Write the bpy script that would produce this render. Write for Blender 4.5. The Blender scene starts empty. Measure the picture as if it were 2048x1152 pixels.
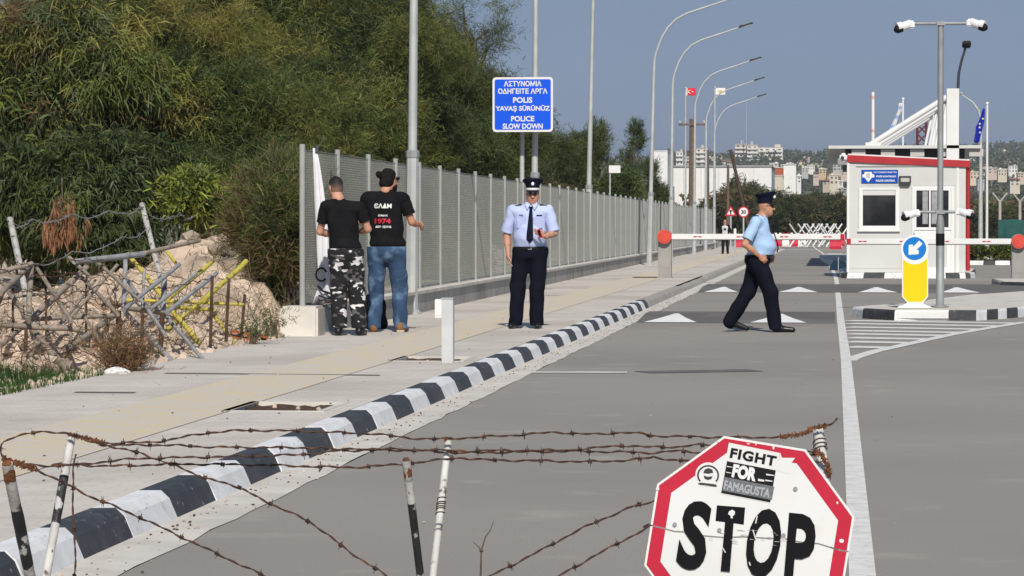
import bpy, bmesh, math, random
import numpy as np
from mathutils import Vector, Matrix, Euler
R = math.radians
rng = np.random.default_rng(7); random.seed(7)
SC = bpy.context.scene; COL = SC.collection

# ---------------------------------------------------------------- camera
FPX, CW, CH = 6100.0, 2048.0, 1152.0          # focal length in photo pixels
CAMZ, PITCH, YAW = 1.37, math.atan(124/6100), math.atan(640/6100)
cam_d = bpy.data.cameras.new('camera'); cam = bpy.data.objects.new('camera', cam_d); COL.objects.link(cam)
cam_d.sensor_width = 36; cam_d.lens = 36*FPX/CW; cam_d.clip_start = .1; cam_d.clip_end = 20000
cam.location = (0, 0, CAMZ); cam.rotation_euler = (R(90)-PITCH, 0, YAW); SC.camera = cam
# ---------------------------------------------------------------- light
SUN_EL, SUN_AZ = R(39), R(-9)                 # azimuth of the sun behind the camera, to its right
W = bpy.data.worlds.new('World'); SC.world = W; W.use_nodes = True
nt = W.node_tree; bg = nt.nodes['Background']
sky = nt.nodes.new('ShaderNodeTexSky'); sky.sky_type = 'NISHITA'; sky.sun_disc = False
sky.sun_elevation = SUN_EL; sky.sun_rotation = R(180-9); sky.air_density = 1.0; sky.dust_density = .6; sky.ozone_density = 2.0
tc = nt.nodes.new('ShaderNodeTexCoord'); sx = nt.nodes.new('ShaderNodeSeparateXYZ'); rp = nt.nodes.new('ShaderNodeValToRGB')
nt.links.new(tc.outputs['Generated'], sx.inputs[0]); nt.links.new(sx.outputs['Z'], rp.inputs['Fac'])
rp.color_ramp.elements[0].position = 0.0; rp.color_ramp.elements[0].color = (.242, .290, .575, 1)
rp.color_ramp.elements[1].position = .32; rp.color_ramp.elements[1].color = (1, 1, 1, 1)
for p_, c_ in ((.041, (.280, .332, .548, 1)), (.07, (.345, .366, .52, 1)), (.12, (.46, .47, .57, 1))): e = rp.color_ramp.elements.new(p_); e.color = c_
nz = nt.nodes.new('ShaderNodeTexNoise'); nz.inputs['Scale'].default_value = 9; nz.inputs['Detail'].default_value = 5; nm = nt.nodes.new('ShaderNodeMapRange'); nm.inputs['To Min'].default_value = .93; nm.inputs['To Max'].default_value = 1.07
mp = nt.nodes.new('ShaderNodeMapping'); mp.inputs['Scale'].default_value = (1, 1, 3.5); nt.links.new(tc.outputs['Generated'], mp.inputs[0]); nt.links.new(mp.outputs[0], nz.inputs['Vector']); nt.links.new(nz.outputs['Fac'], nm.inputs['Value'])
sm = nt.nodes.new('ShaderNodeVectorMath'); sm.operation = 'SCALE'; nt.links.new(rp.outputs[0], sm.inputs[0]); nt.links.new(nm.outputs[0], sm.inputs['Scale'])   # faint uneven haze
mul = nt.nodes.new('ShaderNodeMix'); mul.data_type = 'RGBA'; mul.blend_type = 'MULTIPLY'; mul.inputs['Factor'].default_value = 1
nt.links.new(sky.outputs[0], mul.inputs[6]); nt.links.new(sm.outputs[0], mul.inputs[7]); nt.links.new(mul.outputs[2], bg.inputs['Color'])
bg.inputs['Strength'].default_value = .10
sun_d = bpy.data.lights.new('sun', 'SUN'); sun = bpy.data.objects.new('sun', sun_d); COL.objects.link(sun)
sun_d.energy = 4.4; sun_d.angle = R(.53); sun_d.color = (1, .94, .84)
sd = Vector((math.sin(-SUN_AZ)*math.cos(SUN_EL), -math.cos(SUN_AZ)*math.cos(SUN_EL), math.sin(SUN_EL)))
sun.rotation_euler = (-sd).to_track_quat('-Z', 'Y').to_euler(); sun.location = (10, -20, 40)
SC.view_settings.view_transform = 'Standard'; SC.view_settings.look = 'None'; SC.view_settings.gamma = 1
SC.view_settings.use_curve_mapping = False; SC.view_settings.exposure = .05
SC.cycles.max_bounces = 6; SC.cycles.transparent_max_bounces = 12

# ---------------------------------------------------------------- photo measuring
CR = cam.rotation_euler.to_matrix(); CO = Vector((0, 0, CAMZ))
def ray(px, py): return CR @ Vector(((px-CW/2)/FPX, -(py-CH/2)/FPX, -1))
def G(px, py, z=0.0):                       # point of the ground (height z) under a photo position
    d = ray(px, py); return CO + d*((z-CAMZ)/d.z)
def P(px, py, Y):                           # point at distance Y up the road
    d = ray(px, py); return CO + d*(Y/d.y)
def ppm(Y): return FPX/Y

# ---------------------------------------------------------------- scene helpers
def tag(o, label=None, cat=None, group=None, kind=None):
    for k, v in (('label', label), ('category', cat), ('group', group), ('kind', kind)):
        if v: o[k] = v
    return o
def empty(name, loc, label, cat, group=None, rz=0):
    o = bpy.data.objects.new(name, None); COL.objects.link(o); o.location = loc; o.rotation_euler = (0, 0, rz)
    o.empty_display_size = .2
    return tag(o, label, cat, group)
def kids(o): return [c for c in bpy.data.objects if c.parent == o]
def copy_tree(o, parent=None):
    c = o.copy(); COL.objects.link(c)
    if parent: c.parent = parent
    for ch in kids(o): copy_tree(ch, c)
    return c

class MB:
    """collects shapes, builds ONE mesh object"""
    def __init__(s): s.v = []; s.f = []; s.m = []; s.sm = []; s.T = None
    def add(s, vs, fs, m=0, smooth=False):
        b = len(s.v)
        for v in vs:
            v = Vector(v); s.v.append(s.T @ v if s.T else v)
        for f in fs: s.f.append([b+i for i in f]); s.m.append(m); s.sm.append(smooth)
        return s
    def box(s, c, d, m=0, rot=None, bev=0):
        hx, hy, hz = d[0]/2, d[1]/2, d[2]/2
        M = (rot if rot else Matrix.Identity(3)); c = Vector(c)
        if bev <= 0:
            vs = [c+M@Vector((x*hx, y*hy, z*hz)) for z in (-1, 1) for x, y in ((-1, -1), (1, -1), (1, 1), (-1, 1))]
            fs = [(3, 2, 1, 0), (4, 5, 6, 7), (0, 1, 5, 4), (1, 2, 6, 5), (2, 3, 7, 6), (3, 0, 4, 7)]
            return s.add(vs, fs, m)
        bm = bmesh.new(); bmesh.ops.create_cube(bm, size=1)
        for v in bm.verts: v.co = Vector((v.co.x*d[0], v.co.y*d[1], v.co.z*d[2]))
        bmesh.ops.bevel(bm, geom=bm.edges[:], offset=bev, segments=2, affect='EDGES')
        bm.verts.index_update()
        s.add([c+M@v.co for v in bm.verts], [[v.index for v in f.verts] for f in bm.faces], m); bm.free(); return s
    def span(s, a, b, m=0, bev=0):
        a = Vector(a); b = Vector(b); return s.box((a+b)/2, [abs(b[i]-a[i]) for i in range(3)], m, bev=bev)
    def tube(s, pts, r, m=0, n=8, caps=True, smooth=True, jit=0):
        pts = [Vector(p) for p in pts]; k = len(pts)
        rs = r if isinstance(r, (list, tuple)) else [r]*k
        vs = []; up = Vector((0, 0, 1)); t0 = (pts[1]-pts[0]).normalized()
        a = t0.cross(up if abs(t0.z) < .9 else Vector((1, 0, 0))).normalized()
        for i, p in enumerate(pts):
            t = (pts[min(i+1, k-1)]-pts[max(i-1, 0)]).normalized()
            a = (a-t*a.dot(t)).normalized(); b = t.cross(a)
            for j in range(n):
                an = 2*math.pi*j/n; q = rs[i]*(1+(random.uniform(-jit, jit) if jit else 0))
                vs.append(p+a*math.cos(an)*q+b*math.sin(an)*q)
        fs = [(i*n+j, i*n+(j+1) % n, (i+1)*n+(j+1) % n, (i+1)*n+j) for i in range(k-1) for j in range(n)]
        s.add(vs, fs, m, smooth)
        if caps: s.add(vs[:n], [list(range(n))[::-1]], m); s.add(vs[-n:], [list(range(n))], m)
        return s
    def lathe(s, prof, c=(0, 0, 0), m=0, n=24, smooth=True):
        c = Vector(c); vs = [c+Vector((r*math.cos(2*math.pi*j/n), r*math.sin(2*math.pi*j/n), z)) for r, z in prof for j in range(n)]
        fs = [(i*n+j, i*n+(j+1) % n, (i+1)*n+(j+1) % n, (i+1)*n+j) for i in range(len(prof)-1) for j in range(n)]
        s.add(vs, fs, m, smooth); s.add(vs[:n], [list(range(n))[::-1]], m); s.add(vs[-n:], [list(range(n))], m); return s
    def prism(s, poly, O, U, V, N, t, m=0, m2=None):
        """polygon in the (U,V) plane at O, front face at O, back at O+N*t"""
        O, U, V, N = Vector(O), Vector(U), Vector(V), Vector(N); k = len(poly)
        a = [O+U*x+V*y for x, y in poly]; b = [p+N*t for p in a]
        s.add(a, [list(range(k))], m); s.add(b, [list(range(k))[::-1]], m if m2 is None else m2)
        s.add(a+b, [(i, k+i, k+(i+1) % k, (i+1) % k) for i in range(k)], m if m2 is None else m2); return s
    def sheet(s, poly, m=0): return s.add(poly, [list(range(len(poly)))], m)
    def ribbon(s, pts, w, z, m=0):
        pts = [Vector((p[0], p[1], z)) for p in pts]; vs = []
        for i, p in enumerate(pts):
            t = (pts[min(i+1, len(pts)-1)]-pts[max(i-1, 0)]).normalized(); nrm = Vector((t.y, -t.x, 0))
            ww = w[i] if isinstance(w, (list, tuple)) else w
            vs += [p-nrm*ww/2, p+nrm*ww/2]
        return s.add(vs, [(2*i, 2*i+1, 2*i+3, 2*i+2) for i in range(len(pts)-1)], m)
    def ico(s, c, r, m=0, sub=2, sq=(1, 1, 1), jit=0, smooth=True):
        bm = bmesh.new(); bmesh.ops.create_icosphere(bm, subdivisions=sub, radius=1); bm.verts.index_update(); c = Vector(c)
        vs = []
        for v in bm.verts:
            q = 1+(random.uniform(-jit, jit) if jit else 0); vs.append(c+Vector((v.co.x*sq[0], v.co.y*sq[1], v.co.z*sq[2]))*r*q)
        s.add(vs, [[v.index for v in f.verts] for f in bm.faces], m, smooth); bm.free(); return s
    def build(s, name, mats, parent=None, fixn=False, merge=False):
        me = bpy.data.meshes.new(name); me.from_pydata([tuple(v) for v in s.v], [], s.f)
        for m in (mats if isinstance(mats, (list, tuple)) else [mats]): me.materials.append(m)
        me.polygons.foreach_set('material_index', s.m); me.polygons.foreach_set('use_smooth', s.sm)
        if fixn or merge:
            bm = bmesh.new(); bm.from_mesh(me)
            if merge: bmesh.ops.remove_doubles(bm, verts=bm.verts[:], dist=1e-5)
            bmesh.ops.recalc_face_normals(bm, faces=bm.faces[:]); bm.to_mesh(me); bm.free()
        me.update(); o = bpy.data.objects.new(name, me); COL.objects.link(o)
        if parent: o.parent = parent
        return o
def np_mesh(name, V, F, mats, parent=None, midx=None, smooth=False):
    """V (n,3), F (m,k) arrays"""
    me = bpy.data.meshes.new(name); V = np.asarray(V, np.float32); F = np.asarray(F, np.int32); k = F.shape[1]
    me.vertices.add(len(V)); me.vertices.foreach_set('co', V.ravel())
    me.loops.add(F.size); me.loops.foreach_set('vertex_index', F.ravel())
    me.polygons.add(len(F)); me.polygons.foreach_set('loop_start', np.arange(len(F), dtype=np.int32)*k)
    for m in (mats if isinstance(mats, (list, tuple)) else [mats]): me.materials.append(m)
    if midx is not None: me.polygons.foreach_set('material_index', np.asarray(midx, np.int32))
    me.polygons.foreach_set('use_smooth', np.full(len(F), smooth))
    me.update(calc_edges=True); me.validate()
    o = bpy.data.objects.new(name, me); COL.objects.link(o)
    if parent: o.parent = parent
    return o
FONTS = {}
def text_mesh(txt, size, sx=1.0, shear=0, bold=0, spacing=1.0):
    """centred flat lettering in the XY plane -> verts, faces"""
    c = bpy.data.curves.new('t', 'FONT'); c.body = txt; c.size = size; c.align_x = 'CENTER'; c.align_y = 'CENTER'
    c.offset = bold; c.shear = shear; c.space_character = spacing; c.resolution_u = 4
    o = bpy.data.objects.new('t', c); COL.objects.link(o)
    dg = bpy.context.evaluated_depsgraph_get(); me = bpy.data.meshes.new_from_object(o.evaluated_get(dg))
    vs = [v.co.copy() for v in me.vertices]; fs = [list(p.vertices) for p in me.polygons]
    bpy.data.objects.remove(o); bpy.data.curves.remove(c); bpy.data.meshes.remove(me)
    for v in vs: v.x *= sx
    return vs, fs
def put_text(mb, txt, size, O, U, V, m=0, sx=1.0, fit=None, **kw):
    vs, fs = text_mesh(txt, size, sx, **kw)
    if not vs: return
    xs = [v.x for v in vs]; ys = [v.y for v in vs]; cx, cy = (min(xs)+max(xs))/2, (min(ys)+max(ys))/2
    kx = ky = 1
    if fit: kx = fit[0]/(max(xs)-min(xs)); ky = fit[1]/(max(ys)-min(ys)) if fit[1] else kx
    O, U, V = Vector(O), Vector(U), Vector(V)
    mb.add([O+U*(v.x-cx)*kx+V*(v.y-cy)*ky for v in vs], fs, m)

# ---------------------------------------------------------------- materials
def mat(name, c, c2=None, sc=4.0, rough=.8, metal=0.0, bump=0.0, bsc=None, lo=.35, hi=.65, detail=6, spec=.3, isl=0.0, dist=0.0,
        c3=None, sc3=.5, lo3=.45, hi3=.7, trans=0.0, c4=None, sc4=1.0, lo4=.62, hi4=.7):
    m = bpy.data.materials.new(name); m.use_nodes = True; t = m.node_tree; b = t.nodes['Principled BSDF']
    b.inputs['Roughness'].default_value = rough; b.inputs['Metallic'].default_value = metal; b.inputs['Specular IOR Level'].default_value = spec
    co = t.nodes.new('ShaderNodeTexCoord'); col = None
    def noise(s, d=detail):
        n = t.nodes.new('ShaderNodeTexNoise'); n.inputs['Scale'].default_value = s; n.inputs['Detail'].default_value = d
        n.inputs['Distortion'].default_value = dist
        t.links.new(co.outputs['Object'], n.inputs['Vector']); return n
    def mixc(fac, a, bb):
        x = t.nodes.new('ShaderNodeMix'); x.data_type = 'RGBA'; t.links.new(fac, x.inputs['Factor'])
        for sock, val in ((x.inputs[6], a), (x.inputs[7], bb)):
            if isinstance(val, (tuple, list)): sock.default_value = (*val[:3], 1)
            else: t.links.new(val, sock)
        return x.outputs[2]
    def rng_(n, l, h):
        r = t.nodes.new('ShaderNodeMapRange'); r.inputs['From Min'].default_value = l; r.inputs['From Max'].default_value = h
        t.links.new(n.outputs['Fac'], r.inputs['Value']); return r.outputs[0]
    col = c
    if c2: col = mixc(rng_(noise(sc), lo, hi), c, c2)
    if c3: col = mixc(rng_(noise(sc3, 4), lo3, hi3), col, c3)
    if c4: col = mixc(rng_(noise(sc4, 5), lo4, hi4), col, c4)
    if isl:
        g = t.nodes.new('ShaderNodeNewGeometry'); r = t.nodes.new('ShaderNodeMapRange'); r.inputs['To Min'].default_value = 1-isl; r.inputs['To Max'].default_value = 1+isl
        t.links.new(g.outputs['Random Per Island'], r.inputs['Value'])
        h = t.nodes.new('ShaderNodeHueSaturation'); t.links.new(r.outputs[0], h.inputs['Value'])
        if isinstance(col, (tuple, list)): h.inputs['Color'].default_value = (*col[:3], 1)
        else: t.links.new(col, h.inputs['Color'])
        col = h.outputs[0]
    if isinstance(col, (tuple, list)): b.inputs['Base Color'].default_value = (*col[:3], 1)
    else: t.links.new(col, b.inputs['Base Color'])
    if bump:
        n = noise(bsc or sc*3); bp = t.nodes.new('ShaderNodeBump'); bp.inputs['Strength'].default_value = bump; bp.inputs['Distance'].default_value = .02
        t.links.new(n.outputs['Fac'], bp.inputs['Height']); t.links.new(bp.outputs[0], b.inputs['Normal'])
    if trans:
        tr = t.nodes.new('ShaderNodeBsdfTranslucent'); mx = t.nodes.new('ShaderNodeMixShader'); mx.inputs[0].default_value = trans
        if isinstance(col, (tuple, list)): tr.inputs['Color'].default_value = (*col[:3], 1)
        else: t.links.new(col, tr.inputs['Color'])
        t.links.new(b.outputs[0], mx.inputs[1]); t.links.new(tr.outputs[0], mx.inputs[2]); t.links.new(mx.outputs[0], t.nodes['Material Output'].inputs['Surface'])
    return m
def paver_mat():
    m = mat('paver_concrete', (.61, .56, .50), (.535, .495, .44), sc=2.2, rough=.9, bump=.15, bsc=120, c3=(.46, .415, .36), sc3=.35)
    t = m.node_tree; b = t.nodes['Principled BSDF']; src = b.inputs['Base Color'].links[0].from_socket
    co = t.nodes.new('ShaderNodeTexCoord'); br = t.nodes.new('ShaderNodeTexBrick'); br.inputs['Scale'].default_value = 1
    br.inputs['Brick Width'].default_value = .2; br.inputs['Row Height'].default_value = .1; br.inputs['Mortar Size'].default_value = .004
    br.inputs['Color1'].default_value = (1, 1, 1, 1); br.inputs['Color2'].default_value = (.92, .92, .91, 1); br.inputs['Mortar'].default_value = (.80, .78, .75, 1)
    mx = t.nodes.new('ShaderNodeMix'); mx.data_type = 'RGBA'; mx.blend_type = 'MULTIPLY'; mx.inputs['Factor'].default_value = 1
    t.links.new(co.outputs['Object'], br.inputs['Vector']); t.links.new(src, mx.inputs[6]); t.links.new(br.outputs['Color'], mx.inputs[7]); t.links.new(mx.outputs[2], b.inputs['Base Color'])
    return m
M = {}
M['asphalt'] = mat('asphalt', (.308, .284, .250), (.252, .232, .205), sc=90, rough=.92, bump=.25, bsc=160, c3=(.232, .214, .190), sc3=.22, lo3=.38, hi3=.72, c4=(.35, .32, .275), sc4=1.7, lo4=.60, hi4=.80)
M['asphalt_dark'] = mat('hump_asphalt', (.135, .125, .115), (.10, .095, .09), sc=60, rough=.95, bump=.25, bsc=160, c3=(.17, .16, .15), sc3=.8)
M['road_white'] = mat('road_paint', (.72, .70, .66), (.58, .565, .53), sc=7, rough=.8, bump=.1, bsc=120, c3=(.46, .445, .42), sc3=30, lo3=.58, hi3=.72)
M['hump_white'] = mat('hump_paint', (.80, .79, .77), (.70, .69, .67), sc=5, rough=.8)
M['paver'] = paver_mat()
M['tactile'] = mat('tactile_tiles', (.60, .495, .325), (.555, .49, .375), sc=2.0, rough=.9, bump=.3, bsc=60, c3=(.55, .50, .435), sc3=5, lo3=.42, hi3=.6)
M['concrete'] = mat('concrete', (.40, .38, .345), (.31, .295, .27), sc=2.5, rough=.92, bump=.2, bsc=40, c3=(.24, .225, .20), sc3=.9, lo3=.5, hi3=.75)
M['concrete_pale'] = mat('pale_concrete', (.60, .565, .51), (.49, .46, .41), sc=3, rough=.92, bump=.15, bsc=60)
M['kerb_grey'] = mat('kerb_stone', (.38, .355, .32), (.30, .28, .255), sc=4, rough=.9, bump=.15, bsc=60)
M['kerb_white'] = mat('kerb_white_paint', (.74, .745, .75), (.63, .63, .62), sc=5, rough=.75, bump=.12, bsc=50, c3=(.50, .49, .46), sc3=9, lo3=.60, hi3=.75, c4=(.34, .31, .27), sc4=26, lo4=.66, hi4=.70)
M['kerb_black'] = mat('kerb_black_paint', (.032, .034, .038), (.055, .056, .058), sc=6, rough=.6, bump=.15, bsc=50, c3=(.10, .10, .10), sc3=14, lo3=.6, hi3=.8, c4=(.30, .28, .25), sc4=24, lo4=.67, hi4=.71)
M['dirt'] = mat('pale_dirt', (.62, .485, .37), (.48, .365, .27), sc=2.2, rough=.98, bump=.6, bsc=9, c3=(.22, .17, .115), sc3=.9, lo3=.5, hi3=.72)
M['stone'] = mat('limestone', (.56, .45, .35), (.38, .30, .23), sc=3, rough=.95, bump=.3, isl=.25)
M['field'] = mat('dry_field', (.20, .175, .11), (.13, .125, .07), sc=.12, rough=1, c3=(.085, .10, .045), sc3=.03, lo3=.45, hi3=.6)
M['hill'] = M['field']
M['soil'] = mat('brown_soil', (.10, .06, .036), (.055, .035, .022), sc=14, rough=1, bump=.6, bsc=30)
M['galv'] = mat('galvanised_steel', (.46, .475, .465), (.38, .395, .385), sc=3, rough=.55, metal=.25, spec=.4)
M['galv_dull'] = mat('dull_galvanised_steel', (.30, .31, .31), (.23, .24, .24), sc=3, rough=.6, metal=.3)
M['fence_post'] = mat('fence_post_steel', (.34, .345, .33), (.28, .285, .27), sc=3, rough=.7, metal=.1)
M['wire'] = mat('fence_wire', (.36, .368, .335), rough=.6, metal=.2)
M['white'] = mat('white_paint', (.68, .675, .66), (.63, .625, .61), sc=1.5, rough=.55)
M['panel'] = mat('booth_panel', (.545, .545, .53), (.515, .515, .50), sc=.8, rough=.5, c3=(.48, .475, .45), sc3=1.1, lo3=.55, hi3=.8)
M['panel_grey'] = mat('booth_panel_grey', (.45, .44, .42), (.42, .41, .395), sc=.8, rough=.5)
M['white_gloss'] = mat('white_gloss', (.71, .71, .70), rough=.3, spec=.5)
M['red'] = mat('red_paint', (.42, .025, .03), (.34, .02, .025), sc=3, rough=.5)
M['red_disc'] = mat('red_plastic', (.62, .075, .05), (.52, .06, .04), sc=6, rough=.4)
M['sign_red'] = mat('sign_red', (.47, .014, .040), (.41, .011, .032), sc=3, rough=.45, c3=(.34, .016, .032), sc3=16, lo3=.62, hi3=.8)
M['sign_white'] = mat('sign_white', (.66, .66, .65), (.60, .60, .585), sc=2.5, rough=.4, c3=(.60, .58, .54), sc3=9, lo3=.62, hi3=.8)
M['black'] = mat('black_paint', (.008, .008, .009), rough=.6, spec=.15)
M['dark'] = mat('dark_grey', (.035, .036, .038), rough=.6)
M['grey_post'] = mat('grey_cabinet', (.30, .285, .265), (.26, .25, .235), sc=3, rough=.6)
M['bollard'] = mat('bollard_grey', (.50, .515, .52), (.44, .45, .455), sc=5, rough=.5)
M['blue_sign'] = mat('blue_sign', (.0, .075, .62), (.005, .085, .68), sc=2, rough=.4)
M['blue_round'] = mat('blue_round_sign', (.005, .16, .50), rough=.35)
M['blue_panel'] = mat('blue_booth_sign', (.0, .06, .36), rough=.4)
M['yellow'] = mat('yellow_plastic', (.78, .52, .0), (.74, .49, .0), sc=2, rough=.4)
M['yellow_stake'] = mat('yellow_stake', (.52, .45, .06), (.40, .34, .06), sc=8, rough=.7, c3=(.16, .12, .06), sc3=12, lo3=.55, hi3=.65)
M['stake'] = mat('weathered_grey_stake', (.30, .25, .20), (.20, .165, .13), sc=9, rough=.9, bump=.2, c3=(.16, .13, .10), sc3=7, lo3=.55, hi3=.75)
M['stake_blue'] = mat('blue_grey_stake', (.29, .295, .30), (.21, .215, .22), sc=9, rough=.8, c3=(.15, .12, .10), sc3=9, lo3=.6, hi3=.75)
M['picket'] = mat('rusty_black_picket', (.035, .025, .02), (.10, .055, .03), sc=14, rough=.9)
M['rust'] = mat('rusted_wire', (.085, .045, .030), (.050, .032, .026), sc=40, rough=.9, c3=(.17, .07, .035), sc3=22, lo3=.58, hi3=.72)
M['rust_hot'] = mat('orange_rust', (.20, .075, .028), (.095, .042, .024), sc=40, rough=.95, bump=.4, bsc=120)
M['stake_paint'] = mat('chipped_white_stake', (.58, .565, .53), (.42, .41, .38), sc=12, rough=.7, bump=.2, c3=(.10, .085, .07), sc3=26, lo3=.60, hi3=.66)
M['stake_black'] = mat('chipped_black_stake', (.012, .012, .013), (.03, .03, .03), sc=12, rough=.55, bump=.25, c3=(.42, .41, .39), sc3=24, lo3=.60, hi3=.64)
M['stake_grey'] = mat('chipped_grey_stake', (.40, .395, .37), (.28, .27, .25), sc=16, rough=.8, bump=.25, c3=(.05, .045, .04), sc3=22, lo3=.55, hi3=.62)
M['glass'] = mat('dark_window_glass', (.008, .009, .010), (.045, .046, .045), sc=1.3, rough=.06, spec=.5, lo=.45, hi=.75)
M['curtain'] = mat('grey_curtain', (.33, .34, .345), (.24, .25, .26), sc=8, rough=.9)
M['blind'] = mat('window_blind', (.55, .55, .53), rough=.7)
M['wood_pole'] = mat('wood_pole', (.15, .105, .07), (.10, .07, .05), sc=6, rough=.95)
M['bark'] = mat('bark', (.13, .10, .075), (.08, .062, .045), sc=9, rough=.95, bump=.5)
M['green_sheet'] = mat('green_sheet', (.012, .075, .065), (.01, .055, .05), sc=2, rough=.8)
M['knot_and_sheet_dark'] = mat('dark_knot_and_sheet', (.05, .055, .055), (.09, .095, .09), sc=5, rough=.95)  # banner knot, and the dark stand-in sheets added behind the mesh
M['banner'] = mat('white_banner', (.66, .66, .68), (.58, .58, .61), sc=4, rough=.8)
M['blue_tank'] = mat('dark_blue_plastic', (.012, .035, .06), (.010, .028, .05), sc=3, rough=.7, spec=.1)
M['brick'] = mat('orange_brick', (.42, .10, .04), (.33, .08, .035), sc=9, rough=.9)
def leaf(n, a, b, c=None): M[n] = mat(n, a, b, sc=.9, rough=.6, isl=.35, c3=c, sc3=.45, lo3=.45, hi3=.62, spec=.25, trans=.20)
leaf('leaf_olive', (.102, .128, .028), (.062, .087, .022), (.132, .138, .033))
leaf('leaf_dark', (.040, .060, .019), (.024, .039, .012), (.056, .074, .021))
leaf('leaf_yellow', (.205, .205, .044), (.130, .142, .034), (.25, .205, .055))
leaf('leaf_grey', (.112, .136, .058), (.074, .095, .041))
leaf('leaf_brown', (.15, .105, .05), (.10, .08, .035), (.18, .10, .05))
leaf('leaf_dead', (.32, .16, .085), (.25, .12, .06))
leaf('leaf_bright', (.22, .25, .035), (.15, .19, .026), (.29, .27, .05))
leaf('leaf_pine', (.075, .105, .03), (.05, .078, .024), (.10, .125, .035))
leaf('grass_green', (.038, .085, .015), (.028, .062, .011))
leaf('leaf_far', (.068, .074, .026), (.048, .056, .020), (.095, .088, .034))
# ================================================================ SETTING
ROAD_Z = 0.0; PAV = .13
def struct(o): o['kind'] = 'structure'; return o
def hill_z(x, y):
    t = np.clip((y-700)/1900, 0, 1); s = t*t*(3-2*t)
    z = s*54*(1+.10*np.sin(x/170+.6)+.07*np.sin(x/61+y/130))+s*np.clip((x-150)/300, 0, 1)*16
    return z
# ground: one sheet out to the horizon, rising to the town's hill
xs = np.concatenate([np.linspace(-2500, -300, 12)[:-1], np.linspace(-300, 700, 61), np.linspace(700, 2500, 10)[1:]])
ys = np.concatenate([[-60, 0, 60, 120, 180, 240, 320, 420, 520], np.linspace(620, 2700, 42), [2800, 2900, 3000]])
X, Y = np.meshgrid(xs, ys); Z = hill_z(X, Y)-.03
Z = np.where(Y > 2700, Z-(Y-2700)*.012, Z)
V = np.stack([X, Y, Z], -1).reshape(-1, 3); nx = len(xs)
F = [(j*nx+i, j*nx+i+1, (j+1)*nx+i+1, (j+1)*nx+i) for j in range(len(ys)-1) for i in range(nx-1)]
struct(np_mesh('ground', V, F, M['field'], smooth=True))
mb = MB(); mb.sheet([(-2.78, -8, 0), (16, -8, 0), (16, 190, 0), (-2.78, 190, 0)])
mb.sheet([(-40, 190, 0), (60, 190, 0), (60, 262, 0), (-40, 262, 0)])
struct(mb.build('road', M['asphalt']))
# pavement slab with openings left for the two tree pits
PX0, PX1 = -6.35, -3.235
pits = [(-4.02, -3.42, 20.15, 21.15), (-4.0, -3.4, 27.75, 28.7), (-4.75, -4.05, 72.6, 73.8)]
mb = MB(); y = -8.0
for (a, b, c, d) in pits:
    mb.sheet([(PX0, y, PAV), (PX1, y, PAV), (PX1, c, PAV), (PX0, c, PAV)])
    mb.sheet([(PX0, c, PAV), (a, c, PAV), (a, d, PAV), (PX0, d, PAV)]); mb.sheet([(b, c, PAV), (PX1, c, PAV), (PX1, d, PAV), (b, d, PAV)]); y = d
mb.sheet([(PX0, y, PAV), (PX1, y, PAV), (PX1, 186, PAV), (PX0, 186, PAV)])
mb.sheet([(PX0, -8, -.02), (PX0, -8, PAV), (PX0, 186, PAV), (PX0, 186, -.02)])
struct(mb.build('pavement', M['paver']))
for i, (a, b, c, d) in enumerate(pits):
    if i > 1: continue
    mb = MB(); n = 12
    vs = [(a+(b-a)*u/n, c+(d-c)*v/n, PAV-.022+random.uniform(-.012, .012)) for v in range(n+1) for u in range(n+1)]
    mb.add(vs, [(j*(n+1)+k, j*(n+1)+k+1, (j+1)*(n+1)+k+1, (j+1)*(n+1)+k) for j in range(n) for k in range(n)], 0, True)
    for k in range(5): mb.ico((random.uniform(a+.05, b-.05), random.uniform(c+.05, d-.05), PAV-.018), random.uniform(.01, .022), 1, 1, jit=.3)
    for (p, q) in (((a-.05, c), (a, d)), ((b, c), (b+.05, d)), ((a-.05, c-.05), (b+.05, c)), ((a-.05, d), (b+.05, d+.05))):
        mb.span((p[0], p[1], -.0), (q[0], q[1], PAV+.004), 2)
    o = struct(mb.build('tree_pit', [M['soil'], M['stone'], M['concrete_pale']]))
mb = MB(); a, b, c, d = pits[2]; mb.span((a, c, .03), (b, d, PAV+.012)); struct(mb.build('manhole_cover', M['soil']))
mb = MB()
mb.ribbon([(-4.42, -8), (-4.42, 19.6), (-4.42, 60), (-4.55, 100), (-4.6, 185)], .82, PAV+.004)
struct(mb.build('tactile_strip', M['tactile']))
# thin dark strips across the pavement and the road
mb = MB()
g0, g1 = G(330, 747, PAV), G(760, 751, PAV); mb.ribbon([(g0.x, g0.y), (g1.x, g1.y)], .10, PAV+.005)
g0, g1 = G(1040, 578, PAV), G(1105, 578, PAV); mb.ribbon([(g0.x, g0.y), (g1.x, g1.y)], .25, PAV+.005)
g0, g1 = G(775, 656, PAV), G(832, 656, PAV); mb.ribbon([(g0.x, g0.y), (g1.x, g1.y)], .16, PAV+.005)
g0, g1 = G(150, 785, PAV), G(270, 786, PAV); mb.ribbon([(g0.x, g0.y), (g1.x, g1.y)], .12, PAV+.005)
struct(mb.build('pavement_dark_strips', mat('pavement_strip_dark', (.20, .185, .165), (.14, .13, .115), sc=5, rough=.9)))
mb = MB()
g0, g1 = G(1284, 745), G(1510, 741); mb.ribbon([(g0.x, g0.y), (g1.x, g1.y)], .42, .004)
struct(mb.build('road_patch', M['asphalt_dark']))
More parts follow.
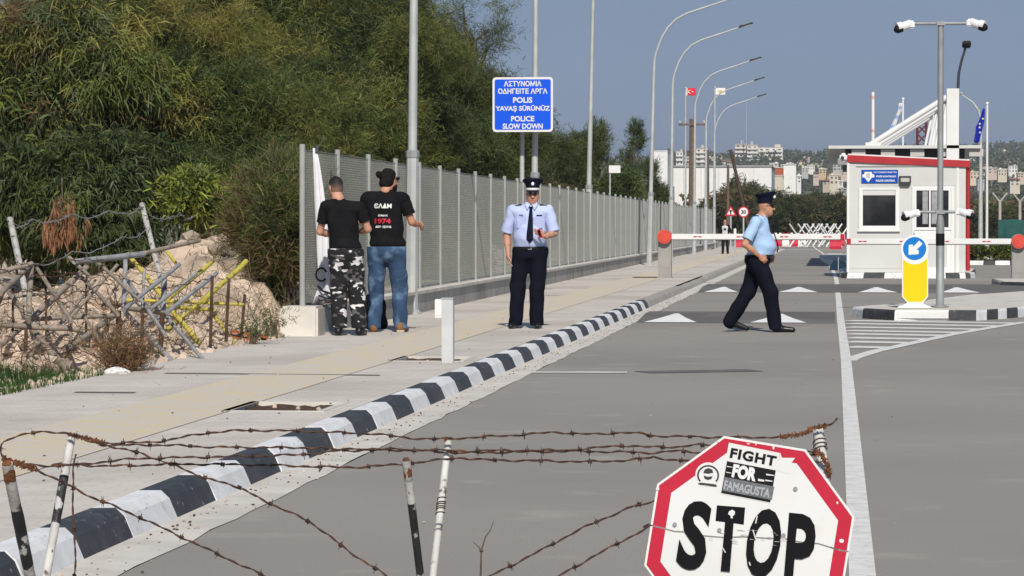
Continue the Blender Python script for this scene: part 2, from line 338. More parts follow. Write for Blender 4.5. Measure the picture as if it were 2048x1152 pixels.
# gutter strip and kerb blocks
mb = MB(); gp = [(-3.04, -8, .004)]
ysq = np.arange(-8, 186, .5); jag = [random.uniform(-.012, .02)*(1 if y < 70 else .3) for y in ysq]
L = [(-3.06, y, .004) for y in ysq]; Rr = [(-2.775+j, y, .004) for y, j in zip(ysq, jag)]
mb.add(L+Rr, [(i, len(L)+i, len(L)+i+1, i+1) for i in range(len(L)-1)])
g = G(1070, 745); mb.ribbon([(-2.78, g.y), (-1.9, g.y+.05)], .30, .005)
struct(mb.build('gutter', M['concrete_pale']))
KY0, KL = G(188, 1121).y, .9035
mb = MB(); prof = [(-3.235, PAV), (-3.125, PAV+.002), (-3.085, PAV-.035), (-3.04, -.01), (-3.235, -.01)]
k = -23
while KY0+k*KL < 186:
    y0, y1 = KY0+k*KL+.003, KY0+(k+1)*KL-.003; y0p = KY0+k*KL
    painted = y0p < G(1282, 601, .13).y-.3
    m = (1 if k % 2 == 0 else 0) if painted else 2
    dx = random.uniform(-.004, .004); dz = random.uniform(-.003, .003)
    if not painted and 62 < y0p < 76: dz -= .03
    a = [(x+dx, y0, z+dz) for x, z in prof]; b = [(x+dx, y1, z+dz) for x, z in prof]
    mb.add(a+b, [(0, 1, 6, 5), (1, 2, 7, 6), (2, 3, 8, 7), (3, 4, 9, 8), (0, 4, 3, 2, 1), (5, 6, 7, 8, 9)], m); k += 1
struct(mb.build('kerb', [M['kerb_white'], M['kerb_black'], M['kerb_grey']], fixn=True))
# painted markings
mb = MB(); pl = [(1770, 1700), (1725, 1152), (1703, 860), (1692, 720), (1682, 645), (1673, 560), (1668, 545), (1655, 522), (1646, 507), (1627, 494), (1600, 488)]
pts = [(.121, -6)]+[(lambda g: (g.x, g.y))(G(*p)) for p in pl[1:]]
mb.ribbon(pts, .105, .004)
cv = [(lambda g: (g.x, g.y))(G(*p)) for p in [(1697, 722), (1708, 716), (1750, 703), (1800, 692), (1850, 681), (1900, 670), (1980, 656), (2048, 645)]]
cv += [(cv[-1][0]+1.2, cv[-1][1]+1.5), (cv[-1][0]+3, cv[-1][1]+4)]
mb.ribbon(cv, .16, .005)
def cut(p0, sl):     # where a hatch stripe starting at p0 meets the curved edge line
    for a, b in zip(cv[:-1], cv[1:]):
        for t in np.linspace(0, 1, 12):
            q = (a[0]+(b[0]-a[0])*t, a[1]+(b[1]-a[1])*t)
            if q[0] > p0[0] and q[1] >= p0[1]+sl*(q[0]-p0[0]): return q
    return (3.2, p0[1]+sl*(3.2-p0[0]))
for py in [641.5, 647.5, 654.5, 661.5, 668, 675.7, 683.7, 694]:
    g = G(1690, py); p0 = (g.x+.03, g.y); q = cut(p0, -.42); xe = min(q[0], 4.2)
    mb.ribbon([p0, (xe, p0[1]-.42*(xe-p0[0]))], .52, .0045)
struct(mb.build('road_markings', M['road_white']))
mb = MB(); g0, g1 = G(1480, 499), G(1700, 501); mb.ribbon([(g0.x-1, g0.y), (g1.x+6, g1.y)], 2.2, .006); struct(mb.build('far_road_line', M['concrete_pale']))
# speed humps: low flat-topped ramps with white ramp triangles
def hump(y0, y1, x0, x1, tris, h=.075):
    prof = [(y0, .002), (y0+2.0, h), (y1-1.6, h), (y1, .002)]
    mb = MB(); a = [(x0, y, z) for y, z in prof]; b = [(x1, y, z) for y, z in prof]
    mb.add(a+b, [(i, 4+i, 5+i, i+1) for i in range(3)])
    struct(mb.build('speed_hump', M['asphalt_dark'], fixn=True)); mb = MB()
    for (xa, xb) in tris:
        zz = lambda y: .002+(h-.002)*min(1, (y-y0)/2.0)+.005; yt = y0+1.97
        ym = y0+1.0; xm = (xa+xb)/2; f = (ym-y0)/(yt-y0)
        l = (xa+(xm-xa)*f*1.0, ym, zz(ym)); r = (xb+(xm-xb)*f*1.0, ym, zz(ym))
        mb.sheet([(xa, y0+.08, zz(y0+.08)), (xb, y0+.08, zz(y0+.08)), r, l]); mb.sheet([l, r, (xm+.03, yt, zz(yt)), (xm-.03, yt, zz(yt))])
    struct(mb.build('hump_triangles', M['hump_white']))
yA = G(1340, 646).y; yB = G(1440, 585).y
gx = lambda px, y: P(px, 600, y).x
hump(yA, yA+4.8, -2.75, .05, [(gx(1286, yA), gx(1393, yA)), (gx(1500, yA), gx(1613, yA))])
hump(yB, yB+7.0, -2.75, 5.2, [(gx(1407, yB), gx(1476, yB)), (gx(1556, yB), gx(1636, yB)), (gx(1716, yB), gx(1795, yB)), (gx(1880, yB), gx(1961, yB))])

# grit and dead leaves gathered along the gutter and on the road
mb = MB()
for i in range(900):
    y = random.uniform(11, 60); x = -3.0+abs(random.gauss(0, .12)) if random.random() < .93 else random.uniform(-2.8, 4); s = random.uniform(.003, .009)
    mb.ico((x, y, .006+s*.3), s, 0 if random.random() < .6 else 1, 1, sq=(1, 1, .5), jit=.3, smooth=False)
for i in range(120):
    x = random.uniform(-6.1, -3.3); y = random.uniform(12, 45); s = random.uniform(.003, .010)
    mb.ico((x, y, PAV+.004+s*.3), s, 0 if random.random() < .5 else 1, 1, sq=(1, 1, .5), jit=.3, smooth=False)
tag(mb.build('road_grit', [M['stone'], M['soil']]), 'small stones and grit gathered along the gutter and scattered on the asphalt', 'grit', kind='stuff')
# ---------------------------------------------------------------- traffic islands (kerbed)
def island(name, outline, ptn, top=M['concrete_pale'], h=.15, start=0):
    """outline: list of (x,y,painted?) walked round; kerb stones between points"""
    mb = MB(); n = len(outline); c = Vector((sum(p[0] for p in outline)/n, sum(p[1] for p in outline)/n, 0))
    def inn(p, d): v = Vector((p[0], p[1], 0)); w = c-v; return v+w.normalized()*d
    for i in range(n):
        a, b = outline[i], outline[(i+1) % n]; m = ptn[i % len(ptn)]
        A, B = Vector((a[0], a[1], 0)), Vector((b[0], b[1], 0)); e = (B-A).normalized()*.004; A = A+e; B = B-e
        A1, B1 = inn(A, .02), inn(B, .02); A2, B2 = inn(A, .14), inn(B, .14)
        vs = [A+Vector((0, 0, -.01)), B+Vector((0, 0, -.01)), B1+Vector((0, 0, h-.03)), A1+Vector((0, 0, h-.03)), inn(B, .045)+Vector((0, 0, h)), inn(A, .045)+Vector((0, 0, h)), B2+Vector((0, 0, h)), A2+Vector((0, 0, h)), B2+Vector((0, 0, -.01)), A2+Vector((0, 0, -.01))]
        mb.add(vs, [(0, 1, 2, 3), (3, 2, 4, 5), (5, 4, 6, 7), (7, 6, 8, 9), (0, 3, 5, 7, 9), (1, 8, 6, 4, 2)], m)
    mb.sheet([inn(p, .13)+Vector((0, 0, h-.006)) for p in outline], 3)
    return struct(mb.build(name, [M['kerb_white'], M['kerb_black'], M['kerb_grey'], top], fixn=True))
fr = [G(1703, 634), G(1724, 637), G(1788, 641), G(1897, 641), G(1952, 641.5), G(1974, 640), G(1996, 638.5), G(2014, 637), G(2036, 635), G(2060, 632), G(2085, 628.5)]
ol = [(p.x, p.y) for p in fr]+[(5.5, 54), (6.3, 60), (4.2, 60), (2.6, 55.5), (1.5, 50.5), (.75, 47.6), (.42, 46.6)]
ptn = [0, 1, 0, 1, 0, 1, 0, 1, 0, 1, 0, 1, 0, 1, 0, 2, 0, 0]
island('traffic_island', ol, ptn)
b0 = G(1678, 551); yb = 80.4
bx = [gx(p, yb) for p in (1680, 1693, 1726, 1768, 1838, 1892, 1920, 1932, 1942, 1955)]
ol = [(bx[0], yb+.5)]+[(x, yb) for x in bx[1:-1]]+[(bx[-1], yb+1.0), (bx[-1]+.3, 88), (bx[0], 88)]
island('booth_island', ol, [1, 0, 1, 0, 0, 1, 0, 1, 0, 1, 0, 0])
g = G(1998, 577); g2 = G(2048, 588)
island('exit_island', [(g.x, g.y), (g.x+.9, g.y-1.2), (g.x+1.8, g.y-2.6), (g.x+2.9, g.y-4.4), (g.x+4.5, g.y-4.2), (g.x+5, g.y+4), (g.x+.05, g.y+4.2)], [1, 1, 1, 1, 2, 2, 2])
g = G(1650, 527); g2 = G(1640, 514)
island('far_island', [(g.x, g.y), (g.x+.7, g.y-5), (g.x+2.8, g.y-5), (g.x+2.8, g2.y), (g2.x+.3, g2.y), (g2.x, g2.y-8)], [0, 0, 0, 0, 0, 0])
# planted bed with chequered kerb beyond the booth
yk = G(1980, 530).y
bx = [gx(p, yk) for p in (1918, 1934, 1966, 1990, 2020, 2060, 2100)]
island('planting_bed', [(x, yk) for x in bx]+[(bx[-1], yk+6), (bx[0], yk+6)], [1, 0, 1, 0, 1, 0, 0, 0, 0], top=M['soil'])

# ---------------------------------------------------------------- rough bank on the left
def bank_z(x, y):
    r = np.clip((-6.12-x)/.6, 0, 1)
    m1 = .90*np.exp(-(((x+7.85)/1.05)**2+((y-38.4)/3.4)**2))
    m1 = m1+.24*np.exp(-(((x+6.9)/.6)**2+((y-35.6)/1.6)**2))
    m2 = .38*np.exp(-(((x+9.2)/2.0)**2+((y-33.5)/4)**2))+.18*np.exp(-(((x+9.5)/3)**2+((y-28)/3)**2))
    far = .35*np.clip((-x-9)/6, 0, 1)
    n = .09*np.sin(x*3.1+y*1.7)+.07*np.sin(x*5.3-y*2.9+1)+.06*np.sin(y*4.1+x*7.7)+.04*np.sin(x*13+y*9)+.03*np.sin(x*21-y*17)
    return .10+r*(m1+m2+far+n*.8+.06)
xs = -6.12-np.linspace(0, 1, 110)**1.6*26; ys = np.linspace(12, 42, 190)
X, Y = np.meshgrid(xs, ys); Z = bank_z(X, Y)+rng.normal(0, .018, X.shape)*(X < -6.2); nx = len(xs)
V = np.stack([X, Y, Z], -1).reshape(-1, 3)
F = [(j*nx+i, (j+1)*nx+i, (j+1)*nx+i+1, j*nx+i+1) for j in range(len(ys)-1) for i in range(nx-1)]
struct(np_mesh('dirt_bank', V, F, M['dirt'], smooth=False))
xs = np.linspace(-6.36, -40, 30); ys = np.linspace(42, 190, 40); X, Y = np.meshgrid(xs, ys); nx = len(xs)
Z = .1+.35*np.clip((-X-9)/6, 0, 1)*np.clip((90-Y)/40, 0, 1)+rng.normal(0, .04, X.shape)
F = [(j*nx+i, (j+1)*nx+i, (j+1)*nx+i+1, j*nx+i+1) for j in range(len(ys)-1) for i in range(nx-1)]
struct(np_mesh('rough_ground', np.stack([X, Y, Z], -1).reshape(-1, 3), F, M['dirt'], smooth=True))
# loose stones on the bank
mb = MB()
for i in range(480):
    x = -6.2-abs(random.gauss(0, 1.9)); y = random.uniform(21, 40); s = min(.16, random.expovariate(1/.036)+.014)
    mb.ico((x, y, float(bank_z(np.array(x), np.array(y)))+s*.25), s, 0, 1, sq=(1, random.uniform(.7, 1.2), random.uniform(.5, .8)), jit=.28, smooth=False)
for i in range(160):
    y = random.uniform(20, 33.5); x = -6.08-abs(random.gauss(0, .09)); s = random.uniform(.012, .05)
    mb.ico((x, y, .12+s*.4), s, 0, 1, jit=.3, smooth=False)
tag(mb.build('loose_stones', M['stone']), 'pale limestone rubble strewn over the dirt bank beside the pavement', 'stones', kind='stuff')
def blades(n, box, h, w, lean=.4, zf=None):
    x = rng.uniform(box[0], box[1], n); y = rng.uniform(box[2], box[3], n); z = zf(x, y) if zf else np.zeros(n)
    a = rng.uniform(0, 2*np.pi, n); hh = h*rng.uniform(.5, 1.3, n); l = rng.uniform(0, lean, n)*hh; a2 = rng.uniform(0, 2*np.pi, n)
    b = np.stack([x, y, z], -1); d = np.stack([np.cos(a), np.sin(a), 0*a], -1)*w/2
    t = b+np.stack([np.cos(a2)*l, np.sin(a2)*l, hh], -1)
    V = np.stack([b-d, b+d, t], 1).reshape(-1, 3); return V, np.arange(3*n).reshape(-1, 3)
V, F = blades(9000, (-7.6, -6.02, 20.2, 25.0), .10, .012, .6, bank_z)
keep = (V[::3, 0] > -6.05-.9*np.clip((25.2-V[::3, 1])/3, 0, 1.6)-rng.uniform(0, .3, len(F))).repeat(3)
V2 = V[keep]; tag(np_mesh('grass', V2, np.arange(len(V2)).reshape(-1, 3), M['grass_green']), 'short green grass along the pavement edge below the dirt bank', 'grass', kind='stuff')

# ================================================================ BASE WALL AND MESH FENCE
def fx(y): return -5.99 - .0065*max(0, y-43)+(.0 if y < 100 else .0025*(y-100))   # fence line
FY0, SP, NB = 34.25, 2.48, 56
wt = empty('base_wall', (fx(FY0), FY0, 0), 'low grey concrete wall with pale coping under the mesh fence', 'wall')
mb = MB(); mc = MB(); ysw = np.arange(38.6, FY0+NB*SP, 2.48)
for y in ysw:
    y1 = y+2.48-.012; x0, x1 = fx(y), fx(y1)
    mb.add([(x0+.14, y, .05), (x0+.14, y, .40), (x0-.14, y, .40), (x0-.14, y, .05), (x1+.14, y1, .05), (x1+.14, y1, .40), (x1-.14, y1, .40), (x1-.14, y1, .05)],
           [(0, 1, 2, 3), (7, 6, 5, 4), (0, 4, 5, 1), (1, 5, 6, 2), (2, 6, 7, 3), (3, 7, 4, 0)])
    mc.add([(x0+.165, y, .40), (x0+.165, y, .445), (x0+.12, y, .46), (x0-.16, y, .46), (x0-.16, y, .40), (x1+.165, y1, .40), (x1+.165, y1, .445), (x1+.12, y1, .46), (x1-.16, y1, .46), (x1-.16, y1, .40)],
           [(0, 1, 2, 3, 4), (9, 8, 7, 6, 5), (0, 5, 6, 1), (1, 6, 7, 2), (2, 7, 8, 3), (3, 8, 9, 4), (4, 9, 5, 0)])
for m_, n_, k_ in ((mb, 'wall', M['concrete']), (mc, 'coping', M['concrete_pale'])):
    o = m_.build(n_, k_, fixn=True); o.parent = wt; o.matrix_parent_inverse = Matrix.Translation(-wt.location)
mb = MB(); mb.box((-5.97, 34.15, .285), (.43, .52, .36), bev=.025)
tag(mb.build('concrete_footing', M['concrete_pale']), 'squat pale concrete block footing under the near end of the mesh fence', 'footing')
mb = MB(); mb.box((-6.02, 36.6, .26), (.3, 3.6, .30), bev=.015); tag(mb.build('concrete_footing', M['concrete']), 'low rough concrete kerb strip behind the two men in black shirts', 'footing')
ft = empty('mesh_fence', (fx(FY0), FY0, 0), 'tall grey wire mesh fence on round steel posts along the pavement', 'fence')
inv = Matrix.Translation(-ft.location)
def fpart(o, y, yaw=0):
    o.parent = ft; o.matrix_parent_inverse = inv; o.location = (fx(y), y, 0); o.rotation_euler = (0, 0, yaw); return o
mb = MB(); mb.tube([(0, 0, .30), (0, 0, 2.30)], .034, 0, 10)
post = mb.build('post', M['fence_post']); fpart(post, FY0)
mb = MB(); zlo, zhi = .49, 2.24
def wire(p, q, r=.0021):
    p, q = Vector((-.0, *p)), Vector((0, *q)); mb.tube([p, q], r, 0, 3, caps=False)
step = .058
for k in range(-int((zhi-zlo)/step)-1, int(SP/step)+1):
    for s in (1, -1):
        y0 = k*step if s == 1 else k*step+(zhi-zlo); y1 = y0+s*(zhi-zlo); za, zb = zlo, zhi; ya, yb_ = y0, y1
        if s == 1:
            if ya < 0: za += -ya; ya = 0
            if yb_ > SP: zb -= yb_-SP; yb_ = SP
        else:
            if ya > SP: za += ya-SP; ya = SP
            if yb_ < 0: zb -= -yb_; yb_ = 0
        if zb-za > .02: wire((ya, za), (yb_, zb))
for z in (zlo, zhi): wire((0, z), (SP, z), .004)
net = mb.build('wire_mesh', M['wire']); fpart(net, FY0, math.atan2(-(fx(FY0+SP)-fx(FY0)), SP))
for i in range(1, NB+1):
    y = FY0+i*SP; o = post.copy(); COL.objects.link(o); o.location = (fx(y), y, 0)
    if i < NB:
        o = net.copy(); COL.objects.link(o); o.location = (fx(y), y, 0); o.rotation_euler = (0, 0, math.atan2(-(fx(y+SP)-fx(y)), SP))
# dark sheets added behind the mesh, standing in for shaded growth seen through it
def shade_sheet(y0, y1, ztop, zbot, label, off=-.05, ragged=.35):
    nu, nv = 14, 12; vs = []
    for j in range(nv+1):
        for i in range(nu+1):
            u, v = i/nu, j/nv; y = y0+(y1-y0)*u*(1-.25*v*math.sin(u*5+y0)); zb = zbot+ragged*abs(math.sin(u*7.3+y0*3)); z = ztop+(zb-ztop)*v-.10*math.sin(math.pi*u)*(1-v)
            vs.append((fx(y)+off+.035*math.sin(u*17+v*3)*(.4+v), y, z))
    mb = MB(); mb.add(vs, [(j*(nu+1)+i, j*(nu+1)+i+1, (j+1)*(nu+1)+i+1, (j+1)*(nu+1)+i) for j in range(nv) for i in range(nu)], 0, True)
    o = mb.build('added_dark_sheet', M['knot_and_sheet_dark']); md = o.modifiers.new('thick', 'SOLIDIFY'); md.thickness = .004
    tag(o, label, 'shade cloth', 'added dark sheets for shaded growth behind the mesh')
shade_sheet(43.6, 45.4, 2.2, .6, 'added dark sheet for shaded growth seen through the mesh just beyond the nearest lamp post')
shade_sheet(48.6, 49.6, 2.15, 1.0, 'small added dark sheet for shade seen high behind the mesh left of the capped officer', ragged=.6)
shade_sheet(52.4, 54.3, 2.2, 1.15, 'dark wedge of torn shade cloth on the mesh beside the front officer\'s hat', off=-.06, ragged=.7)
shade_sheet(71, 73.5, 2.1, .9, 'added dark sheet for shaded growth behind the mesh right of the front officer', ragged=.5)

# ================================================================ STREET FURNITURE
def lamp_post(base, lean, H, label, arm=2.4, ready=None):
    root = empty('street_lamp', base, label, 'street lamp', 'tall lamp posts along the fence')
    T = Matrix.Shear('XY', 4, (lean, 0)) if lean else Matrix.Identity(4)
    T = Matrix(((1, 0, lean, 0), (0, 1, 0, 0), (0, 0, 1, 0), (0, 0, 0, 1)))
    mb = MB(); mb.T = T
    mb.lathe([(.155, 0), (.155, .02), (.10, .05), (.093, .30), (.086, 2.2)], n=8, smooth=False)
    for a in range(4): mb.box((.12*math.cos(a*math.pi/2+.78), .12*math.sin(a*math.pi/2+.78), .035), (.035, .035, .05))
    mb.build('base_section', M['galv'], root)
    mb = MB(); mb.T = T; mb.lathe([(.094, 2.2), (.098, 2.22), (.098, 2.29), (.07, 2.31)], n=8, smooth=False); mb.build('collar', M['galv_dull'], root)
    mb = MB(); mb.T = T; cvp = ((.0, .0), (.008, .1), (.03, .2), (.09, .4), (.17, .56), (.28, .69), (.42, .775), (.6, .845), (.8, .92), (1, 1))
    pts = [(0, 0, 2.3)]+[(arm*u, 0, H-2.05+2.05*v) for u, v in cvp]
    pts = [Vector(p) for p in pts]
    rs = [.066, .05]+[.047-.02*k/9 for k in range(1, 10)]
    mb.tube(pts, rs, 0, 10); mb.build('arm', M['galv'], root)
    mb = MB(); mb.T = T; e = pts[-1]; d = (pts[-1]-pts[-2]).normalized(); a = math.atan2(d.z, d.x)*.9; rt = Matrix.Rotation(-a, 3, 'Y')
    mb.box(e+d*.22, (.55, .19, .06), rot=rt, bev=.02); mb.box(e+d*.24+Vector((0, 0, -.035)), (.34, .14, .02), 1, rot=rt)
    mb.box(e+d*.05+Vector((0, 0, .02)), (.16, .09, .07), rot=rt, bev=.015)
    mb.build('lamp_head', [M['dark'], M['galv']], root)
    return root
lp = [(822, 628, None, .010, 'nearest and thickest lamp post, beside the man in blue jeans'),
      (1068, 577, None, .006, 'second nearest lamp post, rising behind the blue police sign'),
      (1174, 548, None, .022, 'lamp post between the blue police sign and the red-capped barrier post'),
      (1298, 0, 96.5, .025, 'fourth lamp post, left of the red-capped barrier post, arm highest in the sky'),
      (1341, 0, 110.5, .012, 'lamp post just behind the left barrier post, second highest curved arm'),
      (1388, 0, 133.0, .006, 'lamp post right beside the wooden pole, its arm below the two highest'),
      (1411, 0, 151.0, .004, 'lamp post whose curved arm passes below the white flag'),
      (1428, 0, 170.0, .004, 'farthest lamp post along the fence, with the lowest curved arm')]
for px, py, yy, ln, lb in lp:
    b = G(px, py, PAV) if yy is None else P(px, 500, yy); b.z = PAV
    lamp_post(b, ln, (9.6 if py and py > 500 else 8.55)-PAV, lb)
# blue police sign on its post
g = P(1044, 560, 60.2); Ys = 59.6
root = empty('police_sign', (g.x, 60.2, PAV), 'blue police slow down sign with white lettering on a steel post', 'sign')
a, b = P(985, 264, Ys), P(1106, 154, Ys); w, h = b.x-a.x, b.z-a.z; cx, cz = (a.x+b.x)/2-g.x, (a.z+b.z)/2-PAV; dy = Ys-60.2
mb = MB(); mb.tube([(0, 0, 0), (0, 0, cz+.4)], .048, 0, 12); mb.lathe([(.12, 0), (.12, .015), (.06, .03)]); mb.build('post', M['galv'], root)
def rrect(w, h, r, n=5):
    out = []
    for sx_, sy_, a0 in ((1, 1, 0), (-1, 1, 90), (-1, -1, 180), (1, -1, 270)):
        for k in range(n+1):
            t = R(a0+90*k/n); out.append((sx_*(w/2-r)+r*math.cos(t), sy_*(h/2-r)+r*math.sin(t)))
    return out
UX, UZ, NY = (1, 0, 0), (0, 0, 1), (0, 1, 0)
mb = MB(); mb.prism(rrect(w, h, .07), (cx, dy, cz), UX, UZ, NY, .02); mb.build('border', M['white'], root, fixn=True)
mb = MB(); mb.prism(rrect(w-.085, h-.085, .04), (cx, dy-.003, cz), UX, UZ, NY, .002); mb.build('panel', M['blue_sign'], root, fixn=True)
mb = MB(); sc_ = h/110.0
for txt, yc, wd, hh in (('ΑΣΤΥΝΟΜΙΑ', 167, 76, 11.5), ('ΟΔΗΓΕΙΤΕ ΑΡΓΑ', 182, 100, 11), ('POLIS', 200, 39, 11.5), ('YAVAŞ SÜRÜNÜZ', 217, 110, 14), ('POLICE', 237.5, 47, 11), ('SLOW DOWN', 252.5, 81, 11)):
    put_text(mb, txt, .2, (cx+(1045.5-1045.5)*sc_, dy-.006, cz+(209-yc)*sc_), UX, UZ, fit=(wd*sc_, hh*sc_), bold=.0065)
mb.build('lettering', M['white'], root)
mb = MB()
for k in (-.4, .4): mb.box((cx*.5, dy+.05, cz+k), (w*.6, .06, .05))
mb.build('bracket', M['galv_dull'], root)
# square bollard and small white box
g = G(896, 725, PAV); root = empty('bollard', g, 'light grey square steel bollard in the tree pit by the painted kerb', 'bollard')
hh = .58; mb = MB(); mb.box((0, 0, hh/2-.04), (.105, .105, hh+.08), bev=.006); mb.build('post', M['bollard'], root)
mb = MB(); mb.box((0, 0, hh+.004), (.112, .112, .008), bev=.002); mb.build('cap', M['bollard'], root)
g = G(878, 637, PAV); root = empty('junction_box', g, 'small white box standing on the pavement behind the grey bollard', 'box')
mb = MB(); mb.box((0, 0, .13), (.10, .12, .26), bev=.008); mb.build('case', M['white'], root)
mb = MB(); mb.box((0, -.064, .14), (.08, .006, .20), bev=.002); mb.build('door', M['white_gloss'], root)

# barriers
def barrier(g, xtip, sgn, label, glass=False):
    root = empty('boom_barrier', g, label, 'barrier', 'grey boom barriers either side of the road')
    mb = MB(); mb.box((0, .0, .50), (.31, .36, 1.0), bev=.012); mb.box((0, 0, .012), (.36, .42, .025)); mb.build('cabinet', M['grey_post'], root)
    mb = MB(); mb.box((0, -.184, .55), (.24, .008, .62), bev=.003); mb.build('door', M['grey_post'], root)
    rt = Matrix.Rotation(R(90), 3, 'X'); zc = .985
    def disc(mbx, r, y0, y1, m=0, n=28):
        a = [(r*math.cos(2*math.pi*k/n), y0, zc+r*math.sin(2*math.pi*k/n)) for k in range(n)]; b = [(x, y1, z) for x, _, z in a]
        mbx.add(a, [list(range(n))], m); mbx.add(b, [list(range(n))[::-1]], m); mbx.add(a+b, [(k, (k+1) % n, n+(k+1) % n, n+k) for k in range(n)], m)
    mb = MB(); disc(mb, .175, -.30, .16); mb.build('hub', M['grey_post'], root, fixn=True)
    mb = MB(); disc(mb, .168, -.325, -.302); disc(mb, .13, -.337, -.326); mb.build('hub_cap', M['red_disc'], root, fixn=True)
    x0, x1 = sgn*.17, xtip-g.x
    mb = MB(); mb.box(((x0+x1)/2, -.20, zc), (abs(x1-x0), .05, .135), bev=.01); mb.build('arm', M['white'], root)
    mb = MB(); L_ = abs(x1-x0); n = 4
    for k in range(n):
        xx = x0+sgn*L_*(k+.5)/n*1.0+sgn*.1
        mb = MB(); mb.box((xx, -.2265, zc), (.18, .003, .014)); mb.box((xx-.06, -.2280, zc), (.07, .003, .028)); mb.box((xx+.06, -.2280, zc), (.07, .003, .028)); mb.build('reflector', M['sign_red'], root)
    mb = MB(); mb.box((x1-sgn*.06, -.2265, zc), (.10, .004, .13)); mb.build('end_reflector', M['sign_red'], root)
    mb = MB(); mb.box(((x0+x1)/2, -.19, zc-.075), (abs(x1-x0), .03, .012)); mb.build('rubber_edge', M['dark'], root)
    return root
g = G(1330, 556, PAV); xt = P(1690, 475, g.y).x
barrier(g, xt, 1, 'grey barrier post with red round cap on the left pavement and white arm')
yr = g.y+.3; gr = P(2036, 570, yr); gr.z = .02; barrier(gr, xt+.03, -1, 'barrier post with red round cap at the right picture edge')
# fork rest post for the left arm
gq = G(1470, 521, PAV); root = empty('rest_post', gq, 'short grey post on the pavement edge below the left barrier arm', 'post')
mb = MB(); mb.tube([(0, 0, 0), (0, 0, .95)], .035, 0, 10); mb.build('post', M['galv'], root)
mb = MB(); mb.box((0, 0, 1.02), (.09, .06, .26), bev=.01); mb.build('head', M['white'], root)

# keep-left bollard sign on the traffic island
g = G(1829, 615, .15); Yk = g.y-.2; s = Yk/FPX; g.y -= .15
root = empty('keep_left_sign', (P(1829, 600, Yk).x, Yk, .15), 'yellow keep left bollard with blue arrow disc on a white foot', 'sign')
def loc(px, py): p = P(px, py, Yk); return (p.x-root.location.x, p.z-.15)
mb = MB(); mb.add(*(lambda a: (a[0], a[1]))(([(-.46, -.12, 0), (.46, -.12, 0), (.46, .14, 0), (-.46, .14, 0), (-.12, -.07, .13), (.12, -.07, .13), (.12, .07, .13), (-.12, .07, .13)], [(0, 1, 5, 4), (1, 2, 6, 5), (2, 3, 7, 6), (3, 0, 4, 7), (4, 5, 6, 7)])))
mb = MB()
for (w0, w1, d0, d1, z0, z1) in ((.40, .34, .30, .26, 0, .035), (.30, .17, .24, .15, .035, .075), (.17, .17, .13, .13, .075, .16)):
    vs = [(sx_*w/2*1.0, sy_*d/2, z) for (w, d, z) in ((w0*1.3, d0, z0), (w1*1.3, d1, z1)) for sx_, sy_ in ((-1, -1), (1, -1), (1, 1), (-1, 1))]
    mb.add(vs, [(0, 1, 5, 4), (1, 2, 6, 5), (2, 3, 7, 6), (3, 0, 4, 7), (4, 5, 6, 7)])
mb.build('foot', M['white'], root, fixn=True)
pts = [(1812, 605), (1803, 594), (1803, 515), (1802, 497)]
cxl, czl = loc(1829, 497); rr = .205
poly = [loc(*p) for p in [(1815, 606), (1804, 593), (1804, 520)]]
arc = [(cxl+rr*math.cos(t), czl+rr*math.sin(t)) for t in np.linspace(R(205), R(-25), 26)]
poly = poly+arc+[loc(*p) for p in [(1856, 520), (1856, 593), (1845, 606)]]
mb = MB(); mb.prism(poly, (0, -.07, 0), UX, UZ, NY, .14); mb.build('board', M['white_gloss'], root, fixn=True)
cc = [loc(*p) for p in [(1816, 603.5), (1806, 592), (1806, 519)]]
arc2 = [(cxl+.222*math.cos(t), czl+.222*math.sin(t)) for t in np.linspace(R(212), R(328), 18)]
ip = cc+[(x, y-.012) for x, y in arc2]+[loc(*p) for p in [(1854, 519), (1854, 592), (1844, 603.5)]]
mb = MB(); mb.prism(ip, (0, -.073, 0), UX, UZ, NY, .002); mb.build('yellow_panel', M['yellow'], root, fixn=True)
cir = lambda r, n=32: [(cxl+r*math.cos(2*math.pi*k/n), czl+r*math.sin(2*math.pi*k/n)) for k in range(n)]
mb = MB(); mb.prism(cir(.172), (0, -.074, 0), UX, UZ, NY, .002); mb.build('disc', M['blue_round'], root, fixn=True)
ar = [(-.12, 0), (-.035, .085), (-.035, .035), (.125, .035), (.125, -.035), (-.035, -.035), (-.035, -.085)]
ar = [(-.13, 0), (-.02, .10), (.025, .06), (-.002, .035), (.13, .035), (.13, -.035), (-.002, -.035), (.025, -.06), (-.02, -.10)]
c45, s45 = math.cos(R(46)), math.sin(R(46))
mb = MB(); mb.prism([(cxl+x*c45-y*s45, czl+x*s45+y*c45) for x, y in ar], (0, -.077, 0), UX, UZ, NY, .002); mb.build('arrow', M['white_gloss'], root, fixn=True)
mb = MB(); wb = G(1843, 641); x0, x1 = gx(1790, wb.y), gx(1897, wb.y); mb.box(((x0+x1)/2, wb.y+.045, .078), (x1-x0, .16, .152), bev=.03); struct(mb.build('island_nose', M['white']))
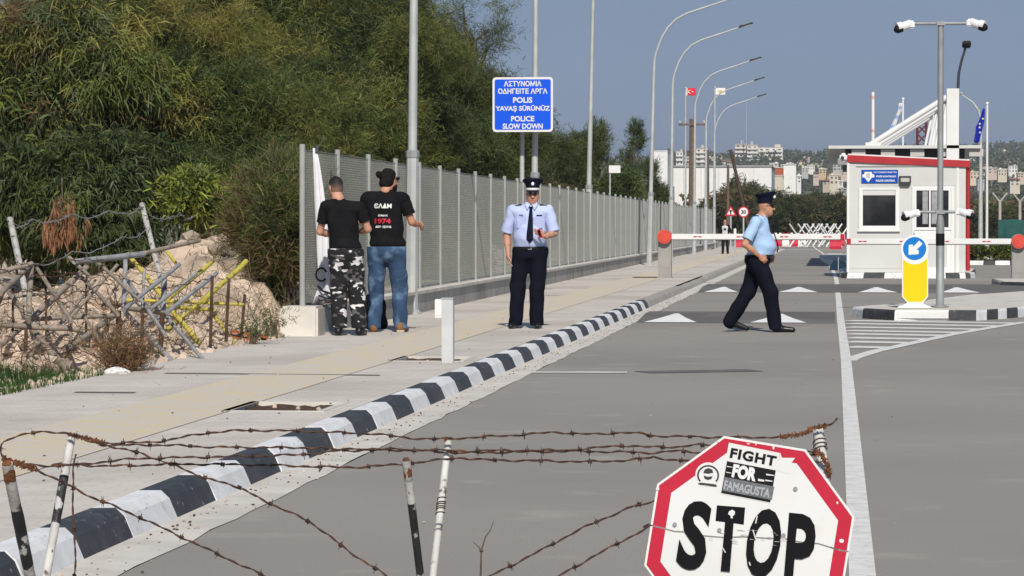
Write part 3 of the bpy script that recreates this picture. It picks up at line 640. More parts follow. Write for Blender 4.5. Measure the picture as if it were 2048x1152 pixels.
# camera pole
Yc = G(1880, 614, .15).y; b = P(1880, 612, Yc); b.z = .15
root = empty('camera_pole', b, 'grey steel pole with four white security cameras on the island', 'camera pole')
zz = lambda py: P(1880, py, Yc).z-.15
mb = MB(); mb.lathe([(.13, 0), (.13, .015), (.062, .03), (.062, zz(462)), (.062, zz(448)), (.045, zz(432)), (.045, zz(46))], n=14); mb.build('pole', M['galv_dull'], root)
mb = MB(); mb.lathe([(.066, zz(491)), (.066, zz(467))], n=14); mb.build('black_band', M['black'], root)
def cam_unit(x, y, z, dirx, s=1.0):
    """white dome-ended bullet camera looking outwards and down"""
    d = Vector((dirx*.86, -.42, -.34)).normalized(); o_ = Vector((x, y, z))
    mb = MB(); mb.tube([o_-d*.06*s, o_-d*.05*s, o_+d*.10*s], [.05*s, .062*s, .062*s], 0, 14); mb.tube([o_+d*.10*s+Vector((0, 0, .015)), o_+d*.17*s+Vector((0, 0, .02))], [.066*s, .066*s], 0, 14)
    mb.box(o_-d*.03*s+Vector((-dirx*.03, .0, -.005)), (.10*s, .10*s, .11*s), bev=.02); q = mb.build('camera', M['white_gloss'], root)
    mb = MB(); mb.tube([o_+d*.10*s+Vector((0, 0, -.012)), o_+d*.168*s+Vector((0, 0, -.012))], [.06*s, .058*s], 0, 14); mb.ico(o_+d*.165*s+Vector((0, 0, -.012)), .052*s, 0, 2); mb.build('lens', M['black'], q)
for py, xl, xr, ss in ((47, 1817, 1945, 1.25), (424, 1829, 1922, 1.15)):
    ul, ur = P(xl, py, Yc), P(xr, py, Yc); z = zz(py)
    mb = MB(); mb.tube([(ul.x-b.x, 0, z), (ur.x-b.x, 0, z)], .024, 0, 10); mb.box((0, 0, z), (.13, .12, .06)); mb.build('crossarm', M['galv_dull'], root)
    cam_unit(ul.x-b.x-.02, -.03, z-.02, -1, ss*.86); cam_unit(ur.x-b.x+.02, -.03, z-.0, 1, ss*.86)
# ================================================================ BOOTH
Yb = 81.0; bl = P(1697, 545, Yb); br_ = P(1931, 545, Yb)
BX, BWD = bl.x, br_.x-bl.x; BZ = .15
root = empty('booth', (BX, Yb, BZ), 'white cabin booth with red roof trim beside the road', 'booth')
def bp(px, py): p = P(px, py, Yb); return (p.x-BX, p.z-BZ)
zl, zr = bp(1697, 324)[1], bp(1930, 334)[1]; D_ = 4.2
mb = MB(); mb.add([(0, 0, 0), (BWD, 0, 0), (BWD, D_, 0), (0, D_, 0), (0, 0, zl), (BWD, 0, zr), (BWD, D_, zr), (0, D_, zl)], [(3, 2, 1, 0), (4, 5, 6, 7), (0, 1, 5, 4), (1, 2, 6, 5), (2, 3, 7, 6), (3, 0, 4, 7)])
mb.build('wall', M['panel'], root)
mb = MB(); t = .185
mb.add([(-.03, -.06, zl), (BWD+.10, -.06, zr-.005), (BWD+.10, D_+.05, zr-.005), (-.03, D_+.05, zl), (-.03, -.06, zl+t), (BWD+.10, -.06, zr+t-.02), (BWD+.10, D_+.05, zr+t-.02), (-.03, D_+.05, zl+t)], [(3, 2, 1, 0), (4, 5, 6, 7), (0, 1, 5, 4), (1, 2, 6, 5), (2, 3, 7, 6), (3, 0, 4, 7)])
mb.build('fascia', M['red'], root)
mb = MB(); mb.add([(-.02, -.03, zl+t), (BWD+.08, -.03, zr+t-.02), (BWD+.08, D_, zr+t-.02), (-.02, D_, zl+t), (-.02, -.03, zl+t+.035), (BWD+.08, -.03, zr+t+.015), (BWD+.08, D_, zr+t+.015), (-.02, D_, zl+t+.035)], [(4, 5, 6, 7), (0, 1, 5, 4), (1, 2, 6, 5), (2, 3, 7, 6), (3, 0, 4, 7)]); mb.build('roof', M['white'], root)
def rect(mb, x0, y0, x1, y1, d0, d1, m=0, bev=0):   # from photo corners on the booth's front, d = depth (negative = proud)
    a, c = bp(x0, y1), bp(x1, y0); mb.span((a[0], d0, a[1]), (c[0], d1, c[1]), m, bev)
def frame(mb, o, i, d0, d1, m=0):
    rect(mb, o[0], o[1], o[2], i[1], d0, d1, m); rect(mb, o[0], i[3], o[2], o[3], d0, d1, m)
    rect(mb, o[0], i[1], i[0], i[3], d0, d1, m); rect(mb, i[2], i[1], o[2], i[3], d0, d1, m)
# left window
wn = MB(); frame(wn, (1718, 376, 1798, 460), (1725.7, 379.7, 1791, 451.5), -.05, -.002); w1 = wn.build('window', M['white_gloss'], root)
mb = MB(); rect(mb, 1725.7, 379.7, 1791, 451.5, -.016, -.004); mb.build('pane', M['glass'], w1)
mb = MB(); rect(mb, 1726, 380, 1790.7, 390.5, -.034, -.018); mb.build('blind', M['blind'], w1)
mb = MB(); rect(mb, 1715, 460, 1800, 463, -.07, -.002); mb.build('sill', M['white'], w1)
# door with window on the right
dr = MB(); frame(dr, (1824, 373, 1908, 548), (1829, 377, 1902, 546), -.035, -.002); rect(dr, 1829, 460, 1902, 546, -.022, -.002); frame(dr, (1829, 377, 1902, 460), (1832.7, 381, 1897, 454.6), -.045, -.002)
d1 = dr.build('door', M['white_gloss'], root)
mb = MB(); rect(mb, 1832.7, 381, 1897, 454.6, -.012, -.004); mb.build('pane', M['glass'], d1)
mb = MB(); rect(mb, 1858, 381, 1861.5, 454.6, -.04, -.014); mb.build('mullion', M['white_gloss'], d1)
mb = MB()
for x0, x1 in ((1845, 1856), (1863, 1884)):
    n = 16; a, c = bp(x0, 448), bp(x1, 381); xs_ = np.linspace(a[0], c[0], n)
    vs = [(x, -.018-.006*math.sin(i*2.2), z) for z in (a[1], c[1]) for i, x in enumerate(xs_)]
    mb.add(vs, [(i, i+1, n+i+1, n+i) for i in range(n-1)], 0, True)
mb.build('curtain', M['curtain'], d1)
mb = MB(); rect(mb, 1826.5, 466, 1829, 478, -.07, -.035, bev=.004); mb.build('handle', M['galv_dull'], d1)
mb = MB(); rect(mb, 1836, 480, 1894, 534, -.026, -.0225); mb.build('door_panel', M['panel'], d1)
# panel seams
mb = MB()
rect(mb, 1699, 480.5, 1822, 481.8, -.004, -.001); rect(mb, 1712, 331, 1910, 333, -.03, -.001); rect(mb, 1720, 371, 1818, 372, -.004, -.001); rect(mb, 1826, 370.5, 1912, 371.5, -.004, -.001); rect(mb, 1699, 536, 1822, 537.5, -.004, -.001)
mb.build('seam', M['panel_grey'], root)
mb = MB(); rect(mb, 1693.5, 323, 1699, 545, -.025, .05); rect(mb, 1912, 333, 1918, 545, -.02, -.001); mb.build('corner_trim', M['white'], root)
# red down pipe and its gutter box
mb = MB(); a = bp(1936, 540); c = bp(1936, 345)
mb.tube([(a[0], .10, a[1]-.02), (a[0], .10, c[1])], .055, 0, 12); mb.tube([(a[0], .10, c[1]), (a[0]-.02, .10, c[1]+.12)], [.055, .085], 0, 12); mb.build('down_pipe', M['red'], root)
# sign
mb = MB(); rect(mb, 1722.8, 339.6, 1796, 366.3, -.028, -.002); sg = mb.build('sign', M['blue_panel'], root)
mb = MB(); s = Yb/FPX
def sgp(px, py): q = bp(px, py); return (q[0], -.032, q[1])
sh = [(1729, 343.8), (1743.5, 343.8), (1744.5, 348.5), (1748.5, 349), (1748.5, 354.8), (1744, 355), (1736.5, 364.4), (1729, 355), (1724.8, 354.8), (1724.8, 349), (1728.4, 348.5)]
mb.add([sgp(*p) for p in sh], [list(range(len(sh)))], 0); mb.build('shield', M['white_gloss'], sg)
mb = MB(); put_text(mb, 'ΑΣΤΥΝΟΜΙΚΟΣ ΕΛΕΓΧΟΣ', .1, sgp(1770, 344.6), UX, UZ, fit=(46*s, 2.9*s), bold=.004)
mb.build('lettering', M['white_gloss'], sg); mb = MB(); put_text(mb, 'POLİS KONTROLÜ', .1, sgp(1772, 352.3), UX, UZ, fit=(39*s, 4.6*s), bold=.004)
mb.build('lettering', M['white_gloss'], sg); mb = MB(); put_text(mb, 'POLICE CONTROL', .1, sgp(1771, 361.3), UX, UZ, fit=(38*s, 4.0*s), bold=.004)
mb.build('lettering', M['white_gloss'], sg)
mb = MB(); mb.box((bp(1736.3, 351)[0], -.034, bp(1736.3, 351)[1]), (.09, .003, .11)); mb.build('emblem', M['panel_grey'], sg)
# floodlight
q0, q1 = bp(1798, 371), bp(1822, 352); x0, x1, z0, z1 = q0[0], q1[0], q0[1], q1[1]
fl = empty('floodlight', (BX+(x0+x1)/2, Yb-.002, BZ+z0), 'dark grey floodlight box mounted beside the blue booth sign', 'floodlight')
mb = MB(); w_ = x1-x0; h_ = z1-z0
mb.prism([(-w_/2, h_*.30), (-w_/2+.05, 0), (w_/2-.05, 0), (w_/2, h_*.30), (w_/2, h_), (-w_/2, h_)], (0, -.10, 0), UX, UZ, NY, .095); mb.build('housing', M['dark'], fl, fixn=True)
mb = MB(); mb.box((0, -.105, h_*.58), (w_*.72, .012, h_*.42), bev=.004); mb.build('lens', M['panel_grey'], fl)
# little camera on the roof corner
q = bp(1687, 314); cr = empty('roof_camera', (BX+q[0], Yb+.3, BZ+q[1]-.12), 'white boxy camera bracketed on the booth roof corner', 'camera')
mb = MB(); mb.box((0, 0, .12), (.20, .30, .22), bev=.05); mb.tube([(.05, .1, .02), (.18, .15, -.05)], .02, 0, 8); mb.build('housing', M['white_gloss'], cr)
mb = MB(); mb.tube([(-.03, -.152, .10), (-.03, -.17, .10)], .05, 0, 12); mb.build('lens', M['dark'], cr)

# ================================================================ CHECKPOINT CANOPY behind the booth
Yn = 100.0; cb = P(1905, 500, Yn)
root = empty('canopy', (cb.x, Yn, 0), 'white checkpoint canopy with slanted tie beams behind the booth', 'canopy')
def cp(px, py, Y): p = P(px, py, Y); return (p.x-cb.x, Y-Yn, p.z)
zt = cp(1700, 291, Yn)[2]; x0 = cp(1657, 291, Yn)[0]
mb = MB(); mb.span((x0, -.0, zt-.10), (.9, 26, zt)); mb.build('roof_slab', M['panel'], root)
mb = MB(); mb.span((x0+.55, .4, zt-.42), (.4, 25, zt-.104)); mb.build('soffit', M['dark'], root)
for k in range(5): mb = MB(); mb.span((x0+.75+k*.95, .15, zt-.36), (x0+1.2+k*.95, .39, zt-.12)); mb.build('ceiling_panel', M['panel_grey'], root)
mb = MB(); mb.span((x0+.3, .2, zt-.62), (x0+.62, 1.2, zt-.42)); mb.build('speaker_box', M['galv_dull'], root)
ztop = cp(1900, 177, Yn)[2]
for i, (dy, wd) in enumerate(((0, .40), (7.5, .26), (13, .24), (19, .22))):
    mb = MB(); mb.span((-wd/2, dy, 0), (wd/2, dy+wd, ztop if i == 0 else ztop-.1)); mb.build('pillar', M['white'], root)
    a = Vector((-.1, dy+wd/2, ztop-.22)); bb = Vector((x0+1.35, dy+wd/2, zt+.02)); n = (bb-a).normalized()
    mb = MB(); mb.tube([a, bb], .10, 0, 10); mb.box(bb+Vector((.1, 0, .03)), (.5, .25, .1)); mb.build('tie_beam', M['white'], root)
    if i < 3:
        mb = MB(); mb.tube([Vector((-.55, dy+.3, zt)), Vector((-.22, dy+.3, ztop-.25))], .055, 0, 8); mb.build('strut', M['white'], root)
FADED = mat('faded_red', (.60, .36, .33), rough=.7)
# raised barrier arms beyond
def raised_arm(px0, py0, px1, py1, Y, r, mats, label, bands=0):
    a, b_ = P(px0, py0, Y), P(px1, py1, Y); d = (b_-a).normalized(); base = a-d*(a.z/d.z)
    root = empty('raised_barrier_arm', (base.x, base.y, 0), label, 'barrier arm')
    a, b_ = Vector((0, 0, 0)), b_-base
    mb = MB(); mb.tube([d*.9, b_], [r, r*.8], 0, 8); mb.build('arm', mats[0], root)
    mb = MB(); mb.box((0, 0, .55), (.32, .32, 1.1), bev=.02); mb.build('cabinet', mats[1], root)
    if bands:
        L_ = b_.length
        for k in range(bands): mb = MB(); mb.tube([d*(L_-.15-k*L_*.2), d*(L_-.27-k*L_*.2)], r*1.03, 0, 8); mb.build('red_band', FADED, root)
raised_arm(1746, 300, 1746, 184, 128, .085, (M['white'], M['grey_post']), 'upright white barrier arm with faded red bands, raised behind the booth roof', 3)
raised_arm(1489, 420, 1461, 300, 215, .14, (M['picket'], M['grey_post']), 'dark rusty raised barrier arm slanting above the treeline')
# red lattice mast behind the canopy struts
mb = MB(); c0 = P(1843, 500, 150); h0 = P(1843, 226, 150).z
for k in range(4):
    dx, dy = ((-.22, -.22), (.22, -.22), (.22, .22), (-.22, .22))[k]; mb.tube([(c0.x+dx, 150+dy, 0), (c0.x+dx, 150+dy, h0)], .06, 0, 6)
z = 0
while z < h0-.5:
    mb.tube([(c0.x-.22, 149.78, z), (c0.x+.22, 149.78, z+.45)], .035, 0, 5); mb.tube([(c0.x+.22, 149.78, z), (c0.x-.22, 149.78, z+.45)], .035, 0, 5); z += .45
tag(mb.build('lattice_mast', mat('mast_red', (.11, .02, .02), rough=.7)), 'dark red lattice mast seen between the canopy struts', 'mast')

# ================================================================ FLAGS AND POLES
def flag_cloth(w, h, nu=16, nv=10, droop=0, fold=.06, ph=0.0):
    vs = []
    for j in range(nv+1):
        for i in range(nu+1):
            u, v = i/nu, j/nv; x = w*u*math.cos(droop*u*.9); z = -h*v-w*u*math.sin(droop)*(.6+.4*u)
            vs.append((x, fold*math.sin(u*9+v*1.2+ph)*(.3+u), z))
    return vs, [(j*(nu+1)+i, j*(nu+1)+i+1, (j+1)*(nu+1)+i+1, (j+1)*(nu+1)+i) for j in range(nv) for i in range(nu)]
def flagpole(px, ybase, Y, ytop, label, r=.04, mt=None, basebox=None):
    p = P(px, ybase, Y); z0 = 0; top = P(px, ytop, Y).z
    root = empty('flagpole', (p.x, Y, z0), label, 'flagpole')
    mb = MB(); mb.tube([(0, 0, 0), (0, 0, top)], [r, r*.7], 0, 10); mb.ico((0, 0, top), r*1.3, 0, 1); mb.build('pole', mt or M['white'], root)
    return root, top
ft_, tz = flagpole(1371, 420, 205, 176, 'thin white flagpole carrying the red flag, left of the wooden pole', .07, M['galv'])
Yf = 205; w_ = 19/ppm(Yf); h_ = 15/ppm(Yf); p = P(1372, 176, Yf)
fr_ = empty('red_flag', (p.x+.02, Yf, p.z), 'small red flag with white crescent and star above the wooden pole', 'flag')
vs, fs = flag_cloth(w_, h_, fold=.03); mb = MB(); mb.add(vs, fs, 0, True); o = mb.build('cloth', M['red_disc'], fr_); o.data.materials[0] = mat('flag_red', (.62, .02, .04), rough=.7); o.modifiers.new('t', 'SOLIDIFY').thickness = .01
mb = MB(); c = (w_*.40, -h_*.5); rO, rI = h_*.25, h_*.2
out = [(c[0]+rO*math.cos(t), c[1]+rO*math.sin(t)) for t in np.linspace(R(38), R(322), 22)]; inn_ = [(c[0]+h_*.06+rI*math.cos(t), c[1]+rI*math.sin(t)) for t in np.linspace(R(318), R(42), 22)]
mb.add([(x, -.05, z) for x, z in out+inn_], [(i, i+1, 42-i, 43-i) for i in range(21)])
st = [(c[0]+h_*.34+(h_*.13 if k % 2 == 0 else h_*.05)*math.cos(R(180+36*k)), c[1]+(h_*.13 if k % 2 == 0 else h_*.05)*math.sin(R(180+36*k))) for k in range(10)]
mb.add([(x, -.05, z) for x, z in st], [list(range(10))]); mb.add([(0, -.04, 0), (w_*.12, -.045, 0), (w_*.12, -.045, -h_), (0, -.04, -h_)], [(0, 3, 2, 1)]); mb.build('crescent_and_star', M['white'], fr_)
ft_, tz = flagpole(1429.5, 420, 200, 175, 'white flagpole carrying the white flag above the lamp arms', .075, M['galv'])
Yf = 200; w_ = 20/ppm(Yf); h_ = 14/ppm(Yf); p = P(1430, 176, Yf)
fr_ = empty('white_flag', (p.x+.02, Yf, p.z), 'small white flag with faint gold emblem above the lamp arms', 'flag')
vs, fs = flag_cloth(w_, h_, fold=.03, ph=1); mb = MB(); mb.add(vs, fs, 0, True); o = mb.build('cloth', M['white'], fr_); o.modifiers.new('t', 'SOLIDIFY').thickness = .01
mb = MB(); mb.add([(w_*.5+w_*.17*math.cos(t)*(1+.3*math.sin(3*t)), -.05, -h_*.45+h_*.14*math.sin(t)) for t in np.linspace(0, 2*math.pi, 15)[:-1]], [list(range(14))]); mb.build('emblem', mat('flag_gold', (.62, .42, .12), rough=.8), fr_)
Yf = 113; ft_, tz = flagpole(1973.5, 520, Yf, 207, 'white flagpole with a square white foot in the planted bed', .055)
mb = MB(); mb.box((0, 0, .42), (.26, .26, .55), bev=.03); mb.lathe([(.06, .7), (.05, .95), (.03, 1.1)]); mb.build('foot', M['white'], ft_)
p = P(1972, 217, Yf); fe = empty('blue_flag', (p.x-.05, Yf, p.z), 'drooping blue flag with pale stars on the right flagpole', 'flag')
nu, nv = 10, 20; vs = []; hh = 65/ppm(Yf); ww = 20/ppm(Yf)
for j in range(nv+1):
    v = j/nv; wl = ww*(.16+.95*v if v < .55 else .70-.40*(v-.55)); off = -ww*.95*max(0, v-.35)**1.1
    for i in range(nu+1):
        u = i/nu; vs.append((-wl*u+off*.9, .07*math.sin(u*8+v*5), -hh*v*(1+.05*math.sin(3*u))))
mb = MB(); mb.add(vs, [(j*(nu+1)+i, j*(nu+1)+i+1, (j+1)*(nu+1)+i+1, (j+1)*(nu+1)+i) for j in range(nv) for i in range(nu)], 0, True)
o = mb.build('cloth', mat('flag_blue', (.008, .02, .36), rough=.7), fe); o.modifiers.new('t', 'SOLIDIFY').thickness = .012
mb = MB()
for (u, v) in ((.45, .30), (.55, .58), (.7, .45), (.3, .72)):
    i, j = int(u*nu), int(v*nv); q = vs[j*(nu+1)+i]
    sp = [(q[0]+(.05 if k % 2 == 0 else .02)*math.cos(R(90+36*k)), -.11, q[2]+(.05 if k % 2 == 0 else .02)*math.sin(R(90+36*k))) for k in range(10)]; mb.add(sp, [list(range(10))])
mb.build('stars', mat('flag_star', (.75, .65, .3), rough=.8), fe)
# white and pale-blue flag behind the canopy beams
Yf = 135; ft_, tz = flagpole(1805.5, 420, Yf, 198, 'white flagpole rising behind the canopy tie beams', .06)
p = P(1805, 206, Yf); fe = empty('pale_flag', (p.x-.03, Yf, p.z), 'limp white and pale blue flag behind the canopy tie beams', 'flag')
vs = []; hh = 62/ppm(Yf); ww = 20/ppm(Yf)
for j in range(nv+1):
    v = j/nv; wl = ww*(.25+.35*v); off = -ww*1.15*max(0, v-.25)
    for i in range(nu+1): vs.append((-wl*(i/nu)+off, .06*math.sin(i*.9+v*4), -hh*v))
mb = MB(); mb.add(vs, [(j*(nu+1)+i, j*(nu+1)+i+1, (j+1)*(nu+1)+i+1, (j+1)*(nu+1)+i) for j in range(nv) for i in range(nu)], 0, True); mb.m = [1 if (k//nu) % 6 in (2, 3) else 0 for k in range(len(mb.m))]
o = mb.build('cloth', [M['white'], mat('flag_pale_blue', (.30, .42, .66), rough=.8)], fe); o.modifiers.new('t', 'SOLIDIFY').thickness = .012
# wooden poles
for px, yt, Y, ww, lb, arm in ((1384, 238, 190, .22, 'dark wooden utility pole with crossarm beside the red flag', True), (1414, 300, 235, .2, 'shorter wooden pole just left of the white flagpole', False), (1456, 330, 240, .13, 'thin leaning wooden pole above the triangular warning sign', False)):
    p = P(px, 430, Y); zt_ = P(px, yt, Y).z; root = empty('wooden_pole', (p.x, Y, 0), lb, 'pole')
    mb = MB(); mb.tube([(0, 0, 0), (0, 0, zt_)], [ww*1.15, ww*.75], 0, 9); mb.build('pole', M['wood_pole'], root)
    if arm:
        mb = MB(); mb.box((0, -.2, zt_-.35), (1.7, .12, .12)); mb.build('crossarm', M['wood_pole'], root)
        for x in (-.75, .75): mb = MB(); mb.lathe([(.05, 0), (.08, .1), (.03, .2)], (x, -.2, zt_-.29), 0, 8); mb.build('insulator', M['galv'], root)
# street lamps on the right
p = P(1915, 470, 130); root = empty('street_lamp', (p.x, 130, 0), 'dark lamp post with flat black head above the white pillar', 'street lamp')
tz = P(1915, 180, 130).z; q = P(1932, 92, 130)
mb = MB(); mb.tube([(0, 0, 0), (0, 0, tz), (.03, 0, tz+.7), (.14, 0, tz+1.2), (q.x-p.x, 0, q.z)], [.09, .065, .06, .055, .05], 0, 10); mb.build('pole', M['dark'], root)
mb = MB(); mb.box((q.x-p.x+.02, -.1, q.z+.06), (.36, .55, .16), rot=Matrix.Rotation(R(-18), 3, 'X'), bev=.04); mb.build('lamp_head', M['black'], root)
p = P(1961, 500, 168); root = empty('street_lamp', (p.x, 168, 0), 'thin pale lamp post arching left behind the blue flag', 'street lamp')
tz = P(1961, 240, 168).z; q = P(1920, 187, 168)
mb = MB(); mb.tube([(0, 0, 0), (0, 0, tz), (-.12, 0, tz+.5), (-.42, 0, tz+.95), (q.x-p.x, 0, q.z)], [.14, .075, .07, .05, .03], 0, 10); mb.build('pole', M['galv'], root)
mb = MB(); mb.box((q.x-p.x-.1, 0, q.z+.02), (.5, .2, .07), bev=.02); mb.build('lamp_head', M['galv'], root)
# a sliver of another camera pole at the right edge: its lens only
# white board on a pole behind the fence
p = P(1229, 400, 92); root = empty('white_board', (p.x, 92, .2), 'blank white board on a thin pole behind the fence', 'sign')
a, b_ = P(1218, 346, 92), P(1241, 331, 92)
mb = MB(); mb.tube([(a.x-p.x+.03, 0, 0), (a.x-p.x+.03, 0, b_.z-.2)], .025, 0, 8); mb.build('pole', M['galv'], root)
mb = MB(); mb.span((a.x-p.x, -.05, a.z-.2), (b_.x-p.x, -.03, b_.z-.2)); mb.build('board', M['white'], root)
# far road signs
def far_sign(px, Y, label, kind):
    p = P(px, 424, Y); root = empty('road_sign', (p.x, Y, 0), label, 'road sign'); s = Y/FPX; zc = p.z
    mb = MB(); mb.tube([(0, .05, 0), (0, .05, zc)], .05, 0, 8); mb.build('post', M['galv'], root)
    if kind == 'tri':
        T = lambda r: [(0, r), (r*.93, -r*.62), (-r*.93, -r*.62)]; ro, ri = 13*s, 8*s
        mb = MB(); mb.prism(T(ro), (0, 0, zc), UX, UZ, NY, .02); mb.build('plate', M['sign_red'], root, fixn=True)
        mb = MB(); mb.prism(T(ri), (0, -.004, zc), UX, UZ, NY, .003); mb.build('face', M['white'], root, fixn=True)
        mb = MB(); mb.box((0, -.008, zc-.02), (.07, .004, .22)); mb.box((0, -.008, zc+.06), (.12, .004, .1)); mb.build('symbol', M['black'], root)
    else:
        Cc = lambda r: [(r*math.cos(2*math.pi*k/24), r*math.sin(2*math.pi*k/24)) for k in range(24)]
        mb = MB(); mb.prism(Cc(11*s), (0, 0, zc), UX, UZ, NY, .02); mb.build('plate', M['sign_red'], root, fixn=True)
        mb = MB(); mb.prism(Cc(8.6*s), (0, -.004, zc), UX, UZ, NY, .003); mb.build('face', M['white'], root, fixn=True)
        mb = MB(); put_text(mb, '30', .3, (0, -.009, zc), UX, UZ, fit=(10*s, 8*s), bold=.01); mb.build('number', M['black'], root)
far_sign(1461.5, 170, 'red bordered triangular warning sign above the far woman', 'tri')
far_sign(1487, 166, 'round red bordered speed limit sign reading thirty', 'round')

# ================================================================ FAR ROAD BLOCKS
def plastic_barrier(px, Y, label, w=1.4, red=True):
    p = P(px, 480, Y); root = empty('plastic_barrier', (p.x, Y, 0), label, 'road barrier', 'red and white plastic barriers across the far road')
    mb = MB(); prof = [(-.26, 0), (-.26, .18), (-.12, .42), (-.10, .80), (.10, .80), (.12, .42), (.26, .18), (.26, 0)]
    mb.prism(prof, (-w/2, 0, 0), (0, 1, 0), UZ, (1, 0, 0), w); mb.build('body', M['sign_red'] if red else M['white'], root, fixn=True)
    for x in (-w*.3, w*.3): mb = MB(); mb.box((x, 0, .86), (.16, .14, .12), bev=.02); mb.build('lug', M['white'] if red else M['sign_red'], root)
    return root
names = ['red plastic road barrier just right of the walking officer', 'white plastic road barrier second right of the walking officer', 'red plastic road barrier in the middle of the far row', 'white plastic road barrier below the white crossed stakes', 'red plastic road barrier beside the booth wall']
for i, px in enumerate((1556, 1572, 1588, 1604, 1682)): plastic_barrier(px, 205+.5*(i % 2), names[i], .5, i not in (1, 3))
plastic_barrier(1671, 180, 'red plastic road barrier left of the booth, nearest of the far row', .7, True)
plastic_barrier(1482, 178, 'red plastic road barrier behind the left barrier arm near the woman', .7, True)
mb = MB()
def knife_rest_white(px, Y, w, label):
    p = P(px, 480, Y); root = empty('knife_rest', (p.x, Y, 0), label, 'knife rest', 'white knife rests across the far road')
    mb = MB(); mb.tube([(-w/2, 0, .75), (w/2, 0, .75)], .045, 0, 6); mb.build('beam', M['white'], root)
    for k in range(3):
        x = -w/2+w*k/2
        for s_ in (1, -1):
            mb = MB(); mb.tube([(x-s_*.5, -.45*s_, .02), (x+s_*.5, .45*s_, 1.5)], .05, 0, 6); mb.build('stake', M['white'], root)
knife_rest_white(1612, 196, 1.1, 'white knife rest of crossed stakes, left one on the far road'); knife_rest_white(1640, 198, 1.1, 'white knife rest of crossed stakes, middle one on the far road'); knife_rest_white(1668, 196, 1.0, 'white knife rest of crossed stakes, beside the booth wall')
# dark blue tank by the booth
g = G(1678, 541); root = empty('water_barrier', g, 'dark blue plastic block on the ground left of the booth', 'road barrier')
mb = MB(); mb.prism([(-.28, 0), (-.28, .12), (-.16, .30), (.16, .30), (.28, .12), (.28, 0)], (0, 0, 0), UX, UZ, NY, 1.1); mb.build('body', M['blue_tank'], root, fixn=True)
mb = MB(); mb.tube([(-.02, -.02, .0), (-.02, -.02, .42)], .015, 0, 6); mb.build('rod', M['galv'], root)
# green sheeted fence on the right with Y-topped posts
Yg = 150; a = P(1996, 475, Yg); b_ = P(2120, 475, Yg)
root = empty('sheeted_fence', (a.x, Yg, 0), 'dark green sheeted fence at the right edge beyond the planted bed', 'fence')
mb = MB(); z1 = P(2000, 439, Yg).z; n = 24; vs = []
for i in range(n+1):
    u = i/n; x = (b_.x-a.x)*u; vs += [(x, .02*math.sin(i*1.3), .1), (x, .05*math.sin(i*1.3), z1-.02*math.sin(u*20))]
mb.add(vs, [(2*i, 2*i+2, 2*i+3, 2*i+1) for i in range(n)], 0, True); o = mb.build('sheet', M['green_sheet'], root); o.modifiers.new('t', 'SOLIDIFY').thickness = .01
for px in (2000, 2040, 2080):
    x = P(px, 440, Yg).x-a.x; zt_ = P(px, 404, Yg).z
    mb = MB(); mb.tube([(x, .12, 0), (x, .12, zt_)], .075, 0, 8); mb.tube([(x, .12, zt_), (x-.36, .12, zt_+.45)], .05, 0, 6); mb.tube([(x, .12, zt_), (x+.36, .12, zt_+.45)], .05, 0, 6); mb.build('post', M['concrete'], root)
# ================================================================ VEGETATION
def spray(cs, ds, Lc, nb, bl, bw, droop, spread, jit=.10, curl=.25):
    """cs,ds (n,3) clump centres and twig directions -> leaf quads"""
    n = len(cs); N = n*nb
    C = np.repeat(cs, nb, 0); D = np.repeat(ds, nb, 0); u = rng.uniform(0, 1, (N, 1)); L = np.repeat(Lc, nb)[:, None]
    base = C+D*L*(u-.3)+rng.normal(0, jit, (N, 3))*(.4+.6*u)
    base[:, 2] -= droop*.35*(u[:, 0]**2)*L[:, 0]
    d = D*.55+rng.normal(0, spread, (N, 3)); d[:, 2] -= droop*rng.uniform(.4, 1.3, N); d /= np.linalg.norm(d, axis=1, keepdims=True)+1e-6
    l = bl*rng.uniform(.5, 1.4, (N, 1)); s = np.cross(d, rng.normal(0, 1, (N, 3))); s /= np.linalg.norm(s, axis=1, keepdims=True)+1e-6
    w = bw*rng.uniform(.6, 1.4, (N, 1)); mid = base+d*l*.55; tip = base+d*l; tip[:, 2] -= curl*droop*l[:, 0]
    V = np.stack([base-s*w*.3, base+s*w*.3, mid+s*w*.5, tip+s*w*.08, tip-s*w*.08, mid-s*w*.5], 1)
    F = np.arange(N*6).reshape(-1, 6); return V.reshape(-1, 3), F
def lobes_in(c, r, n, lr):
    out = []
    for i in range(n):
        v = rng.normal(0, 1, 3); v /= np.linalg.norm(v); k = rng.uniform(.35, .85)
        out.append((np.array(c)+v*np.array(r)*k, rng.uniform(*lr)))
    return out
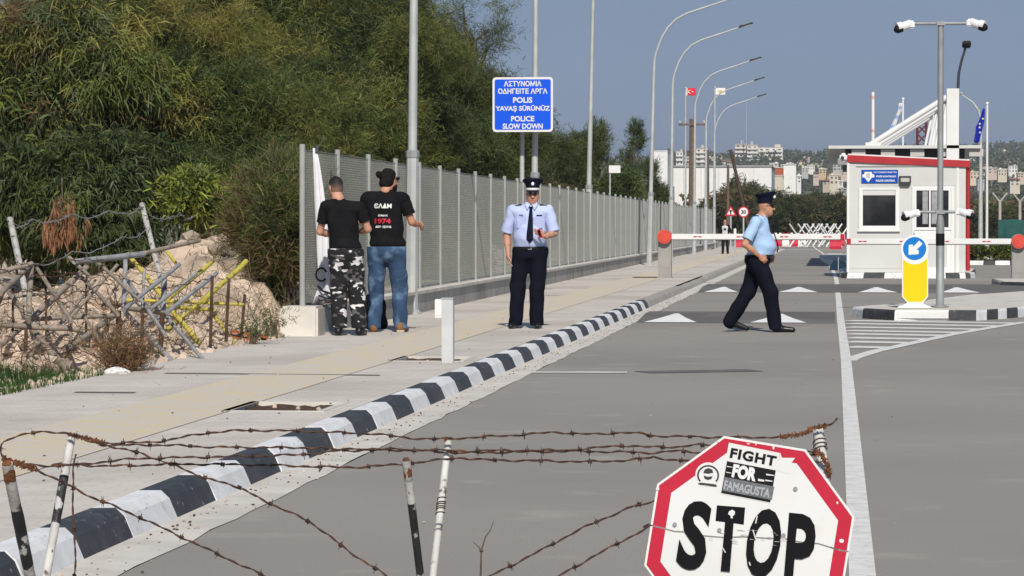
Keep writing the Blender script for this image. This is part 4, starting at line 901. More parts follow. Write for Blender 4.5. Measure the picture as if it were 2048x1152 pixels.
def foliage(name, parent, lobes, n_clump, nb, bl, bw, droop, spread, mats, weights, flat=.85, twig=(.35, .8), jit=.1, up=.25, zmin=.1, mean_mat=True):
    tot = sum(r**2 for _, r in lobes); VV, FF, MM, off = [], [], [], 0
    for c, r in lobes:
        n = max(3, int(n_clump*r*r/tot)); v = rng.normal(0, 1, (n, 3)); v /= np.linalg.norm(v, axis=1, keepdims=True)
        rad = r*rng.uniform(.25, 1, (n, 1))**.45; cs = c+v*rad*np.array([1, 1, flat]); ds = v+rng.normal(0, .35, (n, 3)); ds[:, 2] += up; ds /= np.linalg.norm(ds, axis=1, keepdims=True)
        k = cs[:, 2] > zmin; cs, ds = cs[k], ds[k]; n = len(cs)
        if not n: continue
        V, F = spray(cs, ds, rng.uniform(*twig, n), nb, bl, bw, droop, spread, jit)
        m0 = rng.choice(len(mats), p=np.array(weights)/sum(weights)); mi = np.where(rng.random(n) < .55, m0, rng.choice(len(mats), n, p=np.array(weights)/sum(weights)))
        VV.append(V); FF.append(F+off); MM.append(np.repeat(mi, nb)); off += len(V)
    return np_mesh(name, np.concatenate(VV), np.concatenate(FF), [M[m] for m in mats], parent, np.concatenate(MM))
def trunk(parent, lobes, r0, h0, lean=(0, 0), nlimb=7):
    mb = MB(); top = Vector((lean[0], lean[1], h0)); pts = [Vector((0, 0, -.2)), Vector((lean[0]*.3, lean[1]*.3, h0*.4)), top]
    mb.tube(pts, [r0*1.25, r0, r0*.7], 0, 9, jit=.08)
    for c, r in lobes[:nlimb]:
        c = Vector(c); m_ = (top+c)/2+Vector((random.uniform(-.2, .2), random.uniform(-.2, .2), -.15)); st = pts[1].lerp(top, random.uniform(.5, 1))
        mb.tube([st, m_, c], [r0*.5, r0*.3, r0*.08], 0, 6, jit=.08)
    return mb.build('trunk', M['bark'], parent)
GRP = 'big trees behind the fence and bank'
def big_tree(px, py, Yt, r, label, nl=24, lr=(.42, .85), kind='olive', n=2600, nb=48, zb=.3, group=GRP, bl=.115, bw=.0092, droop=.2):
    c = P(px, py, Yt); root = empty('tree', (c.x, Yt, zb), label, 'tree', group)
    cz = c.z-zb; lobes = lobes_in((0, 0, cz), tuple(q*1.12 for q in r), nl, lr); core = lobes_in((0, 0, cz), tuple(q*.6 for q in r), 6, (.7, 1.1))
    W_ = {'olive': (('leaf_olive', 'leaf_yellow', 'leaf_dark', 'leaf_grey'), (.5, .18, .2, .12)), 'yellow': (('leaf_yellow', 'leaf_olive', 'leaf_grey', 'leaf_brown'), (.52, .28, .12, .08)), 'dark': (('leaf_dark', 'leaf_olive', 'leaf_grey'), (.55, .3, .15)), 'grey': (('leaf_grey', 'leaf_dark', 'leaf_olive'), (.4, .35, .25))}[kind]
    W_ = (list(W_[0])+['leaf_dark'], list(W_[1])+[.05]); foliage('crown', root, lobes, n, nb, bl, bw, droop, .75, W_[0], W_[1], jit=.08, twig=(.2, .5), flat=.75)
    if n > 600: foliage('inner_crown', root, core, int(n*.45), 24, bl*1.3, bw*1.6, droop, .8, ('leaf_dark', 'leaf_olive'), (.8, .2), jit=.15)  # darker inner leaves put the crown's shaded depth into the colour
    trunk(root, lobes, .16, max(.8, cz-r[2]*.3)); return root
big_tree(90, 235, 46, (2.2, 1.6, 1.7), 'drooping yellowish tree at the far left, hanging over the bank', kind='yellow', bl=.22, bw=.021, droop=.8, n=2200, nb=26)
big_tree(250, 150, 50, (2.6, 1.8, 1.9), 'yellow green tree second from the left edge, below the patch of sky', kind='yellow', bl=.14)
big_tree(480, 60, 56, (2.6, 1.8, 2.6), 'tall olive green tree rising out of the picture above the yellow stakes', kind='olive', n=3200)
big_tree(400, 270, 47, (2.3, 1.2, 1.1), 'low spreading olive tree behind the yellow stakes', kind='olive', n=2300)
big_tree(640, 120, 60, (2.5, 1.8, 2.4), 'feathery olive tree above the near end of the mesh fence', kind='olive', n=3200)
big_tree(640, 270, 52, (1.7, 1.2, 1.1), 'lower feathery tree just behind the two men at the fence', kind='olive', n=2000)
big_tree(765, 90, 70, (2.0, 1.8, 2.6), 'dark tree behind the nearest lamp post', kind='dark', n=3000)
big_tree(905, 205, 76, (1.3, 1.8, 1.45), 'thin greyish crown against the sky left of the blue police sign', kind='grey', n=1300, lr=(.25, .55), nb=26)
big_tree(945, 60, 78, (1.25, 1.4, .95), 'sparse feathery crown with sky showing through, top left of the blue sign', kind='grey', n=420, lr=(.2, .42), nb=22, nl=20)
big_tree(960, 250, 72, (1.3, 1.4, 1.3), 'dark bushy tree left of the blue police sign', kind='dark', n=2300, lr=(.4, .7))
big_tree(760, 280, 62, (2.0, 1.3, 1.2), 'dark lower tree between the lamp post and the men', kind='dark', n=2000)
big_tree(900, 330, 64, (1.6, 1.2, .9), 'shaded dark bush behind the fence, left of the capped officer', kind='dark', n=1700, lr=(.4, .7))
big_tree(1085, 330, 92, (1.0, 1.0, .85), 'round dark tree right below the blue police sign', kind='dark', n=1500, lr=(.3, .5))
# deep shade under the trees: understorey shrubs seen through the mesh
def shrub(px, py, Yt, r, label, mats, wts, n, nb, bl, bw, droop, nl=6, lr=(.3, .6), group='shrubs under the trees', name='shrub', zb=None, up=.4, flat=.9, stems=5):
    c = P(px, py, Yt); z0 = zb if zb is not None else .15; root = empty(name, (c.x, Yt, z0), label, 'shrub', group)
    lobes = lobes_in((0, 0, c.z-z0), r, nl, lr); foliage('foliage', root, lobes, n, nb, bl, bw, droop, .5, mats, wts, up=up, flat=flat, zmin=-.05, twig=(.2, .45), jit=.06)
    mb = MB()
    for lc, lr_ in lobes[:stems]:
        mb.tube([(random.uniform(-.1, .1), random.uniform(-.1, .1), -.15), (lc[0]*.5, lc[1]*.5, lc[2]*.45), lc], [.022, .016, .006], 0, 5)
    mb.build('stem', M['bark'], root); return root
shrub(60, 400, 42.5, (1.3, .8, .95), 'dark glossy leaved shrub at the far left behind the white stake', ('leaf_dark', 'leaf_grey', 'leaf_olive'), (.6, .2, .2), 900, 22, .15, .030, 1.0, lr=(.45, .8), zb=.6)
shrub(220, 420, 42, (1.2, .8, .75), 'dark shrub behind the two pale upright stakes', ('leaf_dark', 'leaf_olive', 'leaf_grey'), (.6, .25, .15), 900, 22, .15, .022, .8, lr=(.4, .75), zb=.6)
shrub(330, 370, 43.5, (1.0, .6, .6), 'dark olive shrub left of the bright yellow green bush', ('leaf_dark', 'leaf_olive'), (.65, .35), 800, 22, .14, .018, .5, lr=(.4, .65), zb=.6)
shrub(402, 418, 39.2, (.40, .3, .34), 'bright yellow green bush on top of the dirt bank', ('leaf_bright', 'leaf_olive', 'leaf_pine'), (.6, .2, .2), 340, 20, .12, .024, .2, lr=(.16, .3), zb=.9, up=.8)
shrub(500, 350, 43, (.9, .6, .65), 'dark olive shrub between the bright bush and the brown bush', ('leaf_dark', 'leaf_olive'), (.5, .5), 800, 22, .14, .016, .5, lr=(.35, .6), zb=.6)
shrub(556, 405, 36.6, (.42, .40, .50), 'feathery olive brown bush beside the fence end', ('leaf_olive', 'leaf_brown', 'leaf_grey'), (.5, .35, .15), 1300, 26, .15, .008, -.1, nl=11, lr=(.26, .42), zb=.5, up=.9, stems=9)
shrub(562, 500, 36.2, (.28, .3, .24), 'twiggy brown undergrowth left of the concrete footing', ('leaf_brown', 'leaf_dark', 'leaf_olive'), (.55, .25, .2), 600, 24, .15, .008, .1, nl=8, lr=(.2, .34), zb=.3, up=.4, stems=8)
shrub(580, 455, 36.0, (.25, .3, .75), 'narrow olive bush touching the first fence post', ('leaf_olive', 'leaf_brown', 'leaf_dark'), (.5, .3, .2), 500, 24, .15, .009, .1, lr=(.2, .34), zb=.3, up=.6)
shrub(240, 712, 25.6, (.25, .2, .12), 'dry brown bush at the pavement edge in front of the stakes', ('leaf_brown', 'leaf_dead'), (.75, .25), 200, 20, .08, .0055, .0, lr=(.08, .14), zb=.12, up=.7, group=None, stems=8)
shrub(505, 660, 31.5, (.14, .12, .05), 'small green weed patch next to the broken bricks', ('grass_green', 'leaf_olive'), (.7, .3), 40, 14, .06, .008, .0, lr=(.06, .1), zb=.15, up=1, group=None)
shrub(545, 640, 33.2, (.18, .12, .06), 'sparse olive weeds at the foot of the concrete footing', ('leaf_olive', 'leaf_brown'), (.3, .7), 26, 12, .07, .007, .0, lr=(.06, .1), zb=.2, up=1, group=None)
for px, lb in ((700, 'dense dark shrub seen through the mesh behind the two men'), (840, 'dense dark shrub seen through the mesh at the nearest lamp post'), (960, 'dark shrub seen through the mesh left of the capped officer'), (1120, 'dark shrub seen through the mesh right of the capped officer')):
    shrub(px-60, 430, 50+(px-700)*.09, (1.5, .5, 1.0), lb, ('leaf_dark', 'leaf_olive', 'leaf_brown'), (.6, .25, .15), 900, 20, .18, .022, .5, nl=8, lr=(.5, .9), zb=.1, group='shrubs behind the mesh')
# dead orange branch hanging in the left tree
c = P(122, 428, 41); root = empty('dead_branch', (c.x, 41, c.z), 'hanging clump of dead orange leaves in the dark shrub at left', 'branch')
cs = np.stack([rng.normal(0, .09, 40), rng.normal(0, .06, 40), rng.uniform(-.28, .22, 40)], -1); cs[:, 0] *= (1.2-cs[:, 2]*1.6)
V, F = spray(cs, np.tile([[0, 0, -1.]], (40, 1)), np.full(40, .2), 14, .13, .02, .9, .3, .03); np_mesh('leaves', V, F, M['leaf_dead'], root)
mb = MB(); mb.tube([(0, .05, .5), (.02, 0, .2), (0, 0, -.1)], [.012, .01, .005], 0, 5); mb.build('twig', M['bark'], root)
# pines and saplings beyond the fence
def pine(px, ytop, Yt, w, label, mats=('leaf_pine', 'leaf_dark'), wts=(.6, .4), sparse=False):
    c = P(px, ytop, Yt); H = c.z-.1; root = empty('pine_tree', (c.x, Yt, .1), label, 'tree', 'young pines beyond the fence')
    lobes = []; nlay = 9 if not sparse else 8; mb = MB(); mb.tube([(0, 0, -.2), (.03, 0, H*.5), (0, 0, H)], [.10, .07, .015], 0, 7, jit=.08)
    for k in range(nlay):
        t = k/(nlay-1); z = H*(.22+.76*t); rr = w*(1-t)**.8*(1 if not sparse else .95)+.10
        for j in range(6 if not sparse else 4):
            a = rng.uniform(0, 6.28); q = np.array([math.cos(a)*rr*rng.uniform(.55, 1), math.sin(a)*rr*rng.uniform(.4, 1), z+.25*rr+rng.uniform(-.1, .1)])
            lobes.append((q, rng.uniform(.18, .34)*(1.25 if not sparse else .85))); mb.tube([(0, 0, z-.1), tuple(q)], [.03, .01], 0, 5)
    foliage('crown', root, lobes, 900 if not sparse else 420, 22, .16, .016, -.3, .5, mats, wts, up=.9, twig=(.15, .35), jit=.05, flat=1.1)
    mb.build('trunk', M['bark'], root)
pine(1196, 264, 118, 1.25, 'full green pine between the blue sign and the white board'); pine(1160, 285, 124, .9, 'pine crown half hidden behind the third lamp post')
pine(1267, 258, 124, .95, 'tall gappy young pine in front of the white wall', sparse=True); pine(1300, 335, 128, .55, 'small thin pine against the white wall', sparse=True); pine(1328, 385, 130, .5, 'low thin sapling against the white wall, right of the others', sparse=True)
for px, py, Yt, r, lb in ((1130, 395, 108, (1.3, .8, .8), 'dark bush behind the fence below the blue sign'), (1225, 385, 112, (.9, .8, .55), 'dark bush behind the fence under the white board')):
    shrub(px, py, Yt, r, lb, ('leaf_pine', 'leaf_dark', 'leaf_olive'), (.4, .4, .2), 900, 20, .18, .03, .3, lr=(.4, .7), zb=.1, group='bushes beyond the fence')
# treeline across the background: big bushy trees
tl = [(1365, 428, 1.4, 0), (1400, 410, 2.0, 0), (1432, 385, 2.5, 2), (1462, 372, 2.6, 1), (1492, 362, 2.7, 0), (1525, 378, 2.5, 2), (1560, 392, 2.5, 1), (1592, 386, 2.6, 0), (1625, 380, 2.8, 2), (1655, 392, 2.6, 1), (1685, 388, 2.7, 0), (1950, 420, 2.3, 1), (1985, 405, 2.3, 2), (2022, 410, 2.3, 0), (2050, 400, 2.3, 1)]
protos = []
for k in range(3):
    root = empty('bushy_tree', (0, 0, 0), 'x', 'tree', 'bushy trees of the background treeline')
    lobes = lobes_in((0, 0, 3.1), (2.4, 2.0, 2.2), 13, (.8, 1.5))+lobes_in((0, 0, 1.2), (2.3, 1.6, .7), 6, (.7, 1.1))
    foliage('crown', root, lobes, 1500, 20, .42, .075, .3, .55, ('leaf_far', 'leaf_brown', 'leaf_dark'), ((.8, .1, .1), (.6, .3, .1), (.6, .1, .3))[k], twig=(.4, .9), jit=.18)
    trunk(root, lobes, .2, 1.6); protos.append(root)
used = [False]*3
tlab = ['leftmost dark bushy tree below the white warehouse', 'dark bushy tree behind the last lamp posts', 'dark bushy tree below the left half of the white warehouse', 'bushy tree behind the far road signs', 'dark bushy tree behind the leaning dark barrier arm', 'bushy tree just left of the walking officer\'s cap', 'bushy tree directly behind the walking officer\'s cap', 'bushy tree right of the walking officer\'s face', 'broad dark bushy tree above the white crossed stakes', 'dark bushy tree above the right end of the crossed stakes', 'bushy tree partly hidden by the booth\'s left wall', 'olive bushy tree just right of the booth', 'olive bushy tree behind the blue flag pole', 'olive bushy tree behind the green sheeted fence', 'bushy tree at the right picture edge']
for i, (px, yt, hw, k) in enumerate(tl):
    Yt = 285+(i*37 % 50) if px < 1800 else 260+(i*29 % 40); o = protos[k] if not used[k] else copy_tree(protos[k]); used[k] = True
    p = P(px, 452, Yt); top = P(px, yt, Yt).z; s = top/5.6
    o.location = (p.x, Yt, -.05); o.scale = (s*1.15, s*1.15, s); o.rotation_euler = (0, 0, i*1.7); o['label'] = tlab[i]
# planted bed shrubs
for i, px in enumerate((1930, 1946, 1962, 1990, 2006, 2022)):
    Yt = 110.2; p = P(px, 512, Yt); root = empty('bed_plant', (p.x, Yt, .13), ['leafy plant nearest the red down pipe in the bed', 'leafy plant second from the red down pipe in the bed', 'leafy plant just left of the white flagpole foot', 'leafy plant just right of the white flagpole foot', 'pale yellow topped plant second from the flagpole foot on the right', 'leafy plant beside the right barrier post in the bed'][i], 'plant', 'plants in the kerbed bed')
    foliage('foliage', root, lobes_in((0, 0, .30), (.22, .2, .18), 5, (.12, .2)), 150, 14, .10, .03, .2, .6, ('leaf_pine', 'leaf_bright', 'leaf_dark'), (.4, .35, .25), twig=(.1, .2), jit=.04, up=.7, zmin=0)
    mb = MB(); [mb.tube([(0, 0, -.05), (random.uniform(-.15, .15), 0, .35)], [.012, .006], 0, 5) for _ in range(4)]; mb.build('stem', M['bark'], root)

# ================================================================ OLD KNIFE RESTS ON THE BANK
def at(px, py, Y): return P(px, py, Y)
def stakes_thing(label, name, cat, bars, wires=(), group='old stake barricades on the bank'):
    """bars: (px0,py0,Y0, px1,py1,Y1, radius, material)"""
    pts = [at(*b[:3]) for b in bars]+[at(*b[3:6]) for b in bars]; c = sum(pts, Vector())/len(pts); c.z = .12
    root = empty(name, c, label, cat, group)
    for i, b in enumerate(bars):
        a, e_ = at(*b[:3])-c, at(*b[3:6])-c; mb = MB(); n = 5
        mb.tube([a.lerp(e_, k/n)+Vector((random.uniform(-1, 1), 0, random.uniform(-1, 1)))*b[6]*.12 for k in range(n+1)], [b[6]*.85*random.uniform(.9, 1.08) for k in range(n+1)], 0, 7)
        mb.build('beam' if abs(e_.z-a.z) < .35*abs(e_.x-a.x) else 'stake', M[b[7]], root)
    if wires:
        mb = MB()
        for w in wires:
            p = [at(*q)-c for q in w]; pp = []
            for i in range(len(p)-1):
                for k in range(6): pp.append(p[i].lerp(p[i+1], k/6)+Vector((random.gauss(0, .012), random.gauss(0, .012), random.gauss(0, .012))))
            pp.append(p[-1]); mb.tube(pp, .004, 0, 4)
            for q in pp[1::2]:
                for _ in range(2): d = Vector((random.gauss(0, 1), random.gauss(0, 1), random.gauss(0, 1))).normalized()*.03; mb.tube([q-d, q+d], .0025, 0, 3)
        mb.build('barbed_wire', M['rust'], root)
    return root
z1 = lambda x, y: (x*.434, 300+y*.434)
def B(x0, y0, Y0, x1, y1, Y1, r=.03, m='stake'): a, b = z1(x0, y0), z1(x1, y1); return (*a, Y0, *b, Y1, r, m)
def Wz(*pts, Y=27): return [(*z1(x, y), Y+random.uniform(-.3, .3)) for x, y in pts]
stakes_thing('weathered grey stake barricade at the left picture edge, its thick leg reaching the grass', 'knife_rest', 'knife rest', [
    B(-60, 575, 26, 150, 525, 26.3, .026), B(0, 660, 25.4, 145, 525, 26.6, .030), B(-40, 770, 26.8, 20, 640, 25.6, .028), B(0, 590, 26.6, 135, 790, 25.6, .028), B(145, 535, 26.6, 130, 790, 26, .033), B(170, 545, 27, 330, 790, 25.6, .022),
    B(-60, 800, 25.6, 385, 828, 25.9, .030), B(150, 830, 26, 345, 1060, 24.8, .036), B(0, 905, 25.2, 130, 790, 26.2, .028), B(115, 945, 25.2, 300, 780, 26.5, .020), B(40, 860, 26.6, 150, 985, 25.5, .016), B(60, 640, 26.4, 60, 900, 26, .014, 'picket'), B(210, 560, 26.8, 215, 880, 26.4, .013, 'picket'), B(-20, 690, 26.2, 260, 655, 26.8, .016)],
    [Wz((0, 545), (80, 575), (220, 590), (360, 560), (500, 590), Y=25.8), Wz((40, 660), (160, 640), (280, 690), (420, 740), Y=26), Wz((0, 505), (60, 520), (150, 530), (330, 500), (480, 505), Y=26), Wz((0, 600), (100, 640), (240, 700), (400, 640), (520, 610), Y=26), Wz((0, 700), (90, 720), (200, 830), (340, 900), (460, 960), Y=25.6), Wz((20, 850), (120, 900), (200, 970), (350, 930), Y=25.4)])
stakes_thing('weathered brown stake barricade in the middle of the row, long beam across', 'knife_rest', 'knife rest', [
    B(150, 780, 27, 540, 762, 27.6, .026), B(130, 790, 26.6, 400, 540, 28, .034), B(320, 495, 27.8, 420, 590, 27.2, .024), B(540, 530, 28, 300, 800, 26.8, .020), B(380, 590, 28, 545, 760, 26.8, .024), B(300, 925, 26.4, 530, 760, 27.8, .032), B(330, 600, 27.4, 325, 900, 27.2, .018), B(500, 760, 27.8, 490, 900, 27.4, .020), B(440, 510, 28.2, 640, 690, 27, .020), B(400, 560, 28, 395, 880, 27.4, .013, 'picket'), B(440, 600, 28, 300, 780, 27, .014), B(350, 700, 27.6, 470, 900, 26.8, .016), B(590, 560, 28.4, 470, 720, 27.4, .014)],
    [Wz((250, 560), (390, 610), (480, 560), (600, 600), Y=27.6), Wz((280, 740), (420, 690), (520, 720), (640, 690), Y=27.2), Wz((330, 500), (450, 560), (530, 620), (520, 740), Y=27.4), Wz((300, 620), (380, 640), (470, 700), (560, 790), (540, 880), Y=27.3), Wz((310, 860), (380, 900), (440, 830), (540, 790), Y=27), Wz((520, 640), (540, 700), (555, 800), (540, 890), Y=27.8)])
stakes_thing('bluish grey stake barricade right of the middle, its stakes slanting to the right', 'knife_rest', 'knife rest', [
    B(570, 725, 28.5, 770, 752, 29, .030), B(580, 490, 29, 570, 730, 28.5, .028, 'stake_blue'), B(570, 735, 28, 825, 528, 29.6, .026, 'stake_blue'), B(570, 740, 29.2, 785, 962, 27.6, .028, 'stake_blue'), B(770, 748, 28.6, 1000, 565, 30, .026, 'stake_blue'), B(690, 735, 28.6, 905, 570, 29.8, .022, 'stake_blue'), B(580, 590, 29.4, 760, 850, 28, .022, 'stake_blue'), B(760, 590, 29.4, 750, 760, 29, .034, 'stake_blue'), B(760, 760, 29.2, 935, 965, 28, .022, 'stake_blue'), B(600, 870, 28, 760, 750, 29.4, .020, 'stake_blue'), B(665, 560, 29.4, 655, 760, 29, .018, 'stake_blue')],
    [Wz((600, 600), (700, 640), (840, 620), (980, 590), Y=29), Wz((580, 760), (650, 830), (760, 860), (860, 920), Y=28.4), Wz((700, 900), (800, 870), (900, 950), Y=28.4)])
stakes_thing('yellow painted stake barricade in front of the dirt bank', 'knife_rest', 'knife rest', [
    B(590, 480, 32.4, 745, 670, 31.6, .030, 'yellow_stake'), B(795, 740, 31.2, 950, 930, 30.4, .032, 'yellow_stake'), B(770, 690, 31, 980, 512, 32.4, .030, 'yellow_stake'), B(760, 835, 30.8, 985, 650, 32, .024, 'yellow_stake'), B(940, 690, 31.4, 1135, 515, 32.6, .034, 'yellow_stake'), B(560, 690, 31.6, 1125, 712, 32, .020, 'yellow_stake'), B(760, 720, 31.4, 985, 738, 31.8, .026, 'yellow_stake'), B(985, 760, 32, 1080, 892, 31.4, .026, 'yellow_stake'), B(770, 470, 32.6, 810, 520, 32.4, .022, 'yellow_stake')],
    [Wz((600, 520), (700, 560), (860, 590), (960, 640), (1120, 700), Y=31.6), Wz((800, 640), (900, 700), (980, 800), (1060, 870), Y=31.4), Wz((780, 760), (840, 840), (960, 890), (1040, 900), Y=31)])
def single(label, x0, y0, Y0, x1, y1, Y1, r, m, name='stake', cat='stake', group=None):
    a, b = at(*z1(x0, y0), Y0), at(*z1(x1, y1), Y1); root = empty(name, b, label, cat, group); mb = MB(); d = a-b
    mb.tube([-d*.25, d*.3, d*.7, d], [r, r*.95, r, r*.9], 0, 8); mb.build('shaft', M[m], root)
    mb = MB(); mb.tube([d, d*1.03], [r*1.02, r*.8], 0, 8); mb.build('tip', M[m], root)
single('tall pale upright stake at the far left with a wire at its top', 48, 325, 29, 132, 720, 28.4, .034, 'stake_grey')
single('pale leaning upright stake above the left end of the yellow barricade', 655, 255, 32.6, 722, 520, 32.2, .032, 'stake_grey')
single('long grey beam lying across the top of the middle barricade', 350, 515, 27.5, 600, 487, 28.4, .030, 'stake_blue', 'beam', 'beam')
single('brown beam poking right above the yellow barricade', 665, 475, 30.5, 870, 428, 31.4, .024, 'stake', 'beam', 'beam')
for i, (x0, y0, x1, y1, Yp, lb) in enumerate(((548, 745, 545, 900, 27.9, 'black iron picket below the middle barricade\'s beam end'), (748, 755, 738, 950, 28.6, 'thick black iron picket below the bluish barricade\'s beam end'), (657, 760, 652, 950, 28.3, 'thin black iron picket between the two thicker ones'), (978, 590, 968, 950, 29.6, 'black iron picket left in front of the yellow stakes'), (1055, 600, 1040, 890, 31.2, 'rusty iron picket in the middle of the yellow stakes'), (1128, 670, 1112, 852, 32.4, 'dark iron picket beside the broken bricks'), (120, 830, 116, 1015, 25.6, 'black iron picket at the far left below the thick beam'))):
    single(lb, x0, y0, Yp, x1, y1, Yp, .017 if i not in (0, 1) else .026, 'picket', 'iron_picket', 'picket', 'black iron pickets in the barricades')
# dry brush tangled over the bank
n = 260; x = -6.25-np.abs(rng.normal(0, 1.5, n)); y = rng.uniform(22, 39, n); z = bank_z(x, y)
k = rng.random(n) < .9; cs = np.stack([x, y, z+rng.uniform(.0, .12, n)], -1); ds = rng.normal(0, 1, (n, 3)); ds[:, 2] = np.abs(ds[:, 2])*.5; ds /= np.linalg.norm(ds, axis=1, keepdims=True)
V, F = spray(cs, ds, np.full(n, .35), 16, .22, .007, .05, .5, .10, 0); mi = np.repeat(rng.choice(3, n, p=[.55, .3, .15]), 16)
tag(np_mesh('dry_brush', V, F, [M['leaf_brown'], M['picket'], M['leaf_olive']], None, mi), 'dry twigs and dead brush tangled over the pale dirt bank', 'brush', kind='stuff')
# wires between the tall stakes
mb = MB()
for w in ([(*z1(55, 330), 29), (*z1(150, 320), 29.6), (*z1(330, 295), 30.4), (*z1(500, 280), 31.4), (*z1(655, 262), 32.6)], [(*z1(120, 520), 29), (*z1(330, 470), 30), (*z1(560, 400), 31.2), (*z1(690, 350), 32.4)], [(*z1(690, 300), 32.6), (*z1(830, 290), 34), (*z1(900, 300), 36)]):
    p = [at(*q) for q in w]; pp = []
    for i in range(len(p)-1):
        for k in range(8): t = k/8; pp.append(p[i].lerp(p[i+1], t)+Vector((0, 0, -.06*math.sin(math.pi*t)+random.gauss(0, .006))))
    pp.append(p[-1]); mb.tube(pp, .005, 0, 4)
    for q in pp[1::2]:
        for _ in range(2): d = Vector((random.gauss(0, 1), random.gauss(0, 1), random.gauss(0, 1))).normalized()*.035; mb.tube([q-d, q+d], .003, 0, 3)
tag(mb.build('barbed_wire', M['galv_dull']), 'sagging grey barbed wire strung between the two tall pale stakes', 'barbed wire')
# broken brick and litter
g = at(*z1(1140, 868), 32.6); root = empty('hollow_brick', g-Vector((0, 0, .06)), 'broken orange hollow brick lying beside the yellow barricade', 'brick')
mb = MB()
for z in (0, .055, .11): mb.box((0, 0, z), (.40, .18, .016))
for x in (-.19, -.095, 0, .095, .19):
    mb.box((x, 0, .0275), (.014, .178, .038)); mb.box((x, 0, .0825), (.014, .178, .038))
o = mb.build('block', M['brick'], root); root.rotation_euler = (R(4), R(10), R(15))
g = at(*z1(540, 1025), 25.2); root = empty('crumpled_bag', g, 'crumpled white plastic bag on the rubble beside the dry bush', 'litter')
mb = MB(); mb.ico((0, 0, 0), .07, 0, 3, sq=(1.5, 1, .6), jit=.18, smooth=False); mb.build('bag', M['white'], root)
# ================================================================ PEOPLE  (smooth distance fields turned into one skin each)
def surfnet(F, o, h):
    nx, ny, nz = F.shape; S = F < 0
    cnt = np.zeros((nx-1, ny-1, nz-1), np.int8)
    for a in (0, 1):
        for b in (0, 1):
            for c in (0, 1): cnt += S[a:nx-1+a, b:ny-1+b, c:nz-1+c]
    act = (cnt > 0) & (cnt < 8); ids = np.full(act.shape, -1, np.int64); I = np.argwhere(act); ids[act] = np.arange(len(I))
    acc = np.zeros((len(I), 3)); num = np.zeros(len(I)); cor = [(a, b, c) for a in (0, 1) for b in (0, 1) for c in (0, 1)]
    val = {k: F[I[:, 0]+k[0], I[:, 1]+k[1], I[:, 2]+k[2]] for k in cor}
    for k in cor:
        for ax in range(3):
            if k[ax]: continue
            k2 = list(k); k2[ax] = 1; k2 = tuple(k2); a, b = val[k], val[k2]; cr = (a < 0) != (b < 0)
            t = np.where(cr, a/np.where(cr, a-b, 1), 0)
            p = np.tile(np.array(k, float), (len(I), 1)); p[:, ax] += t; acc += p*cr[:, None]; num += cr
    V = (I+acc/num[:, None])*h+np.array(o); Q = []
    for ax in range(3):
        sl0 = [slice(None)]*3; sl1 = [slice(None)]*3; sl0[ax] = slice(0, -1); sl1[ax] = slice(1, None)
        A, B_ = S[tuple(sl0)], S[tuple(sl1)]; E = np.argwhere(A != B_); u, v = (ax+1) % 3, (ax+2) % 3
        ok = (E[:, u] > 0) & (E[:, v] > 0) & (E[:, u] < F.shape[u]-1) & (E[:, v] < F.shape[v]-1); E = E[ok]; ins = A[E[:, 0], E[:, 1], E[:, 2]]
        def cell(du, dv): q = E.copy(); q[:, u] -= du; q[:, v] -= dv; return ids[q[:, 0], q[:, 1], q[:, 2]]
        q = np.stack([cell(1, 1), cell(0, 1), cell(0, 0), cell(1, 0)], 1); q[~ins] = q[~ins][:, ::-1]; Q.append(q)
    return V, np.concatenate(Q)
def nrm(v): v = np.asarray(v, float); return v/(np.linalg.norm(v)+1e-9)
def cone(a, b, ra, rb, k=.02, m=0): return ('c', np.array(a, float), np.array(b, float), ra, rb, k, m)
def ell(c, r, k=.02, m=0, rot=None): return ('e', np.array(c, float), np.array(r, float), rot, 0, k, m)
def prim_d(p, P_):
    if p[0] == 'c':
        _, a, b, ra, rb, _, _ = p; ab = b-a; t = np.clip(((P_-a)@ab)/max(ab@ab, 1e-9), 0, 1)
        return np.linalg.norm(P_-a-t[..., None]*ab, axis=-1)-(ra+(rb-ra)*t)
    _, c, r, rot, _, _, _ = p; q = P_-c
    if rot is not None: q = q@rot
    k0 = np.linalg.norm(q/r, axis=-1); k1 = np.linalg.norm(q/(r*r), axis=-1); return k0*(k0-1)/np.maximum(k1, 1e-6)
def field(prims, P_, off=0.0, noise=None, cuts=()):
    D = None
    for p in prims:
        d = prim_d(p, P_).astype(np.float32)
        if D is None: D = d; continue
        k = p[5]; h = np.clip(.5+.5*(D-d)/k, 0, 1); D = D*(1-h)+d*h-k*h*(1-h)
    D = D-off
    if noise: D = D+noise(P_)
    for (n, c) in cuts: D = np.maximum(D, (P_@np.array(n, np.float32))-c)
    return D
def sdf_mesh(prims, h, pad=.05, **kw):
    lo = np.full(3, 9.); hi = -lo
    for p in prims:
        if p[0] == 'c':
            for q, r in ((p[1], p[3]), (p[2], p[4])): lo = np.minimum(lo, q-r); hi = np.maximum(hi, q+r)
        else: R_ = max(p[2]); lo = np.minimum(lo, p[1]-R_); hi = np.maximum(hi, p[1]+R_)
    lo = lo-pad; hi = hi+pad; n = np.ceil((hi-lo)/h).astype(int)+1
    ax = [lo[i]+h*np.arange(n[i]) for i in range(3)]; P_ = np.stack(np.meshgrid(*ax, indexing='ij'), -1).astype(np.float32)
    Fd = field(prims, P_, **kw); V, Q = surfnet(Fd, lo, h); return V, Q
def mat_ids(prims, V, Q, base=0):
    cen = V[Q].mean(1); best = np.full(len(Q), 1e9); idx = np.full(len(Q), base)
    for p in prims:
        if p[6] < 0: continue
        d = prim_d(p, cen); k = d < best; best[k] = d[k]; idx[k] = p[6]
    return idx
